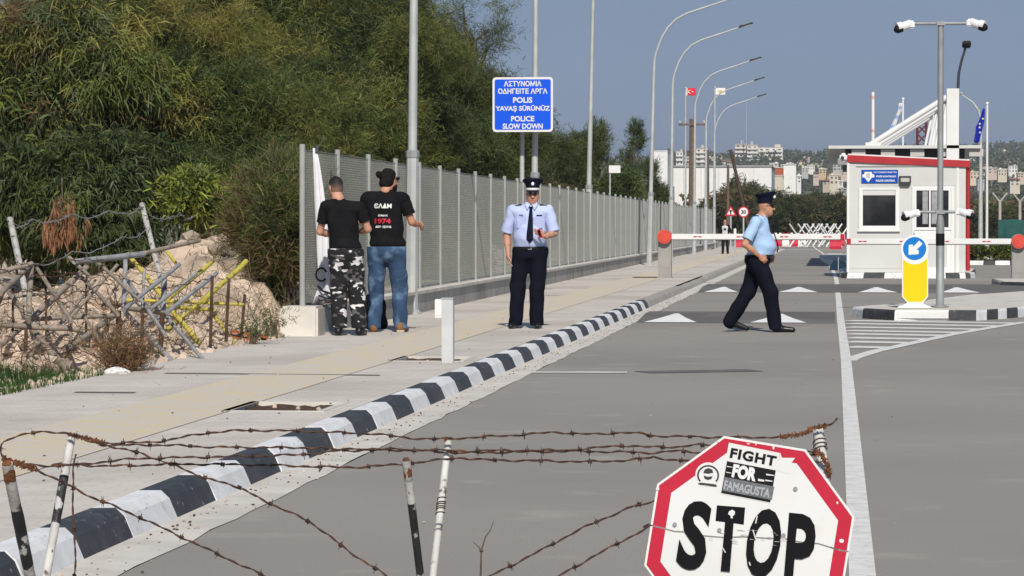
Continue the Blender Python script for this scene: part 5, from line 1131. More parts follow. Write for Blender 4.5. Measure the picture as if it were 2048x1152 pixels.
def wrinkle(a, f, seed=0.):
    def fn(P_):
        x, y, z = P_[..., 0], P_[..., 1], P_[..., 2]
        return a*(np.sin(z*f+4*np.sin(x*7+seed)+3*np.sin(y*9+seed*2))*.6+np.sin(z*f*.43+x*11+seed)*np.sin(y*13+seed)*.6+.35*np.sin(x*31+z*23+seed)*np.sin(y*27-z*17))
    return fn
def hand(w, d, nrml, side, curl=.6, s=1.0, thumb=1):
    """palm + four unequal bent fingers + thumb. w wrist, d pointing direction, nrml palm normal, side towards the index finger"""
    w, d, nm, sd_ = np.array(w, float), nrm(d), nrm(nrml), nrm(side); pr = []
    pr.append(cone(w-d*.02, w+d*.03, .025*s, .028*s, .01)); rot = np.stack([sd_, nm, d], 1)
    pr.append(ell(w+d*.055*s, (.040*s, .017*s, .048*s), .012, 0, rot))
    for i, (o_, L_) in enumerate(((.028, .066), (.010, .074), (-.009, .070), (-.026, .055))):
        b = w+d*.092*s+sd_*o_*s; a1 = curl*(.8+.12*i); d1 = d*math.cos(a1)+nm*math.sin(a1); d2 = d*math.cos(a1*2.1)+nm*math.sin(a1*2.1)
        m1 = b+d1*L_*.5*s; m2 = m1+d2*L_*.5*s; pr.append(cone(b-d*.012, m1, .0095*s, .0088*s, .005)); pr.append(cone(m1, m2, .0088*s, .007*s, .004))
    b = w+d*.035*s+sd_*.032*s; dt = nrm(d*.7+sd_*.6*thumb+nm*.45); dt2 = nrm(d*.95+nm*.6); pr.append(cone(b, b+dt*.036*s, .0125*s, .0105*s, .010)); pr.append(cone(b+dt*.036*s, b+dt*.036*s+dt2*.030*s, .0105*s, .008*s, .005))
    return pr
SKIN = mat('skin', (.50, .27, .185), (.43, .215, .145), sc=14, rough=.55, spec=.3)
SKIN2 = mat('tanned_skin', (.47, .24, .15), (.40, .19, .115), sc=14, rough=.55, spec=.3)
LIP = mat('lip', (.36, .13, .11), rough=.5); EYE = mat('eye', (.06, .045, .04), rough=.3); BROW = mat('brow', (.05, .035, .028), rough=.8); STUB = mat('shaved_hair', (.13, .085, .062), (.095, .062, .046), sc=60, rough=.8)
HAIR = mat('black_hair', (.008, .007, .0065), (.016, .013, .012), sc=40, rough=.85, spec=.08, bump=.5, bsc=90); BROWNHAIR = mat('brown_hair', (.13, .065, .04), (.09, .045, .03), sc=40, rough=.6)
SHIRT_L = mat('pale_blue_shirt', (.44, .50, .74), (.40, .46, .69), sc=5, rough=.85, bump=.55, bsc=11); SHIRT_B = mat('blue_shirt', (.36, .52, .74), (.33, .48, .70), sc=5, rough=.85, bump=.55, bsc=11)
NAVY = mat('navy_trousers', (.0050, .0058, .0115), (.0075, .0085, .015), sc=4, bump=.7, bsc=9, spec=.06, rough=.85); NAVY2 = mat('navy_cap', (.007, .009, .020), spec=.06, rough=.75); SHOE = mat('black_shoe', (.010, .010, .011), rough=.35)
TEE = mat('black_tshirt', (.008, .008, .009), (.012, .012, .013), sc=6, bump=.7, bsc=9, spec=.06, rough=.9); BOOT = mat('tan_boot', (.22, .105, .045), (.17, .08, .035), sc=12, rough=.7); SOLE = mat('pale_sole', (.45, .36, .26), rough=.8)
JEAN = mat('blue_jeans', (.042, .086, .165), (.018, .040, .082), sc=4, rough=.9, c3=(.11, .185, .29), sc3=5.5, lo3=.52, hi3=.66, bump=.7, bsc=10)
BUCKLE = mat('buckle', (.6, .6, .58), rough=.3, metal=.7)
def camo_mat():
    m = mat('urban_camo', (.012, .012, .013), rough=.9); t = m.node_tree; b = t.nodes['Principled BSDF']; co = t.nodes.new('ShaderNodeTexCoord')
    mp = t.nodes.new('ShaderNodeMapping'); mp.inputs['Scale'].default_value = (9, 9, 17); t.links.new(co.outputs['Object'], mp.inputs[0])
    def layer(seed, lo, colr, prev):
        n = t.nodes.new('ShaderNodeTexNoise'); n.noise_dimensions = '4D'; n.inputs['W'].default_value = seed; n.inputs['Scale'].default_value = 1.05; n.inputs['Detail'].default_value = 1.2; t.links.new(mp.outputs[0], n.inputs['Vector'])
        r = t.nodes.new('ShaderNodeMapRange'); r.inputs['From Min'].default_value = lo; r.inputs['From Max'].default_value = lo+.012; t.links.new(n.outputs['Fac'], r.inputs['Value'])
        x = t.nodes.new('ShaderNodeMix'); x.data_type = 'RGBA'; t.links.new(r.outputs[0], x.inputs['Factor']); x.inputs[7].default_value = (*colr, 1)
        if isinstance(prev, tuple): x.inputs[6].default_value = (*prev, 1)
        else: t.links.new(prev, x.inputs[6])
        return x.outputs[2]
    c = layer(1.3, .55, (.09, .085, .09), (.012, .012, .013)); c = layer(4.1, .58, (.62, .60, .60), c); c = layer(8.8, .60, (.012, .012, .013), c); t.links.new(c, b.inputs['Base Color']); return m
CAMO = camo_mat()
def head_prims(hc, f, tilt=0.0, s=1.0, face=True):
    """hc head centre, f facing (xy unit)"""
    f = nrm((f[0], f[1], 0)); r_ = np.array([-f[1], f[0], 0.]); up = np.array([0, 0, 1.]); c = np.array(hc, float); rot = np.stack([r_, f, up], 1); q = lambda a, b, d: c+(r_*a+f*b+up*d)*s
    pr = [ell(q(0, -.008, .02), (.074*s, .092*s, .100*s), .02, 0, rot), ell(q(0, .022, -.045), (.060*s, .066*s, .075*s), .03, 0, rot), ell(q(0, .050, -.088), (.036*s, .034*s, .028*s), .03, 0, rot)]
    if face:
        pr += [cone(q(0, .084, .012), q(0, .108, -.026), .009*s, .016*s, .012), ell(q(.016, .094, -.030), (.010*s,)*3, .01, 0), ell(q(-.016, .094, -.030), (.010*s,)*3, .01, 0)]
        pr += [ell(q(.030, .080, .008), (.015*s, .010*s, .008*s), .006, 2, rot), ell(q(-.030, .080, .008), (.015*s, .010*s, .008*s), .006, 2, rot)]
        pr += [cone(q(.014, .088, .026), q(.046, .074, .026), .005*s, .004*s, .006, 3), cone(q(-.014, .088, .026), q(-.046, .074, .026), .005*s, .004*s, .006, 3)]
        pr += [cone(q(-.018, .082, -.062), q(.018, .082, -.062), .0065*s, .0065*s, .008, 1), cone(q(-.014, .081, -.071), q(.014, .081, -.071), .006*s, .006*s, .008, 1)]
    for k in (1, -1): pr.append(ell(q(.074*k, -.008, -.005), (.010*s, .020*s, .032*s), .01, 0, rot))
    return pr
def person(name_label, loc, J, skin, garments, group=None, head=None, hands=(), extra=None, face=True):
    root = empty('person', loc, name_label, 'person', group)
    hc, f = J['head'], J['face']
    body = head_prims(hc, f, face=face)+[cone(np.array(hc)+np.array([0, 0, -.06])-np.array([f[0], f[1], 0])*.02, J['neck'], .056, .062, .03)]
    body += [cone(J['neck'], J['chest'], .058, .075, .04), cone(J['chest'], J['pelvis'], .08, .085, .04)]
    for sd_ in 'lr':
        sh, el, wr = J['sh'+sd_], J['el'+sd_], J['wr'+sd_]; body += [cone(sh, el, .050, .040, .03), cone(el, np.array(el)*.55+np.array(wr)*.45, .041, .040, .02), cone(np.array(el)*.6+np.array(wr)*.4, wr, .040, .026, .02)]
        hp, kn, an = J['hp'+sd_], J['kn'+sd_], J['an'+sd_]; body += [cone(hp, kn, .075, .05, .04), cone(kn, an, .05, .036, .03)]
    V, Q = sdf_mesh(body, .0095); mi = mat_ids(body, V, Q); VV, QQ, MM = [V], [Q], [mi]; off = len(V)
    for h_ in hands:
        v, q = sdf_mesh(h_, .0042, pad=.02); VV.append(v); QQ.append(q+off); MM.append(np.zeros(len(q), int)); off += len(v)
    np_mesh('body', np.concatenate(VV), np.concatenate(QQ), [skin, LIP, EYE, BROW, STUB], root, np.concatenate(MM), smooth=True)
    for nm, prims, mats, kw in garments:
        kw = dict(kw); h = kw.pop('h', .0105); sl = kw.pop('sleeves', []); V, Q = sdf_mesh(prims, h, **kw); mi = mat_ids(prims, V, Q) if isinstance(mats, list) else None
        for (a, b, ra, rb) in sl:
            a, b = np.array(a, float), np.array(b, float); d = nrm(b-a); v, q = sdf_mesh([cone(a-d*.01, b+d*.06, ra, rb, .02)], .009, noise=wrinkle(.005, 40, a[0]*9), cuts=[(tuple(d), float(b@d))]); Q = np.concatenate([Q, q+len(V)]); V = np.concatenate([V, v])
        np_mesh(nm, V, Q, mats, root, mi, smooth=True)
    return root
def shoes(root, feet, m, L_=.28, hh=.075):
    for (hx, hy), (tx, ty), z, pitch in feet:
        d = nrm((tx-hx, ty-hy, 0)); a = np.array([hx, hy, z]); e_ = np.array([0, 0, 1.])
        tip = a+d*L_+e_*pitch; pr = [cone(a+e_*.048, a+d*.06+e_*.05, .042, .046, .03), cone(a+d*.06+e_*.045, tip-d*.05+e_*.032, .044, .033, .03), cone(a+d*.02+e_*.03, a+d*.03+e_*.11, .036, .045, .03)]
        V, Q = sdf_mesh(pr, .009, cuts=[((0, 0, -1), -z-min(0, pitch)*1.0)] if abs(pitch) < .01 else ()); np_mesh('shoe', V, Q, m, root, smooth=True)
def arr(*a): return np.array(a, float)
# ---- officer facing the camera on the pavement
g = G(1060, 657, PAV); g.z = PAV
J = dict(head=arr(.035, -.02, 1.615), face=(.10, -1), neck=arr(.02, 0, 1.50), chest=arr(0, 0, 1.30), pelvis=arr(.01, 0, .98),
         shr=arr(-.215, 0, 1.425), elr=arr(-.285, .03, 1.13), wrr=arr(-.262, -.04, .905), shl=arr(.225, 0, 1.42), ell=arr(.295, -.03, 1.15), wrl=arr(.205, -.24, 1.115),
         hpr=arr(-.105, 0, .92), knr=arr(-.145, -.01, .50), anr=arr(-.178, .02, .10), hpl=arr(.105, 0, .92), knl=arr(.09, -.01, .50), anl=arr(.075, .02, .10))
ZR = np.eye(3)
torso = [ell((0, .0, 1.31), (.200, .125, .19), .05), ell((0, -.03, 1.12), (.198, .155, .17), .08), ell((.005, 0, 1.0), (.195, .135, .09), .06), cone((-.165, 0, 1.425), (.175, 0, 1.42), .062, .062, .06), cone((.02, .0, 1.46), (.02, 0, 1.50), .08, .070, .03)]
slv = [cone(J['shr']*.8+arr(0, 0, .285), J['shr'], .062, .06, .05), cone(J['shl']*.8+arr(0, 0, .284), J['shl'], .062, .06, .05)]
leg = lambda k, r0=.118, r1=.098, r2=.098: [cone(J['hp'+k]+arr(0, 0, .02), J['kn'+k], r0, r1, .05), cone(J['kn'+k], J['an'+k]+arr(0, 0, -.03), r1, r2, .03)]
hips = [ell((.005, .0, .93), (.205, .145, .135), .05)]
hl = hand(J['wrl'], (-.55, -.55, .30), (-.6, .5, .3), (.1, -.3, .95), .55); hr_ = hand(J['wrr'], (.10, -.1, -1), (.8, .1, 0), (.1, -1, -.1), .45)
off1 = person('officer in pale blue shirt and navy tie standing on the pavement facing the camera', g, J, SKIN, [
    ('shirt', torso+slv, SHIRT_L, dict(sleeves=[(J['shr'], J['elr']+arr(0, 0, .03), .066, .074), (J['shl'], J['ell']+arr(0, 0, .02), .066, .074)], noise=wrinkle(.005, 38), cuts=[((0, 0, -1), -.965), ((-.25, .1, -.96), -1.045)][:1])),
    ('trousers', hips+leg('r', .112, .092, .084)+leg('l', .112, .092, .084), NAVY, dict(noise=wrinkle(.006, 22, 2.), cuts=[((0, 0, 1), .985), ((0, 0, -1), -.035)])),
    ('belt', torso+hips, SHOE, dict(off=.006, cuts=[((0, 0, 1), .992), ((0, 0, -1), -.952)]))], hands=[hl, hr_])
shoes(off1, [((-.178, .06), (-.24, -.3), 0, 0), ((.075, .06), (.12, -.3), 0, 0)], SHOE)
mb = MB(); mb.box((.012, -.148, .972), (.055, .02, .038), bev=.005); mb.build('buckle', BUCKLE, off1)
def tie(root, pts, wd, m):
    mb = MB(); k = len(pts); vs = []
    for (p, w_) in zip(pts, wd): p = Vector(p); vs += [p+Vector((-w_, 0, 0)), p+Vector((0, -.012, 0)), p+Vector((w_, 0, 0)), p+Vector((0, .01, 0))]
    for i in range(k-1): mb.add([], []); mb.add(vs[4*i:4*i+8], [(0, 1, 5, 4), (1, 2, 6, 5), (2, 3, 7, 6), (3, 0, 4, 7)], 0)
    mb.add(vs[-4:], [(0, 1, 2, 3)]); mb.add(vs[:4], [(3, 2, 1, 0)]); return mb.build('tie', m, root, fixn=True)
tie(off1, [(.022, -.098, 1.475), (.022, -.105, 1.445), (.020, -.145, 1.30), (.017, -.186, 1.15), (.015, -.186, 1.08), (.014, -.180, 1.035)], [.024, .018, .030, .040, .042, .003], NAVY2)
def collar_etc(root, c, f, m):
    f = nrm((*f, 0)); r_ = arr(-f[1], f[0], 0)
    for s_ in (1, -1):
        a = arr(*c)+f*.062; mb = MB(); p = [a+r_*s_*.008, a+r_*s_*.070-f*.03+arr(0, 0, .03), a+r_*s_*.078-f*.02+arr(0, 0, -.02), a+r_*s_*.045+f*.025+arr(0, 0, -.07)]
        mb.add([tuple(q) for q in p]+[tuple(q+f*.008) for q in p], [(0, 1, 2, 3), (7, 6, 5, 4), (0, 4, 5, 1), (1, 5, 6, 2), (2, 6, 7, 3), (3, 7, 4, 0)]); mb.build('collar', m, root, fixn=True)
collar_etc(off1, (.022, -.025, 1.505), (0, -1), SHIRT_L)
def flat_box(root, nm, c, d, m, rot=None, bev=.003): mb = MB(); mb.box(c, d, rot=rot, bev=bev); return mb.build(nm, m, root)
for s_ in (-1, 1):
    flat_box(off1, 'epaulette', (.01+s_*.175, -.01, 1.492-.008), (.13, .06, .016), NAVY2, Matrix.Rotation(s_*R(13), 3, 'Y'))
    flat_box(off1, 'pocket', (.01+s_*.10, -.137, 1.27), (.105, .012, .115), SHIRT_L, Matrix.Rotation(R(10), 3, 'X'))
    flat_box(off1, 'pocket_flap', (.01+s_*.10, -.140, 1.335), (.11, .014, .03), SHIRT_L, Matrix.Rotation(R(12), 3, 'X'))
flat_box(off1, 'name_badge', (.125, -.135, 1.365), (.07, .01, .018), NAVY2); flat_box(off1, 'name_badge', (-.095, -.135, 1.37), (.05, .01, .012), NAVY2)
def peaked_cap(root, c, f, s=1.0, tilt=-.10, checker=True):
    """flat-topped police cap with visor"""
    f = nrm((*f, 0)); r_ = arr(-f[1], f[0], 0); c = arr(*c); U, Fw, Z = Vector(r_), Vector(f), Vector((0, 0, 1))
    def ring(rx, ry, z, fwd=0, n=28, sl=0): return [Vector(c)+U*rx*math.cos(2*math.pi*k/n)+Fw*(ry*math.sin(2*math.pi*k/n)+fwd)+Z*(z+sl*math.sin(2*math.pi*k/n)) for k in range(n)]
    def rings(nm, rs, m, cap=True):
        mb = MB(); n = 28; vs = [v for r in rs for v in r]
        mb.add(vs, [(i*n+j, i*n+(j+1) % n, (i+1)*n+(j+1) % n, (i+1)*n+j) for i in range(len(rs)-1) for j in range(n)], 0, True)
        if cap: mb.add(rs[-1], [list(range(n))])
        return mb.build(nm, m, root, fixn=True)
    rings('cap', [ring(.080, .098, -.02), ring(.084, .102, .045), ring(.105, .122, .075, 0, sl=.012), ring(.128, .142, .098, .004, sl=.020), ring(.122, .136, .112, .004, sl=.022), ring(.06, .07, .116, 0, sl=.012), ring(.005, .005, .114)], NAVY2)
    if checker: rings('cap_band', [ring(.0815, .0995, -.012), ring(.0825, .1005, -.008), ring(.0835, .1015, .012), ring(.082, .1, .014)], M['white'], False)
    mb = MB(); n = 14; a = [math.pi*(.12+.76*k/n) for k in range(n+1)]
    inn_ = [Vector(c)+U*.082*math.cos(t)+Fw*.100*math.sin(t)+Z*(-.012) for t in a]; out = [Vector(c)+U*.088*math.cos(t)+Fw*(.100*math.sin(t)+.050*math.sin((t-math.pi*.12)/.76))+Z*(-.012-.034*math.sin((t-math.pi*.12)/.76)) for t in a]
    dz = Vector((0, 0, -.006)); vs = inn_+out+[v+dz for v in inn_]+[v+dz for v in out]; k = n+1
    mb.add(vs, [(i, i+1, k+i+1, k+i) for i in range(n)]+[(2*k+i, 3*k+i, 3*k+i+1, 2*k+i+1) for i in range(n)]+[(k+i, k+i+1, 3*k+i+1, 3*k+i) for i in range(n)], 0, True); mb.build('visor', SHOE, root, fixn=True)
    mb = MB(); b_ = Vector(c)+Fw*.121+Z*.062; mb.ico(b_, .020, 0, 2, sq=(1, .5, 1.2)); mb.build('badge', M['white'], root)
peaked_cap(off1, (.035, -.020, 1.685), (.10, -1))
# object in hand
g2 = Vector(g)+Vector((.150, -.315, 1.15)); ph = empty('phone', g2, 'small dark red phone held in the pavement officer\'s hand', 'phone')
flat_box(ph, 'case', (0, 0, 0), (.035, .02, .11), M['sign_red'], Euler((R(20), R(-15), 0)).to_matrix()); flat_box(ph, 'screen', (-.004, -.0115, .003), (.028, .003, .085), M['black'], Euler((R(20), R(-15), 0)).to_matrix(), .001)

# ---- officer walking to the right across the road
g = G(1520, 664); g.z = 0
J = dict(head=arr(.075, 0, 1.615), face=(1, -.10), neck=arr(.02, 0, 1.485), chest=arr(-.015, 0, 1.28), pelvis=arr(-.02, 0, .97),
         shr=arr(-.05, -.205, 1.415), elr=arr(-.19, -.275, 1.135), wrr=arr(-.005, -.225, .985), shl=arr(-.03, .205, 1.415), ell=arr(-.06, .28, 1.13), wrl=arr(.10, .22, 1.0),
         hpr=arr(-.03, -.095, .92), knr=arr(.13, -.095, .51), anr=arr(.205, -.09, .10), hpl=arr(-.03, .095, .92), knl=arr(-.155, .09, .52), anl=arr(-.40, .09, .155))
torso = [ell((-.02, 0, 1.30), (.145, .195, .19), .05), ell((.035, 0, 1.115), (.175, .185, .165), .08), ell((-.01, 0, 1.0), (.165, .18, .09), .06), cone((-.05, -.16, 1.42), (-.05, .16, 1.42), .07, .07, .06), cone((.015, 0, 1.45), (.02, 0, 1.485), .08, .072, .03)]
slv = [cone(J['shr']*.8+arr(0, 0, .283), J['shr'], .062, .06, .05), cone(J['shl']*.8+arr(0, 0, .283), J['shl'], .062, .06, .05)]
hips = [ell((-.035, 0, .93), (.165, .185, .135), .05)]
hr_ = hand(J['wrr'], (.78, .02, -.62), (-.2, .95, -.2), (.5, .1, .8), 1.0); hl = hand(J['wrl'], (.5, -.2, -.8), (-.2, -.95, 0), (.7, 0, .5), .9)
off2 = person('officer in blue shirt and navy cap walking right across the road in profile', g, J, SKIN2, [
    ('shirt', torso+slv, SHIRT_B, dict(sleeves=[(J['shr'], J['elr']+arr(.03, .015, .06), .068, .074), (J['shl'], J['ell']+arr(0, -.01, .05), .068, .074)], noise=wrinkle(.006, 34, 1.), cuts=[((0, 0, -1), -.975)])),
    ('trousers', hips+leg('r', .118, .098, .088)+leg('l', .118, .098, .085), NAVY, dict(noise=wrinkle(.006, 22, 3.), cuts=[((0, 0, 1), .992), ((0, 0, -1), -.03)])),
    ('belt', torso+hips, SHOE, dict(off=.006, cuts=[((0, 0, 1), 1.0), ((0, 0, -1), -.962)]))], hands=[hr_, hl])
shoes(off2, [((.195, -.09), (.5, -.10), 0, 0)], SHOE)
shoes(off2, [((-.405, .09), (-.1, .09), .065, -.055)], SHOE)
mb = MB(); pts = [(.085, 0, 1.455), (.13, 0, 1.38), (.172, 0, 1.27), (.215, 0, 1.15), (.222, 0, 1.08), (.21, 0, 1.03)]
for i in range(5):
    w0, w1 = (.024, .026, .032, .038, .04, .005)[i:i+2]; a, b_ = Vector(pts[i]), Vector(pts[i+1])
    mb.add([a+Vector((0, -w0, 0)), a+Vector((.016, 0, 0)), a+Vector((0, w0, 0)), b_+Vector((0, -w1, 0)), b_+Vector((.016, 0, 0)), b_+Vector((0, w1, 0))], [(0, 1, 4, 3), (1, 2, 5, 4), (0, 3, 5, 2)])
mb.build('tie', NAVY2, off2, fixn=True)
collar_etc(off2, (.01, 0, 1.495), (1, 0), SHIRT_B)
flat_box(off2, 'epaulette', (-.045, -.185, 1.478), (.062, .12, .016), NAVY2, Matrix.Rotation(R(24), 3, 'X')); flat_box(off2, 'epaulette', (-.045, .185, 1.478), (.062, .12, .016), NAVY2, Matrix.Rotation(R(-24), 3, 'X'))
peaked_cap(off2, (.062, 0, 1.685), (1, -.10), checker=False)
mb = MB(); [mb.tube([(.165, y, 1.628), (.165, y, 1.618)], .022, 0, 10) for y in (-.036, .024)]; mb.tube([(.165, -.055, 1.632), (.06, -.082, 1.630)], .004, 0, 5); mb.tube([(.168, -.03, 1.63), (.168, .02, 1.63)], .004, 0, 5); mb.build('sunglasses', M['black'], off2)

def fade_mat():     # black on top, cropped close to the skin at the nape and sides
    m = mat('cropped_hair', (.012, .010, .009), rough=.7); t = m.node_tree; b = t.nodes['Principled BSDF']; co = t.nodes.new('ShaderNodeTexCoord'); s_ = t.nodes.new('ShaderNodeSeparateXYZ'); n = t.nodes.new('ShaderNodeTexNoise'); n.inputs['Scale'].default_value = 60
    a = t.nodes.new('ShaderNodeMath'); a.operation = 'MULTIPLY_ADD'; a.inputs[1].default_value = .05; r = t.nodes.new('ShaderNodeValToRGB')
    t.links.new(co.outputs['Object'], s_.inputs[0]); t.links.new(co.outputs['Object'], n.inputs['Vector']); t.links.new(n.outputs['Fac'], a.inputs[0]); t.links.new(s_.outputs['Z'], a.inputs[2])
    mr = t.nodes.new('ShaderNodeMapRange'); mr.inputs['From Min'].default_value = 1.64; mr.inputs['From Max'].default_value = 1.79; t.links.new(a.outputs[0], mr.inputs['Value']); t.links.new(mr.outputs[0], r.inputs['Fac'])
    e_ = r.color_ramp.elements; e_[0].color = (.30, .165, .115, 1); e_[1].color = (.010, .009, .008, 1); q = e_.new(.45); q.color = (.10, .062, .046, 1); q = e_.new(.75); q.color = (.02, .016, .014, 1); t.links.new(r.outputs[0], b.inputs['Base Color']); return m
FADE = fade_mat()
# ---- man in camouflage trousers, back to the camera
g = G(690, 671, PAV); g.z = PAV
J = dict(head=arr(-.115, .045, 1.675), face=(-.62, .78), neck=arr(-.075, .0, 1.545), chest=arr(-.03, 0, 1.33), pelvis=arr(.01, 0, .97),
         shl=arr(-.225, 0, 1.455), ell=arr(-.295, .06, 1.175), wrl=arr(-.165, .22, 1.135), shr=arr(.175, 0, 1.44), elr=arr(.255, .05, 1.205), wrr=arr(.13, .23, 1.17),
         hpl=arr(-.085, 0, .92), knl=arr(-.075, .03, .50), anl=arr(-.065, -.01, .10), hpr=arr(.10, 0, .92), knr=arr(.13, .03, .50), anr=arr(.17, -.01, .10))
torso = [ell((-.03, 0, 1.34), (.185, .115, .19), .05), ell((-.01, .01, 1.14), (.170, .125, .18), .08), ell((.01, 0, 1.0), (.182, .125, .09), .06), cone((-.185, 0, 1.465), (.13, 0, 1.455), .07, .07, .06), cone((-.075, 0, 1.48), (-.075, 0, 1.535), .078, .068, .03)]
slv = [cone(J['shl']*.8+arr(0, 0, .29), J['shl'], .06, .058, .05), cone(J['shr']*.8+arr(0, 0, .288), J['shr'], .06, .058, .05)]
hips = [ell((.01, -.005, .92), (.185, .14, .14), .05)]
hl = hand(J['wrl'], (.8, .5, .1), (0, 1, .1), (0, 0, 1), .7); hr_ = hand(J['wrr'], (-.8, .5, .0), (0, 1, .1), (0, 0, 1), .7)
hc = J['head']; fv = nrm((-.62, .78, 0)); hrot = np.stack([arr(-fv[1], fv[0], 0), fv, arr(0, 0, 1)], 1)
m1 = person('man in black T-shirt and black and white camouflage trousers standing with his back turned', g, J, SKIN, [
    ('t_shirt', torso+slv, TEE, dict(sleeves=[(J['shl'], J['shl']*.36+J['ell']*.64, .064, .070), (J['shr'], J['shr']*.36+J['elr']*.64, .064, .070)], noise=wrinkle(.006, 30, 4.), cuts=[((0, 0, -1), -.965)])),
    ('trousers', hips+leg('l', .112, .094, .086)+leg('r', .112, .094, .086), CAMO, dict(noise=wrinkle(.008, 26, 5.), cuts=[((0, 0, 1), .985), ((0, 0, -1), -.085)])),
    ('hair', [ell(hc+arr(0, 0, .050)-fv*.008, (.0745, .092, .080), .02, 0, hrot), ell(hc-fv*.02+arr(0, 0, .0), (.0760, .084, .088), .02, 0, hrot)], FADE, dict(h=.008, noise=wrinkle(.001, 90), cuts=[(tuple(fv*.85+arr(0, 0, -.53)), float((hc+fv*.032+arr(0, 0, .03))@(fv*.85+arr(0, 0, -.53))))]))], hands=[hl, hr_])
shoes(m1, [((-.065, -.07), (-.11, .3), 0, 0), ((.17, -.07), (.22, .3), 0, 0)], SHOE)
for x in (-.065, .17):
    mb = MB(); mb.lathe([(.05, .085), (.052, .098), (.05, .105)], (x, -.01, 0), 0, 14); mb.build('ankle', SKIN, m1)
# ---- man in blue jeans with hair in a bun
g = G(770, 664, PAV); g.z = PAV
J = dict(head=arr(.045, .03, 1.785), face=(.86, .50), neck=arr(.01, 0, 1.645), chest=arr(0, 0, 1.43), pelvis=arr(.03, 0, 1.02),
         shl=arr(-.215, 0, 1.555), ell=arr(-.29, .10, 1.29), wrl=arr(-.20, .30, 1.24), shr=arr(.225, 0, 1.55), elr=arr(.315, .02, 1.285), wrr=arr(.385, .20, 1.25),
         hpl=arr(-.09, 0, .96), knl=arr(-.105, .02, .52), anl=arr(-.125, 0, .10), hpr=arr(.125, 0, .96), knr=arr(.17, .02, .52), anr=arr(.185, -.01, .10))
torso = [ell((0, 0, 1.43), (.21, .130, .20), .05), ell((.02, .0, 1.21), (.205, .145, .20), .08), ell((.03, 0, 1.04), (.215, .14, .10), .06), cone((-.185, 0, 1.57), (.195, 0, 1.565), .075, .075, .06), cone((.01, 0, 1.58), (.01, 0, 1.64), .082, .070, .03)]
slv = [cone(J['shl']*.8+arr(0, 0, .31), J['shl'], .066, .064, .05), cone(J['shr']*.8+arr(0, 0, .31), J['shr'], .066, .064, .05)]
hips = [ell((.025, -.02, .95), (.215, .155, .16), .05)]
hl = hand(J['wrl'], (.6, .8, .0), (.5, -.2, .2), (0, 0, 1), .6); hr_ = hand(J['wrr'], (.4, .8, -.25), (-.9, .3, 0), (0, .1, 1), .8)
hc = J['head']; fv = nrm((.86, .50, 0)); rv = arr(-fv[1], fv[0], 0); hrot = np.stack([rv, fv, arr(0, 0, 1)], 1); cn = fv*.93+arr(0, 0, -.36)
m2 = person('bearded man with a hair bun, printed black T-shirt and blue jeans at the fence', g, J, SKIN2, [
    ('t_shirt', torso+slv, TEE, dict(sleeves=[(J['shl'], J['shl']*.33+J['ell']*.67, .070, .078), (J['shr'], J['shr']*.33+J['elr']*.67, .070, .078)], noise=wrinkle(.006, 26, 6.), cuts=[((0, 0, -1), -.955)])),
    ('jeans', hips+leg('l', .120, .094, .078)+leg('r', .120, .094, .082), JEAN, dict(noise=wrinkle(.007, 28, 7.), cuts=[((0, 0, 1), 1.0), ((0, 0, -1), -.04)])),
    ('hair', [ell(hc+arr(0, 0, .035)-fv*.01, (.085, .103, .098), .02, 0, hrot), ell(hc-fv*.03+arr(0, 0, -.035), (.086, .085, .075), .04, 0, hrot), ell(hc-fv*.095+arr(-.025, -.01, .055), (.042, .046, .046), .02, 0), ell(hc-fv*.04+arr(0, 0, -.04), (.074, .07, .06), .03, 0, hrot)], HAIR, dict(h=.008, noise=wrinkle(.005, 55), cuts=[(tuple(cn), float((hc+fv*.056+arr(0, 0, .03))@cn))])),
    ('beard', [ell(hc+fv*.048+arr(0, 0, -.088), (.056, .055, .050), .02, 0, hrot), ell(hc+fv*.060+arr(0, 0, -.125), (.036, .032, .045), .03, 0, hrot)], HAIR, dict(h=.008, noise=wrinkle(.003, 80), cuts=[((0, 0, 1), float(hc[2]-.055))]))], hands=[hl, hr_])
shoes(m2, [((.185, -.07), (.26, .3), 0, 0), ((-.125, -.05), (-.17, .3), 0, 0)], BOOT)
flat_box(m2, 'heel', (.197, -.075, .014), (.085, .07, .028), SOLE)
mb = MB(); p = hc+fv*.10+arr(0, 0, .012)
for s_ in (1, -1): q = p+rv*s_*.035; mb.ico(tuple(q), .024, 0, 2, sq=(1, 1, .85))
mb.tube([tuple(p-rv*.055), tuple(hc-rv*.082+arr(0, 0, .012))], .004, 0, 5); mb.build('sunglasses', M['black'], m2)
def on_back(nm, lines, mat_, root, prims):
    vs_all = MB()
    for txt, x, z, w_, h_, kw in lines: put_text(vs_all, txt, .2, (x, 0, z), (1, 0, 0), (0, 0, 1), fit=(w_, h_), **kw)
    me_v = np.array([tuple(v) for v in vs_all.v]); y = np.full(len(me_v), -.4)
    for _ in range(40): pp = np.stack([me_v[:, 0], y, me_v[:, 2]], -1); y = y+field(prims, pp)*.8
    vs_all.v = [Vector((a[0], b_-.0125, a[2])) for a, b_ in zip(me_v, y)]; return vs_all.build(nm, mat_, root)
tp = torso+slv
on_back('back_lettering', [('ЄΛΔM', -.005, 1.475, .205, .058, dict(bold=.006)), ('Κύπρος', -.002, 1.362, .115, .030, dict(bold=.006, shear=.2)), ('ΔΕΝ', -.058, 1.232, .068, .025, dict(bold=.008)), ('ΞΕΧΝΩ', .045, 1.230, .10, .026, dict(bold=.008))], M['white'], m2, tp)
on_back('back_number', [('1974', -.005, 1.297, .19, .062, dict(bold=.008))], M['sign_red'], m2, tp)
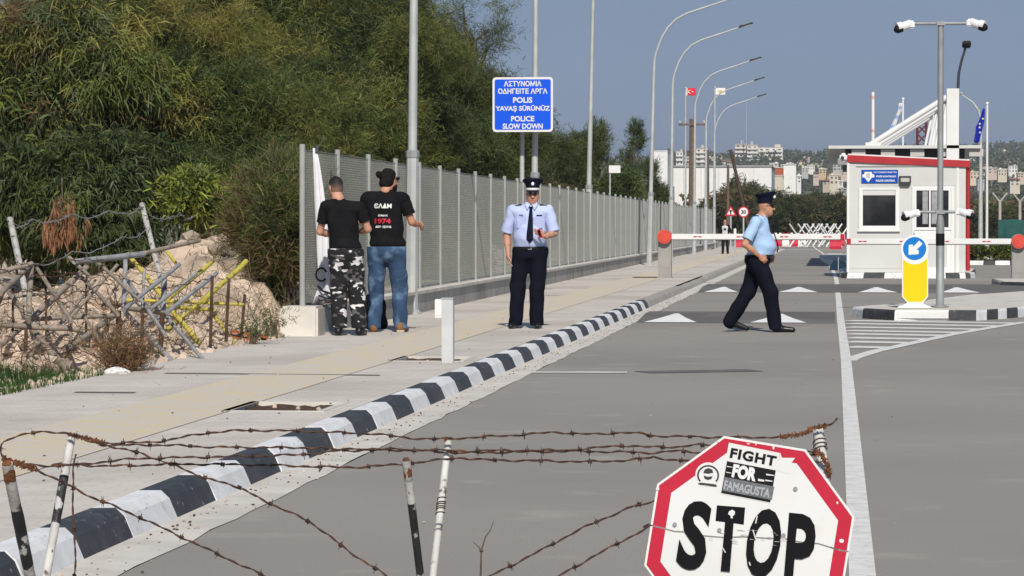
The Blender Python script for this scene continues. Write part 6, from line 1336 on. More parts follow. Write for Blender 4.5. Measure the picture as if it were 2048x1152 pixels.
# black bag on the ground
g = G(741, 659, PAV); bg_ = empty('backpack', (g.x, g.y+.25, PAV), 'black backpack standing on the pavement between the men', 'bag')
V, Q = sdf_mesh([ell((0, 0, .22), (.155, .12, .22), .05), cone((-.08, 0, .06), (.08, 0, .06), .09, .09, .05)], .011, noise=wrinkle(.008, 20), cuts=[((0, 0, -1), 0)]); np_mesh('bag', V, Q, TEE, bg_, smooth=True)
mb = MB(); mb.tube([(-.04, -.08, .42), (-.03, -.10, .48), (.03, -.10, .48), (.04, -.08, .42)], .01, 0, 6); mb.tube([(-.08, -.11, .36), (-.10, -.15, .2), (-.08, -.11, .06)], .014, 0, 6); mb.build('strap', SHOE, bg_)
# ---- far woman on the pavement
g = G(1450, 508, PAV); g.z = PAV
J = dict(head=arr(0, 0, 1.40), face=(0, -1), neck=arr(0, 0, 1.27), chest=arr(0, 0, 1.12), pelvis=arr(0, 0, .85), shr=arr(-.15, 0, 1.22), elr=arr(-.23, .02, 1.0), wrr=arr(-.22, -.06, .82), shl=arr(.15, 0, 1.22), ell=arr(.23, .02, 1.0), wrl=arr(.20, -.08, .83),
         hpr=arr(-.075, 0, .82), knr=arr(-.09, 0, .44), anr=arr(-.10, 0, .09), hpl=arr(.075, 0, .82), knl=arr(.10, 0, .44), anl=arr(.12, 0, .09))
torso = [ell((0, 0, 1.13), (.165, .11, .15), .05), ell((0, 0, .93), (.15, .11, .13), .08), cone((-.13, 0, 1.225), (.13, 0, 1.225), .055, .055, .05)]
slv = [cone(J['sh'+k], J['el'+k], .058, .055, .04) for k in 'lr']+[cone(J['el'+k], J['wr'+k], .055, .045, .03) for k in 'lr']
w1_ = person('far woman in black jacket, pale printed top and black trousers on the pavement', g, J, SKIN, [
    ('top', torso, mat('grey_top', (.50, .50, .50), rough=.9), dict(cuts=[((0, 0, -1), -.86)])), ('jacket', torso+slv, TEE, dict(off=.014, noise=wrinkle(.005, 30), cuts=[((0, 0, -1), -.84), ((0, -1, -.0), .062)])), ('trousers', [ell((0, 0, .83), (.165, .12, .12), .05)]+leg('r', .09, .068, .055)+leg('l', .09, .068, .055), TEE, dict(noise=wrinkle(.004, 22), cuts=[((0, 0, 1), .89), ((0, 0, -1), -.06)])),
    ('hair', [ell(arr(0, .02, 1.43), (.088, .095, .10), .02), cone((-.05, .03, 1.38), (-.07, .02, 1.22), .045, .03, .03), cone((.05, .03, 1.38), (.07, .02, 1.22), .045, .03, .03)], BROWNHAIR, dict(cuts=[((0, -1, .25), .062+.25*1.42)]))], hands=[hand(J['wrr'], (0, -.1, -1), (1, 0, 0), (0, -1, 0), .4), hand(J['wrl'], (0, -.1, -1), (-1, 0, 0), (0, -1, 0), .4)])
shoes(w1_, [((-.10, .05), (-.13, -.3), 0, 0), ((.12, .05), (.15, -.3), 0, 0)], SHOE, .23)
flat_box(w1_, 'print', (0, -.118, 1.10), (.10, .008, .09), M['black'])
# ---- the long white banner hung on the first bay of the fence
p0 = P(629, 296, 34.95); root = empty('banner', (p0.x, 34.95, PAV), 'narrow white cloth banner with dark print hanging from the fence top', 'banner')
def bq(px, py): p = P(px, py, 34.95); return p.x-p0.x, p.z-PAV
rows = [(626, 633, 296), (627, 639, 330), (628, 646, 375), (629, 652, 420), (631, 656, 470), (632, 658, 510), (634, 662, 540), (634, 668, 575), (628, 672, 592), (623, 670, 607)]
vs = []; nu = 10
for j, (xa, xb, py) in enumerate(rows):
    for i in range(nu+1): x, z = bq(xa+(xb-xa)*i/nu, py); vs.append((x, .022*math.sin(i*1.5+j*.35)*(.4+.1*j), z))
fs = [(j*(nu+1)+i, (j+1)*(nu+1)+i, (j+1)*(nu+1)+i+1, j*(nu+1)+i+1) for j in range(len(rows)-1) for i in range(nu)]
mb = MB(); mb.add(vs, fs, 0, True); mb.m = [1 if (k//nu) >= 8 and (k % nu) > 0 else 0 for k in range(len(fs))]
o = mb.build('cloth', [M['banner'], mat('banner_dark_print', (.18, .17, .20), (.30, .29, .33), sc=9, rough=.9, dist=1.5)], root); o.modifiers.new('t', 'SOLIDIFY').thickness = .006
mb = MB(); c = bq(644, 549); a = np.linspace(.4, 5.6, 22)
mb.tube([(c[0]+.062*math.cos(t), -.045, c[1]+.075*math.sin(t)) for t in a], .012, 0, 6); c2 = bq(652, 580); mb.tube([(c2[0]-.09, -.05, c2[1]+.05), (c2[0]-.03, -.05, c2[1]-.01), (c2[0]+.06, -.05, c2[1]-.04)], .014, 0, 6); mb.tube([(c2[0]-.08, -.05, c2[1]-.06), (c2[0]+.02, -.05, c2[1]-.10), (c2[0]+.07, -.05, c2[1]-.08)], .010, 0, 6); mb.build('print', M['black'], root)
mb = MB(); q0, q1 = bq(634, 300), bq(648, 274); mb.tube([(q0[0], 0, q0[1]-.03), (q0[0], 0, q0[1]+.06)], .022, 0, 7); mb.tube([(q0[0], 0, q0[1]), (q1[0], .02, q1[1])], .007, 0, 5); mb.build('tie_knot', M['knot_and_sheet_dark'], root)
# ================================================================ FOREGROUND BARRICADE
def zm(ox, oy, s): return lambda x, y: (ox+x*s, oy+y*s)
Z5, Z6, Z7 = zm(0, 800, .3418), zm(700, 800, .3055), zm(1250, 830, .2795)
fo = Vector((-.6, 8.9, 0))
root = empty('barbed_wire_barricade', fo, 'rusty barbed wire barricade with crossed chipped stakes across the foreground', 'barricade')
def fg(p, Y): return P(p[0], p[1], Y)-fo
def stake_fg(top, low, Yt, Yl, r, m, capm=None, nm='stake'):
    a, b = fg(top, Yt), fg(low, Yl); d = (b-a).normalized(); e_ = a+d*((-a.z)/d.z)   # down to the road
    mb = MB(); n = 9; mb.tube([a.lerp(e_, k/n) for k in range(n+1)], r, 0, 10, jit=.03); o = mb.build(nm, M[m], root)
    if capm: mb = MB(); mb.tube([a-d*.004, a+d*.035, a+d*.055], [r*.8, r*1.12, r*1.02], 0, 10, jit=.08); mb.build('rusty_cap', M[capm], o)
    return a, e_, d
A = stake_fg((14, 928), (60, 1152), 8.35, 8.55, .0165, 'stake_grey', 'rust_hot')
Bk = stake_fg((143, 874), (92, 1152), 9.3, 9.05, .0140, 'stake_paint')
C = stake_fg((812, 920), (841, 1152), 8.6, 8.75, .0115, 'stake_black', 'rust_hot')
Dk = stake_fg((897, 879), (866, 1152), 9.2, 9.0, .0115, 'stake_paint')
E = stake_fg((1636, 860), (1652, 980), 9.1, 8.98, .0175, 'stake_paint')
stake_fg((1560, 1075), (1530, 1200), 8.75, 8.85, .0165, 'stake_paint')
# black painted lengths on the stakes, and their wire lashings
def band(S, t0, t1, r, m):
    a, e_, d = S; mb = MB(); L_ = (e_-a).length; n = 6; mb.tube([a.lerp(e_, t0+(t1-t0)*k/n) for k in range(n+1)], [r*(1+random.uniform(-.03, .05)) for _ in range(n+1)], 0, 10, jit=.04); mb.build('paint_band', M[m], root)
band(A, .19, .44, .0170, 'stake_black'); band(Bk, .165, .36, .0144, 'stake_black'); band(C, .0, .09, .0120, 'stake_grey'); band(C, .09, .18, .0121, 'stake_paint')
def lash(S, t, r):
    a, e_, d = S; c = a.lerp(e_, t); mb = MB(); u = d.cross(Vector((0, 1, 0))).normalized(); v = d.cross(u)
    mb.tube([c+u*r*1.15*math.cos(k*.5)+v*r*1.15*math.sin(k*.5)+d*k*.0011 for k in range(34)], .0016, 0, 4); mb.build('lashing', M['rust'], root)
lash(Dk, .235, .0115); lash(Dk, .26, .0115); lash(E, .04, .0175)
mb = MB(); ax = [Vector(fg((-80, 1210), 8.8)), Vector(fg((850, 1215), 8.85)), Vector(fg((1720, 1212), 8.9))]; mb.tube(ax, .018, 0, 8); mb.build('beam', M['stake_paint'], root)
rbw = random.Random(3)
def barb_wire(pts, Ys, parent, barb=.135, r=.0019, rusty='rust', knots=True, ph=0):
    """two twisted strands with four-pointed barbs"""
    n = len(pts); q = [fg(p, Ys[0]+(Ys[1]-Ys[0])*i/(n-1)) for i, p in enumerate(pts)]
    # resample smoothly (Catmull-Rom)
    path = []
    for i in range(n-1):
        p0, p1, p2, p3 = q[max(i-1, 0)], q[i], q[i+1], q[min(i+2, n-1)]; m_ = max(3, int((p2-p1).length/.012))
        for k in range(m_):
            t = k/m_; path.append(.5*((2*p1)+(p2-p0)*t+(2*p0-5*p1+4*p2-p3)*t*t+(3*p1-p0-3*p2+p3)*t**3))
    path.append(q[-1]); mb = MB(); mbb = MB(); s = 0; nxt = .05+ph; A_, B_ = [], []
    for i, p in enumerate(path):
        t = (path[min(i+1, len(path)-1)]-path[max(i-1, 0)]).normalized(); u = t.cross(Vector((0, 0, 1))); u = (u if u.length > .1 else Vector((1, 0, 0))).normalized(); v = t.cross(u)
        if i: s += (p-path[i-1]).length
        w = u*math.cos(s*75)+v*math.sin(s*75); jg = Vector((0, 0, .0018*math.sin(s*41)+.0014*math.sin(s*97))); A_.append(p+jg+w*r*.95); B_.append(p+jg-w*r*.95)
        if s >= nxt:
            nxt += barb*rbw.uniform(.9, 1.1)
            for kk in range(3): mbb.tube([p+t*(.0045*(kk-1))+u*.005*math.cos(a)+v*.005*math.sin(a) for a in np.linspace(0, 6.28, 9)], .0017, 0, 4, caps=False)
            for a in (rbw.uniform(0, 6.28), rbw.uniform(0, 6.28)):
                d = (u*math.cos(a)+v*math.sin(a)+t*rbw.uniform(-.3, .3)).normalized(); mbb.tube([p-d*.017, p, p+d*.017], [.0006, .0017, .0006], 0, 4)
    mb.tube(A_, r, 0, 5); mb.tube(B_, r, 0, 5)
    mb.add(mbb.v, mbb.f, 0, True); return mb.build('barbed_wire', M[rusty], parent)
def L5(*p): return [Z5(*q) for q in p]
def L6(*p): return [Z6(*q) for q in p]
def L7(*p): return [Z7(*q) for q in p]
barb_wire(L5((60, 375), (12, 330), (8, 262), (80, 215), (220, 190), (390, 192), (470, 215), (600, 248), (720, 250), (920, 243), (1240, 190), (1550, 178))+L6((0, 216), (150, 222), (500, 255), (900, 240), (1230, 220), (1350, 212), (1600, 225), (1800, 212), (1960, 230))+L7((180, 148), (590, 158), (950, 160), (1150, 152), (1320, 120), (1400, 82), (1470, 72), (1520, 25)), (9.0, 9.2), root)
barb_wire(L5((420, 205), (600, 258), (990, 264), (1260, 275), (1840, 280))+L6((0, 330), (250, 327), (420, 331), (750, 345), (1100, 340), (1420, 336), (1780, 340), (1960, 346))+L7((360, 258), (530, 268), (900, 270), (1200, 280), (1370, 285)), (9.2, 9.1), root, ph=.05)
barb_wire(L5((40, 372), (180, 378), (320, 385), (480, 375), (780, 345), (1130, 335), (1740, 320))+L6((0, 322), (100, 320), (450, 326), (750, 333), (1100, 330), (1420, 328), (1780, 300), (1960, 308))+L7((360, 228), (530, 215), (900, 235), (1360, 272)), (8.5, 9.0), root, ph=.09)
barb_wire(L5((300, 380), (480, 380), (650, 386), (1020, 375), (1380, 378), (1740, 386))+L6((0, 440), (340, 420), (480, 405), (720, 378), (830, 390), (1250, 398), (1650, 402), (1960, 380))+L7((210, 302), (400, 325), (800, 330), (1390, 330)), (8.6, 8.95), root, ph=.02)
barb_wire(L5((560, 248), (600, 262), (780, 300), (1000, 375), (1200, 455), (1400, 512), (1530, 582), (1820, 720), (2048, 890))+L6((240, 1152), (330, 1230)), (9.2, 8.7), root)
barb_wire(L5((50, 365), (200, 402), (520, 560), (640, 610), (850, 702), (1200, 867), (1560, 1035), (1700, 1100)), (8.45, 8.8), root, ph=.11)
barb_wire(L5((445, 318), (428, 400), (430, 480), (426, 640), (442, 930), (430, 1060)), (9.2, 9.0), root, ph=.08)
barb_wire(L6((860, 1190), (920, 1152), (1210, 1005), (1530, 836), (1870, 690))+L7((80, 655), (180, 620), (400, 560)), (8.8, 8.9), root, ph=.04)
barb_wire(L6((1300, 1200), (1370, 1150), (1750, 940), (1964, 830))+L7((150, 800), (400, 700)), (8.8, 8.9), root, ph=.04)
# rust knots where the wires wrap the stakes
def knot(pts, Y, n, sp=.010):
    mb = MB()
    for i in range(n):
        t = i/n*(len(pts)-1); k = min(int(t), len(pts)-2); c = fg(pts[k], Y).lerp(fg(pts[k+1], Y), t-k); a = rbw.uniform(0, 6.28); d = Vector((math.cos(a), rbw.uniform(-.6, .6), math.sin(a)))
        mb.tube([c-d*sp, c+Vector((rbw.gauss(0, .003), 0, rbw.gauss(0, .003))), c+d*sp*rbw.uniform(.7, 1.6)], [.0014, .0030, .0010], 0, 5)
    mb.build('rust_knot', M['rust_hot'], root)
knot(L5((20, 345), (100, 370), (210, 405)), 8.38, 60); knot(L5((400, 200), (480, 220), (610, 252)), 9.25, 46, .009); knot(L7((1120, 158), (1250, 140), (1320, 115)), 9.1, 30, .008); knot(L7((1360, 262), (1410, 290), (1450, 360), (1460, 440)), 8.98, 46, .011); knot(L7((1310, 105), (1380, 85), (1450, 80)), 9.05, 20, .008); knot(L6((620, 258), (680, 250)), 9.15, 8, .006)
# forked dry twig
g = fg(Z6(855, 1152), 8.7)+fo; tw = empty('dry_twig', (g.x, g.y, 0), 'thin forked dry twig standing in front of the road below the wires', 'twig')
def tl_(p): return P(*Z6(*p), 8.7)-Vector((g.x, g.y, 0))
mb = MB(); a = tl_((855, 1152)); mb.tube([Vector((a.x-.02, .0, 0)), a, tl_((858, 1060)), tl_((860, 985))], [.004, .0034, .003, .0026], 0, 6, jit=.1); mb.tube([tl_((860, 985)), tl_((885, 900)), tl_((920, 850)), tl_((942, 788))], [.0024, .002, .0014, .0008], 0, 5); mb.tube([tl_((860, 985)), tl_((840, 960)), tl_((805, 928))], [.0022, .0018, .0008], 0, 5); mb.ico(tl_((860, 985)), .006, 0, 2, jit=.2); mb.build('stem', M['bark'], tw)

# ================================================================ STOP SIGN (tilted, cracked)
Ysg = 8.3; c0 = P(1498, 1082, Ysg); th = R(-8.9); s = Ysg/FPX
root = empty('stop_sign', c0, 'red bordered octagonal stop sign, tilted and cracked, hung on the wire barricade', 'sign')
root.rotation_euler = (R(-3), 0, 0)
U = Vector((math.cos(th), 0, math.sin(th))); Vv = Vector((-math.sin(th), 0, math.cos(th))); ap = 199*s
def uv(px, py): x, z = (px-1498)*s, (1082-py)*s; return (x*U.x+z*U.z, x*Vv.x+z*Vv.z)   # photo position -> sign plane
def octo(r): k = r*math.tan(math.pi/8); return [(-k, r), (-r, k), (-r, -k), (-k, -r), (k, -r), (r, -k), (r, k), (k, r)]
def clip_half(poly, crack, upper):   # split a convex outline along the jagged crack line
    f = lambda p: p[1]-np.interp(p[0], [q[0] for q in crack], [q[1] for q in crack])
    out = []
    n = len(poly); cr = []
    for i in range(n):
        a, b = poly[i], poly[(i+1) % n]; fa, fb = f(a), f(b)
        if (fa >= 0) == upper: out.append(a)
        if (fa >= 0) != (fb >= 0):
            lo, hi = 0., 1.
            for _ in range(30):
                m_ = (lo+hi)/2; p = (a[0]+(b[0]-a[0])*m_, a[1]+(b[1]-a[1])*m_)
                if (f(p) >= 0) == (fa >= 0): lo = m_
                else: hi = m_
            p = (a[0]+(b[0]-a[0])*lo, a[1]+(b[1]-a[1])*lo); out.append(p); ins = [q for q in crack]
            if (fa >= 0) == upper:   # leaving: walk along crack to the re-entry
                out.append(('walk', p))
    res = []
    for i, p in enumerate(out):
        if p[0] == 'walk':
            st = p[1]; en = out[(i+1) % len(out)]; xs_ = sorted([q for q in crack if min(st[0], en[0])+.004 < q[0] < max(st[0], en[0])-.004], key=lambda q: q[0], reverse=st[0] > en[0]); res += xs_
        else: res.append(p)
    return res
ck = [uv(*Z7(x, y)) for x, y in ((60, 770), (180, 795), (265, 815), (350, 838), (420, 842), (560, 868), (700, 878), (860, 872), (1000, 880), (1130, 880), (1250, 905), (1380, 915), (1480, 945), (1560, 965), (1640, 975), (1800, 990))]
gap = .0022
ring = M['sign_red']
def plate(poly, d0, t, m, nm, parent): mb = MB(); O = Vector((0, d0, 0)); mb.prism(poly, O, U, Vv, (0, 1, 0), t); return mb.build(nm, m, parent, fixn=True)
up = [(x, y+gap) for x, y in ck]; dn = [(x, y-gap) for x, y in ck]
edge = octo(ap); red = octo(ap-.006); inn = octo(ap*.845)
for nm, crk, u_ in (('upper_half', up, True), ('lower_half', dn, False)):
    o = plate(clip_half(edge, crk, u_), -.004 if u_ else 0, .003, M['white'], nm, root)
    plate(clip_half(red, crk, u_), -.0052 if u_ else -.0012, .001, ring, 'red_border', o)
    plate(clip_half(inn, crk, u_), -.0062 if u_ else -.0022, .0008, M['sign_white'], 'white_field', o)
lay = lambda d: Vector((0, d, 0))
# lettering STOP
mb = MB(); Ls = {'S': ((395, 620), (600, 1110)), 'T': ((650, 650), (858, 1120)), 'O': ((872, 672), (1112, 1152)), 'P': ((1135, 698), (1360, 1190))}
HH = 486
for ch, cx_, cy_, w_, hh in (('S', 497, 865, 208, 498), ('O', 992, 915, 240, 498)):
    p = uv(*Z7(cx_, cy_)); put_text(mb, ch, .2, lay(-.0072)+U*p[0]+Vv*p[1], U, Vv, fit=(w_*.2795*s, hh*.2795*s), bold=.0075)
def poly7(mb, pts, d=-.0072): mb.add([lay(d)+U*q[0]+Vv*q[1] for q in (uv(*Z7(*p)) for p in pts)], [list(range(len(pts)))])
poly7(mb, [(658, 648), (860, 662), (850, 785), (778, 775), (752, 1122), (686, 1116), (716, 768), (648, 760)][::-1])
Pq = [(1172, 695), (1270, 706), (1320, 730), (1352, 785), (1362, 860), (1350, 950), (1318, 1005), (1265, 1027), (1213, 1022), (1200, 1185), (1135, 1180)]
mb2 = MB()
outp = [uv(*Z7(*p)) for p in Pq]; inp = [uv(*Z7(*p)) for p in [(1226, 808), (1262, 812), (1288, 836), (1292, 862), (1284, 895), (1262, 912), (1218, 908)]]
# P as stem + bowl ring
def stripP(a, b):
    n = len(a); mb.add([lay(-.0072)+U*q[0]+Vv*q[1] for q in [uv(*Z7(*p)) for p in a+b]], [(i, i+1, n+i+1, n+i) for i in range(n-1)])
stripP([(1172, 695), (1270, 704), (1322, 730), (1354, 785), (1362, 862), (1350, 950), (1318, 1003), (1262, 1026), (1213, 1022)], [(1228, 808), (1262, 812), (1280, 826), (1290, 845), (1292, 865), (1286, 890), (1274, 904), (1256, 911), (1218, 908)])
poly7(mb, [(1172, 695), (1228, 808), (1218, 908), (1213, 1022), (1200, 1185), (1135, 1180)])
mb.build('lettering', mat('sign_black', (.006, .006, .007), rough=.45, spec=.12), root)
# stickers
def q7(x, y): p = uv(*zm(1380, 860, .14755)(x, y)); return p
stk = MB(); d = -.0076
def stp(mb, pts, d): mb.add([lay(d)+U*q[0]+Vv*q[1] for q in (q7(*p) for p in pts)], [list(range(len(pts)))])
stp(stk, [(525, 175), (1215, 310), (1185, 520), (1170, 545), (1090, 990), (412, 868), (482, 420)], -.0070)
so = stk.build('sticker', M['sign_white'], root)
mb = MB(); stp(mb, [(500, 425), (1160, 545), (1085, 980), (422, 858)], -.0074); mb.build('dark_panel', M['black'], so)
mb = MB(); stp(mb, [(470, 640), (1140, 765), (1108, 945), (440, 825)], -.0076); mb.build('grey_panel', mat('sticker_grey', (.10, .105, .115), (.16, .165, .18), sc=60, rough=.5), so)
Us = (Vector((1160-500, 0, -(545-425)))).normalized(); Vs = Vector((-Us.z, 0, Us.x))
def st_text(txt, x, y, w_, h_, d, m, nm, **kw):
    p = q7(x, y); mb = MB(); put_text(mb, txt, .2, lay(d)+U*p[0]+Vv*p[1], Us, Vs, fit=(w_*.14755*s, h_*.14755*s), **kw); mb.build(nm, m, so)
st_text('FIGHT', 855, 368, 630, 142, -.0078, M['black'], 'lettering', bold=.009, spacing=1.12)
st_text('FOR', 738, 580, 330, 185, -.0078, M['white'], 'lettering', bold=.012)
st_text('FAMAGUSTA', 772, 800, 630, 122, -.0080, mat('sticker_silver', (.34, .35, .38), rough=.5), 'lettering', bold=.006)
mb = MB()
for (x0, y0, x1, y1) in ((500, 490, 575, 503), (490, 570, 560, 582), (1030, 590, 1140, 612), (1020, 670, 1115, 690), (920, 660, 1005, 690)):
    stp(mb, [(x0, y0), (x1, y0+(x1-x0)*.18), (x1, y1+(x1-x0)*.0+8), (x0, y1)], -.0078)
mb.build('white_line', M['sign_white'], so)
# round badge sticker
mb = MB(); c = (245, 610)
stp(mb, [(c[0]+172*math.cos(t), c[1]+165*math.sin(t)) for t in np.linspace(0, 6.283, 29)[:-1]], -.0070); rs = mb.build('round_sticker', M['sign_white'], root)
mb = MB(); k = 26; a = [(c[0]+150*math.cos(t), c[1]+10+140*math.sin(t)) for t in np.linspace(R(140), R(400), k)]; b = [(c[0]+126*math.cos(t), c[1]+10+118*math.sin(t)) for t in np.linspace(R(140), R(400), k)]
mb.add([lay(-.0075)+U*q[0]+Vv*q[1] for q in (q7(*p) for p in a+b)], [(i, i+1, k+i+1, k+i) for i in range(k-1)])
stp(mb, [(105, 735), (140, 718), (345, 740), (370, 765), (345, 775), (135, 748)], -.0075)
stp(mb, [(180, 590), (195, 545), (245, 520), (300, 540), (315, 585), (250, 600)], -.0075); stp(mb, [(185, 620), (240, 640), (305, 630), (290, 670), (240, 685), (195, 665)], -.0075)
mb.build('emblem', M['dark'], rs)
# small print remnants, bolts, torn border scraps and scratches
mb = MB()
for (x, y) in ((1217, 525), (357, 788), (676, 825), (1133, 857)):
    q = uv(*Z7(x, y)); mb.prism([(.006*math.cos(t), .006*math.sin(t)) for t in np.linspace(0, 6.283, 11)[:-1]], lay(-.0105)+U*q[0]+Vv*q[1], U, Vv, (0, 1, 0), .005)
mb.build('bolt', M['galv_dull'], root, fixn=True)
mb = MB(); poly7(mb, [(1108, 268), (1120, 305), (1215, 305), (1185, 345), (1228, 360), (1180, 420), (1090, 400)], -.0068)
mb.build('torn_patch', M['sign_white'], root)
for (x, y, w_, h_) in ((1545, 893, 34, 30), (233, 535, 26, 20), (1060, 235, 14, 26), (880, 207, 22, 10), (935, 210, 8, 20), (1515, 622, 14, 20), (665, 190, 14, 14)): mb = MB(); poly7(mb, [(x-w_/2, y-h_/3), (x, y-h_/2), (x+w_/2, y-h_/4), (x+w_/3, y+h_/2), (x-w_/2.5, y+h_/3)], -.0068); mb.build('torn_patch', M['sign_white'], root)
mb = MB()
for (x0, y0, x1, y1) in ((945, 720, 935, 775), (915, 820, 935, 885), (700, 950, 720, 985), (890, 1050, 898, 1075)): poly7(mb, [(x0-4, y0), (x0+4, y0), (x1+4, y1), (x1-4, y1)], -.0078)
poly7(mb, [(745, 690), (768, 678), (788, 692), (784, 714), (770, 726), (772, 740), (758, 740), (756, 722), (738, 710)], -.0078); mb.build('scratch', M['sign_white'], root)
mb = MB()
for k in range(22):
    x, y = random.uniform(590, 1130), 868+random.gauss(0, 26); w_ = random.uniform(8, 60); t_ = random.uniform(1.5, 4)
    poly7(mb, [(x, y), (x+w_, y+w_*.06), (x+w_, y+w_*.06+t_), (x, y+t_)], -.0079)
mb.build('scuff', mat('scuff_grey', (.40, .39, .37), rough=.9), root)
mb = MB(); q = Vector((0, .02, 0)); mb.tube([q+U*-.12+Vv*.1, q+U*.12+Vv*.1], .008, 0, 6); mb.tube([q+Vv*.1, q+Vv*-.28], .008, 0, 6); mb.build('back_brace', M['galv_dull'], root)
# ================================================================ TOWN IN THE DISTANCE
WALLC = [('cream', (.56, .50, .40)), ('white', (.68, .66, .62)), ('pale pink', (.52, .41, .35)), ('tan', (.44, .37, .28)), ('grey', (.42, .41, .39)), ('ochre', (.50, .38, .22))]
WM = [mat('house_'+n.replace(' ', '_'), c, tuple(x*.86 for x in c), sc=.25, rough=.9) for n, c in WALLC]
WIN = mat('house_window', (.05, .055, .06), rough=.3); ROOF = mat('tile_roof', (.33, .14, .085), (.26, .11, .07), sc=.8, rough=.9)
def house(px, py_base, Y, w, h, d, ci, label, floors=2, cols=3, roof='flat', group='houses on the far hillside', balc=False):
    p = P(px, py_base, Y); zb = p.z; root = empty('house' if floors < 4 else 'apartment_block', (p.x, Y, zb-3), label, 'house' if floors < 4 else 'apartment block', group)
    mb = MB(); mb.span((-w/2, 0, 0), (w/2, d, h+3)); mb.build('wall', WM[ci], root); fh = h/floors
    for f in range(floors):
        for c in range(cols):
            mb = MB(); x = -w/2+w*(c+.5)/cols+random.uniform(-.05, .05)*w/cols; mb.box((x, -.04, 3+fh*(f+.5)), (w/cols*random.choice((.34, .45, .5)), .1, fh*random.choice((.38, .45)))); mb.build('window', WIN, root)
        if balc and f > 0:
            mb = MB(); mb.span((-w*.48, -1.3, 3+fh*f-.1), (w*.48, -.01, 3+fh*f+.95)); mb.build('balcony', WM[1], root)
    if roof == 'tile':
        mb = MB(); mb.add([(-w*.55, -.6, h+3), (w*.55, -.6, h+3), (w*.55, d+.6, h+3), (-w*.55, d+.6, h+3), (-w*.3, d/2, h+3+w*.2), (w*.3, d/2, h+3+w*.2)], [(0, 1, 5, 4), (1, 2, 5), (2, 3, 4, 5), (3, 0, 4), (3, 2, 1, 0)]); mb.build('roof', ROOF, root)
    else:
        mb = MB(); mb.span((-w/2-.2, -.2, h+3), (w/2+.2, d+.2, h+3.35)); t = random.uniform(-.3, .3)*w; mb.span((t-w*.12, d*.3, h+3.36), (t+w*.12, d*.6, h+3.4+h*.16)); mb.build('roof', WM[random.choice((1, 4, 0))], root)
    return root
def mpx(Y): return Y/FPX
# big blocks
Yt = 1900
def block(px0, px1, ytop, ybase, Y, ci, label, floors, cols, balc=True, d=14, **k): w = (px1-px0)*mpx(Y); h = (ybase-ytop)*mpx(Y); return house((px0+px1)/2, ybase, Y, w, h, d, ci, label, floors, cols, balc=balc, **k)
block(1470, 1492, 289, 338, 1905, 3, 'narrow tan left wing of the tallest apartment block', 6, 2, group=None)
block(1494, 1516, 291, 338, 1895, 0, 'cream stair tower of the tallest apartment block, mast on top', 6, 2, group=None)
block(1517, 1565, 296, 336, 1900, 1, 'white balconied main wing of the tallest apartment block', 5, 4, group=None)
mb = MB(); m0 = P(1493, 292, 1890); m1_ = P(1493, 200, 1890); mb.tube([m0, m1_], [.30, .16], 0, 5); tag(mb.build('radio_mast', M['galv']), 'hair-thin radio mast on top of the tallest apartment block', 'mast')
block(1520, 1541, 300, 330, 2150, 2, 'small pinkish block peeping behind the tallest apartment block', 4, 2, group=None)
block(1519+2, 1540, 306, 330, 2100, 2, 'short pink block behind the white balconied wing', 4, 3, group=None)
block(1538, 1562, 302, 326, 2300, 3, 'tan terraced block on the ridge right of the white balconied wing', 4, 3, group=None)
block(1392, 1416, 297, 334, 1800, 0, 'cream block with dark balconies left of the white flagpole', 4, 2, group=None)
block(1352, 1366, 304, 330, 1700, 1, 'small white block right of the tall blank white wall', 3, 2, group=None)
names = ['cream', 'white', 'pale pink', 'tan', 'grey', 'ochre']
spots = [(1372, 322, 0), (1382, 330, 3), (1422, 322, 2), (1437, 318, 3), (1450, 326, 0), (1462, 332, 4), (1572, 322, 2), (1580, 330, 1), (1592, 318, 3), (1602, 326, 0), (1612, 322, 2), (1622, 334, 1), (1637, 330, 3), (1650, 326, 0), (1610, 340, 4), (1570, 338, 4), (1548, 333, 0), (1645, 342, 5), (1662, 352, 0), (1674, 336, 4), (1690, 345, 2), (1655, 364, 3), (1632, 352, 2), (1676, 366, 1), (1685, 380, 4),
         (1945, 322, 1), (1956, 330, 2), (1966, 318, 0), (1978, 312, 1), (1988, 308, 0), (1998, 306, 1), (2008, 310, 2), (2020, 306, 1), (2030, 309, 0), (2042, 305, 1), (2050, 312, 2), (1990, 322, 0), (2012, 324, 2), (2034, 322, 1), (1972, 336, 2), (1985, 342, 2), (2005, 346, 0), (2026, 340, 1), (2044, 350, 2), (1950, 352, 0), (1962, 362, 4), (2030, 366, 0)]
for i, (px, py, ci) in enumerate(spots):
    Y = float(np.interp(py, [305, 320, 340, 370], [2450, 1900, 1450, 1050])); wpx = random.uniform(11, 20); hpx = random.uniform(7, 13)
    side = 'left of the booth' if px < 1700 else 'right of the booth'; rf = 'tile' if random.random() < .25 else 'flat'
    house(px, py+5, Y, wpx*mpx(Y), hpx*mpx(Y), 10, ci, f'tiny {names[ci]} house among others on the far hillside {side}, {"tiled" if rf == "tile" else "flat"} roof', random.choice((2, 2, 3)), random.choice((2, 3)), rf, group=f'tiny {names[ci]} {rf} roofed houses {side}')
house(1668, 369, 900, 17*mpx(900), 18*mpx(900), 10, 0, 'cream two storey house with four dark windows left of the booth roof', 2, 2, group=None)
house(1594, 366, 700, 16*mpx(700), 13*mpx(700), 9, 1, 'tan trimmed white house right of the warehouse end', 2, 2, group=None)
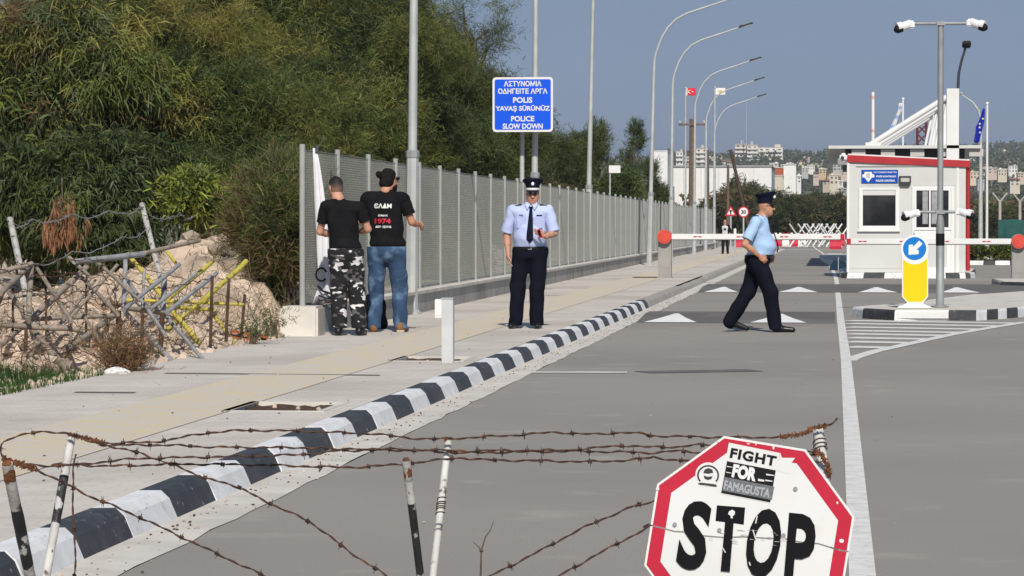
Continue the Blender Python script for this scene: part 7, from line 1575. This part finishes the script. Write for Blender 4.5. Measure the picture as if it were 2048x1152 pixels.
# long white warehouse with a taller blank block
Yw = 420; a, b = P(1332, 372, Yw), P(1543, 334, Yw)
root = empty('warehouse', (a.x, Yw, 0), 'long low blank white warehouse beyond the treeline', 'warehouse')
mb = MB(); mb.span((0, 0, -.5), (b.x-a.x, 25, b.z)); mb.build('wall', M['white'], root)
mb = MB(); mb.span((-.1, -.15, b.z), (b.x-a.x+.1, 25.1, b.z+.25)); mb.build('roof_edge', M['galv_dull'], root)
mb = MB()
for k in range(1, 6): mb.box(((b.x-a.x)*k/6, -.03, b.z/2), (.06, .06, b.z))
mb.build('seam', M['panel_grey'], root)
a, b = P(1305, 380, 405), P(1335, 303, 405)
root = empty('white_block', (a.x, 405, 0), 'tall blank white building block left of the warehouse', 'building')
mb = MB(); mb.span((0, 0, -.5), (b.x-a.x, 12, b.z)); mb.build('wall', M['white'], root); mb = MB(); mb.span((-.06, -.06, b.z), (b.x-a.x+.06, 12, b.z+.12)); mb.build('parapet', M['white'], root)
a, b = P(1296, 450, 395), P(1346, 372, 395)
root = empty('white_wall', (a.x, 395, 0), 'sloping white wall seen between the saplings and the lamp posts', 'wall')
mb = MB(); w_ = b.x-a.x; mb.add([(0, 0, -.5), (w_, 0, -.5), (w_, 0, b.z), (w_*.62, 0, b.z-.6), (0, 0, b.z-4.2), (0, 4, -.5), (w_, 4, -.5), (w_, 4, b.z), (w_*.62, 4, b.z-.6), (0, 4, b.z-4.2)], [(0, 1, 2, 3, 4), (9, 8, 7, 6, 5), (0, 4, 9, 5), (4, 3, 8, 9), (3, 2, 7, 8), (2, 1, 6, 7)]); mb.build('face', M['white'], root, fixn=True)
# depot buildings right of the warehouse
for (x0, x1, yt, yb, Y, m_, lb) in ((1542, 1566, 352, 366, 520, 'yellow_stake', 'low pale yellow shed at the right end of the warehouse'), (1567, 1592, 330, 368, 525, 'white', 'boxy white two level building right of the warehouse'), (1545, 1566, 336, 352, 540, 'brick', 'rust orange gabled shed behind the pale yellow shed')):
    a, b = P(x0, yb, Y), P(x1, yt, Y); root = empty('shed', (a.x, Y, 0), lb, 'shed')
    mb = MB(); mb.span((0, 0, -.5), (b.x-a.x, 10, b.z)); mb.build('wall', M[m_] if m_ != 'yellow_stake' else WM[0], root)
    mb = MB(); mb.span((-.1, -.1, b.z), (b.x-a.x+.1, 10.1, b.z+.18)); mb.build('roof', M['panel_grey'], root)
    mb = MB(); mb.span(((b.x-a.x)*.35, -.05, .5), ((b.x-a.x)*.6, -.01, b.z*.45)); mb.build('door', M['panel_grey'], root)
# scattered trees over the hillside: one mass
cs, ds = [], []
for i in range(900):
    px = random.uniform(1340, 2080); Y = random.uniform(620, 2500); p = P(px, 400, Y); z = float(hill_z(np.array(p.x), np.array(Y))); r = random.uniform(2.0, 4.6)
    for k in range(16):
        v = rng.normal(0, 1, 3); v /= np.linalg.norm(v); cs.append([p.x+v[0]*r*.9, Y+v[1]*r*.5, z+r*.7+v[2]*r*.65]); ds.append(v)
cs, ds = np.array(cs), np.array(ds); V, F = spray(cs, ds, np.full(len(cs), 1.2), 5, 1.6, 1.1, .1, .7, .4)
mi = np.repeat(rng.choice(2, len(cs), p=[.75, .25]), 5)
tag(np_mesh('hillside_trees', V, F, [M['leaf_far'], M['leaf_grey']], None, mi), 'scattered dark green trees between the houses of the far hillside', 'trees', kind='stuff')
cs, ds = [], []
for i in range(240):
    px = random.choice((random.uniform(1345, 1700), random.uniform(1930, 2070))); Y = random.uniform(330, 600); p = P(px, 440, Y); r = random.uniform(1.3, 2.6)
    for k in range(20):
        v = rng.normal(0, 1, 3); v /= np.linalg.norm(v); cs.append([p.x+v[0]*r, Y+v[1]*r*.6, r*.8+v[2]*r*.8]); ds.append(v)
cs, ds = np.array(cs), np.array(ds); V, F = spray(cs, ds, np.full(len(cs), .8), 8, .8, .3, .1, .7, .3)
tag(np_mesh('scrub', V, F, [M['leaf_far'], M['leaf_brown']], None, np.repeat(rng.choice(2, len(cs), p=[.7, .3]), 8)), 'low dark scrub filling the ground behind the background treeline', 'scrub', kind='stuff')
for o in list(bpy.data.objects):
    if o.type == 'MESH' and not o.parent and o.get('kind') is None and not o.get('label'): print('UNTAGGED', o.name)
# ================================================================ AIR
mb = MB(); mb.span((-2600, -100, -6), (2600, 3060, 110)); hz = mb.build('haze', []); hz['kind'] = 'stuff'; hz['label'] = 'pale thin haze softening the far town'
hm = bpy.data.materials.new('haze'); hm.use_nodes = True; t = hm.node_tree; t.nodes.remove(t.nodes['Principled BSDF']); v = t.nodes.new('ShaderNodeVolumePrincipled')
v.inputs['Color'].default_value = (.72, .80, .93, 1); v.inputs['Density'].default_value = .00013; v.inputs['Anisotropy'].default_value = 0
t.links.new(v.outputs[0], t.nodes['Material Output'].inputs['Volume']); hz.data.materials.append(hm)
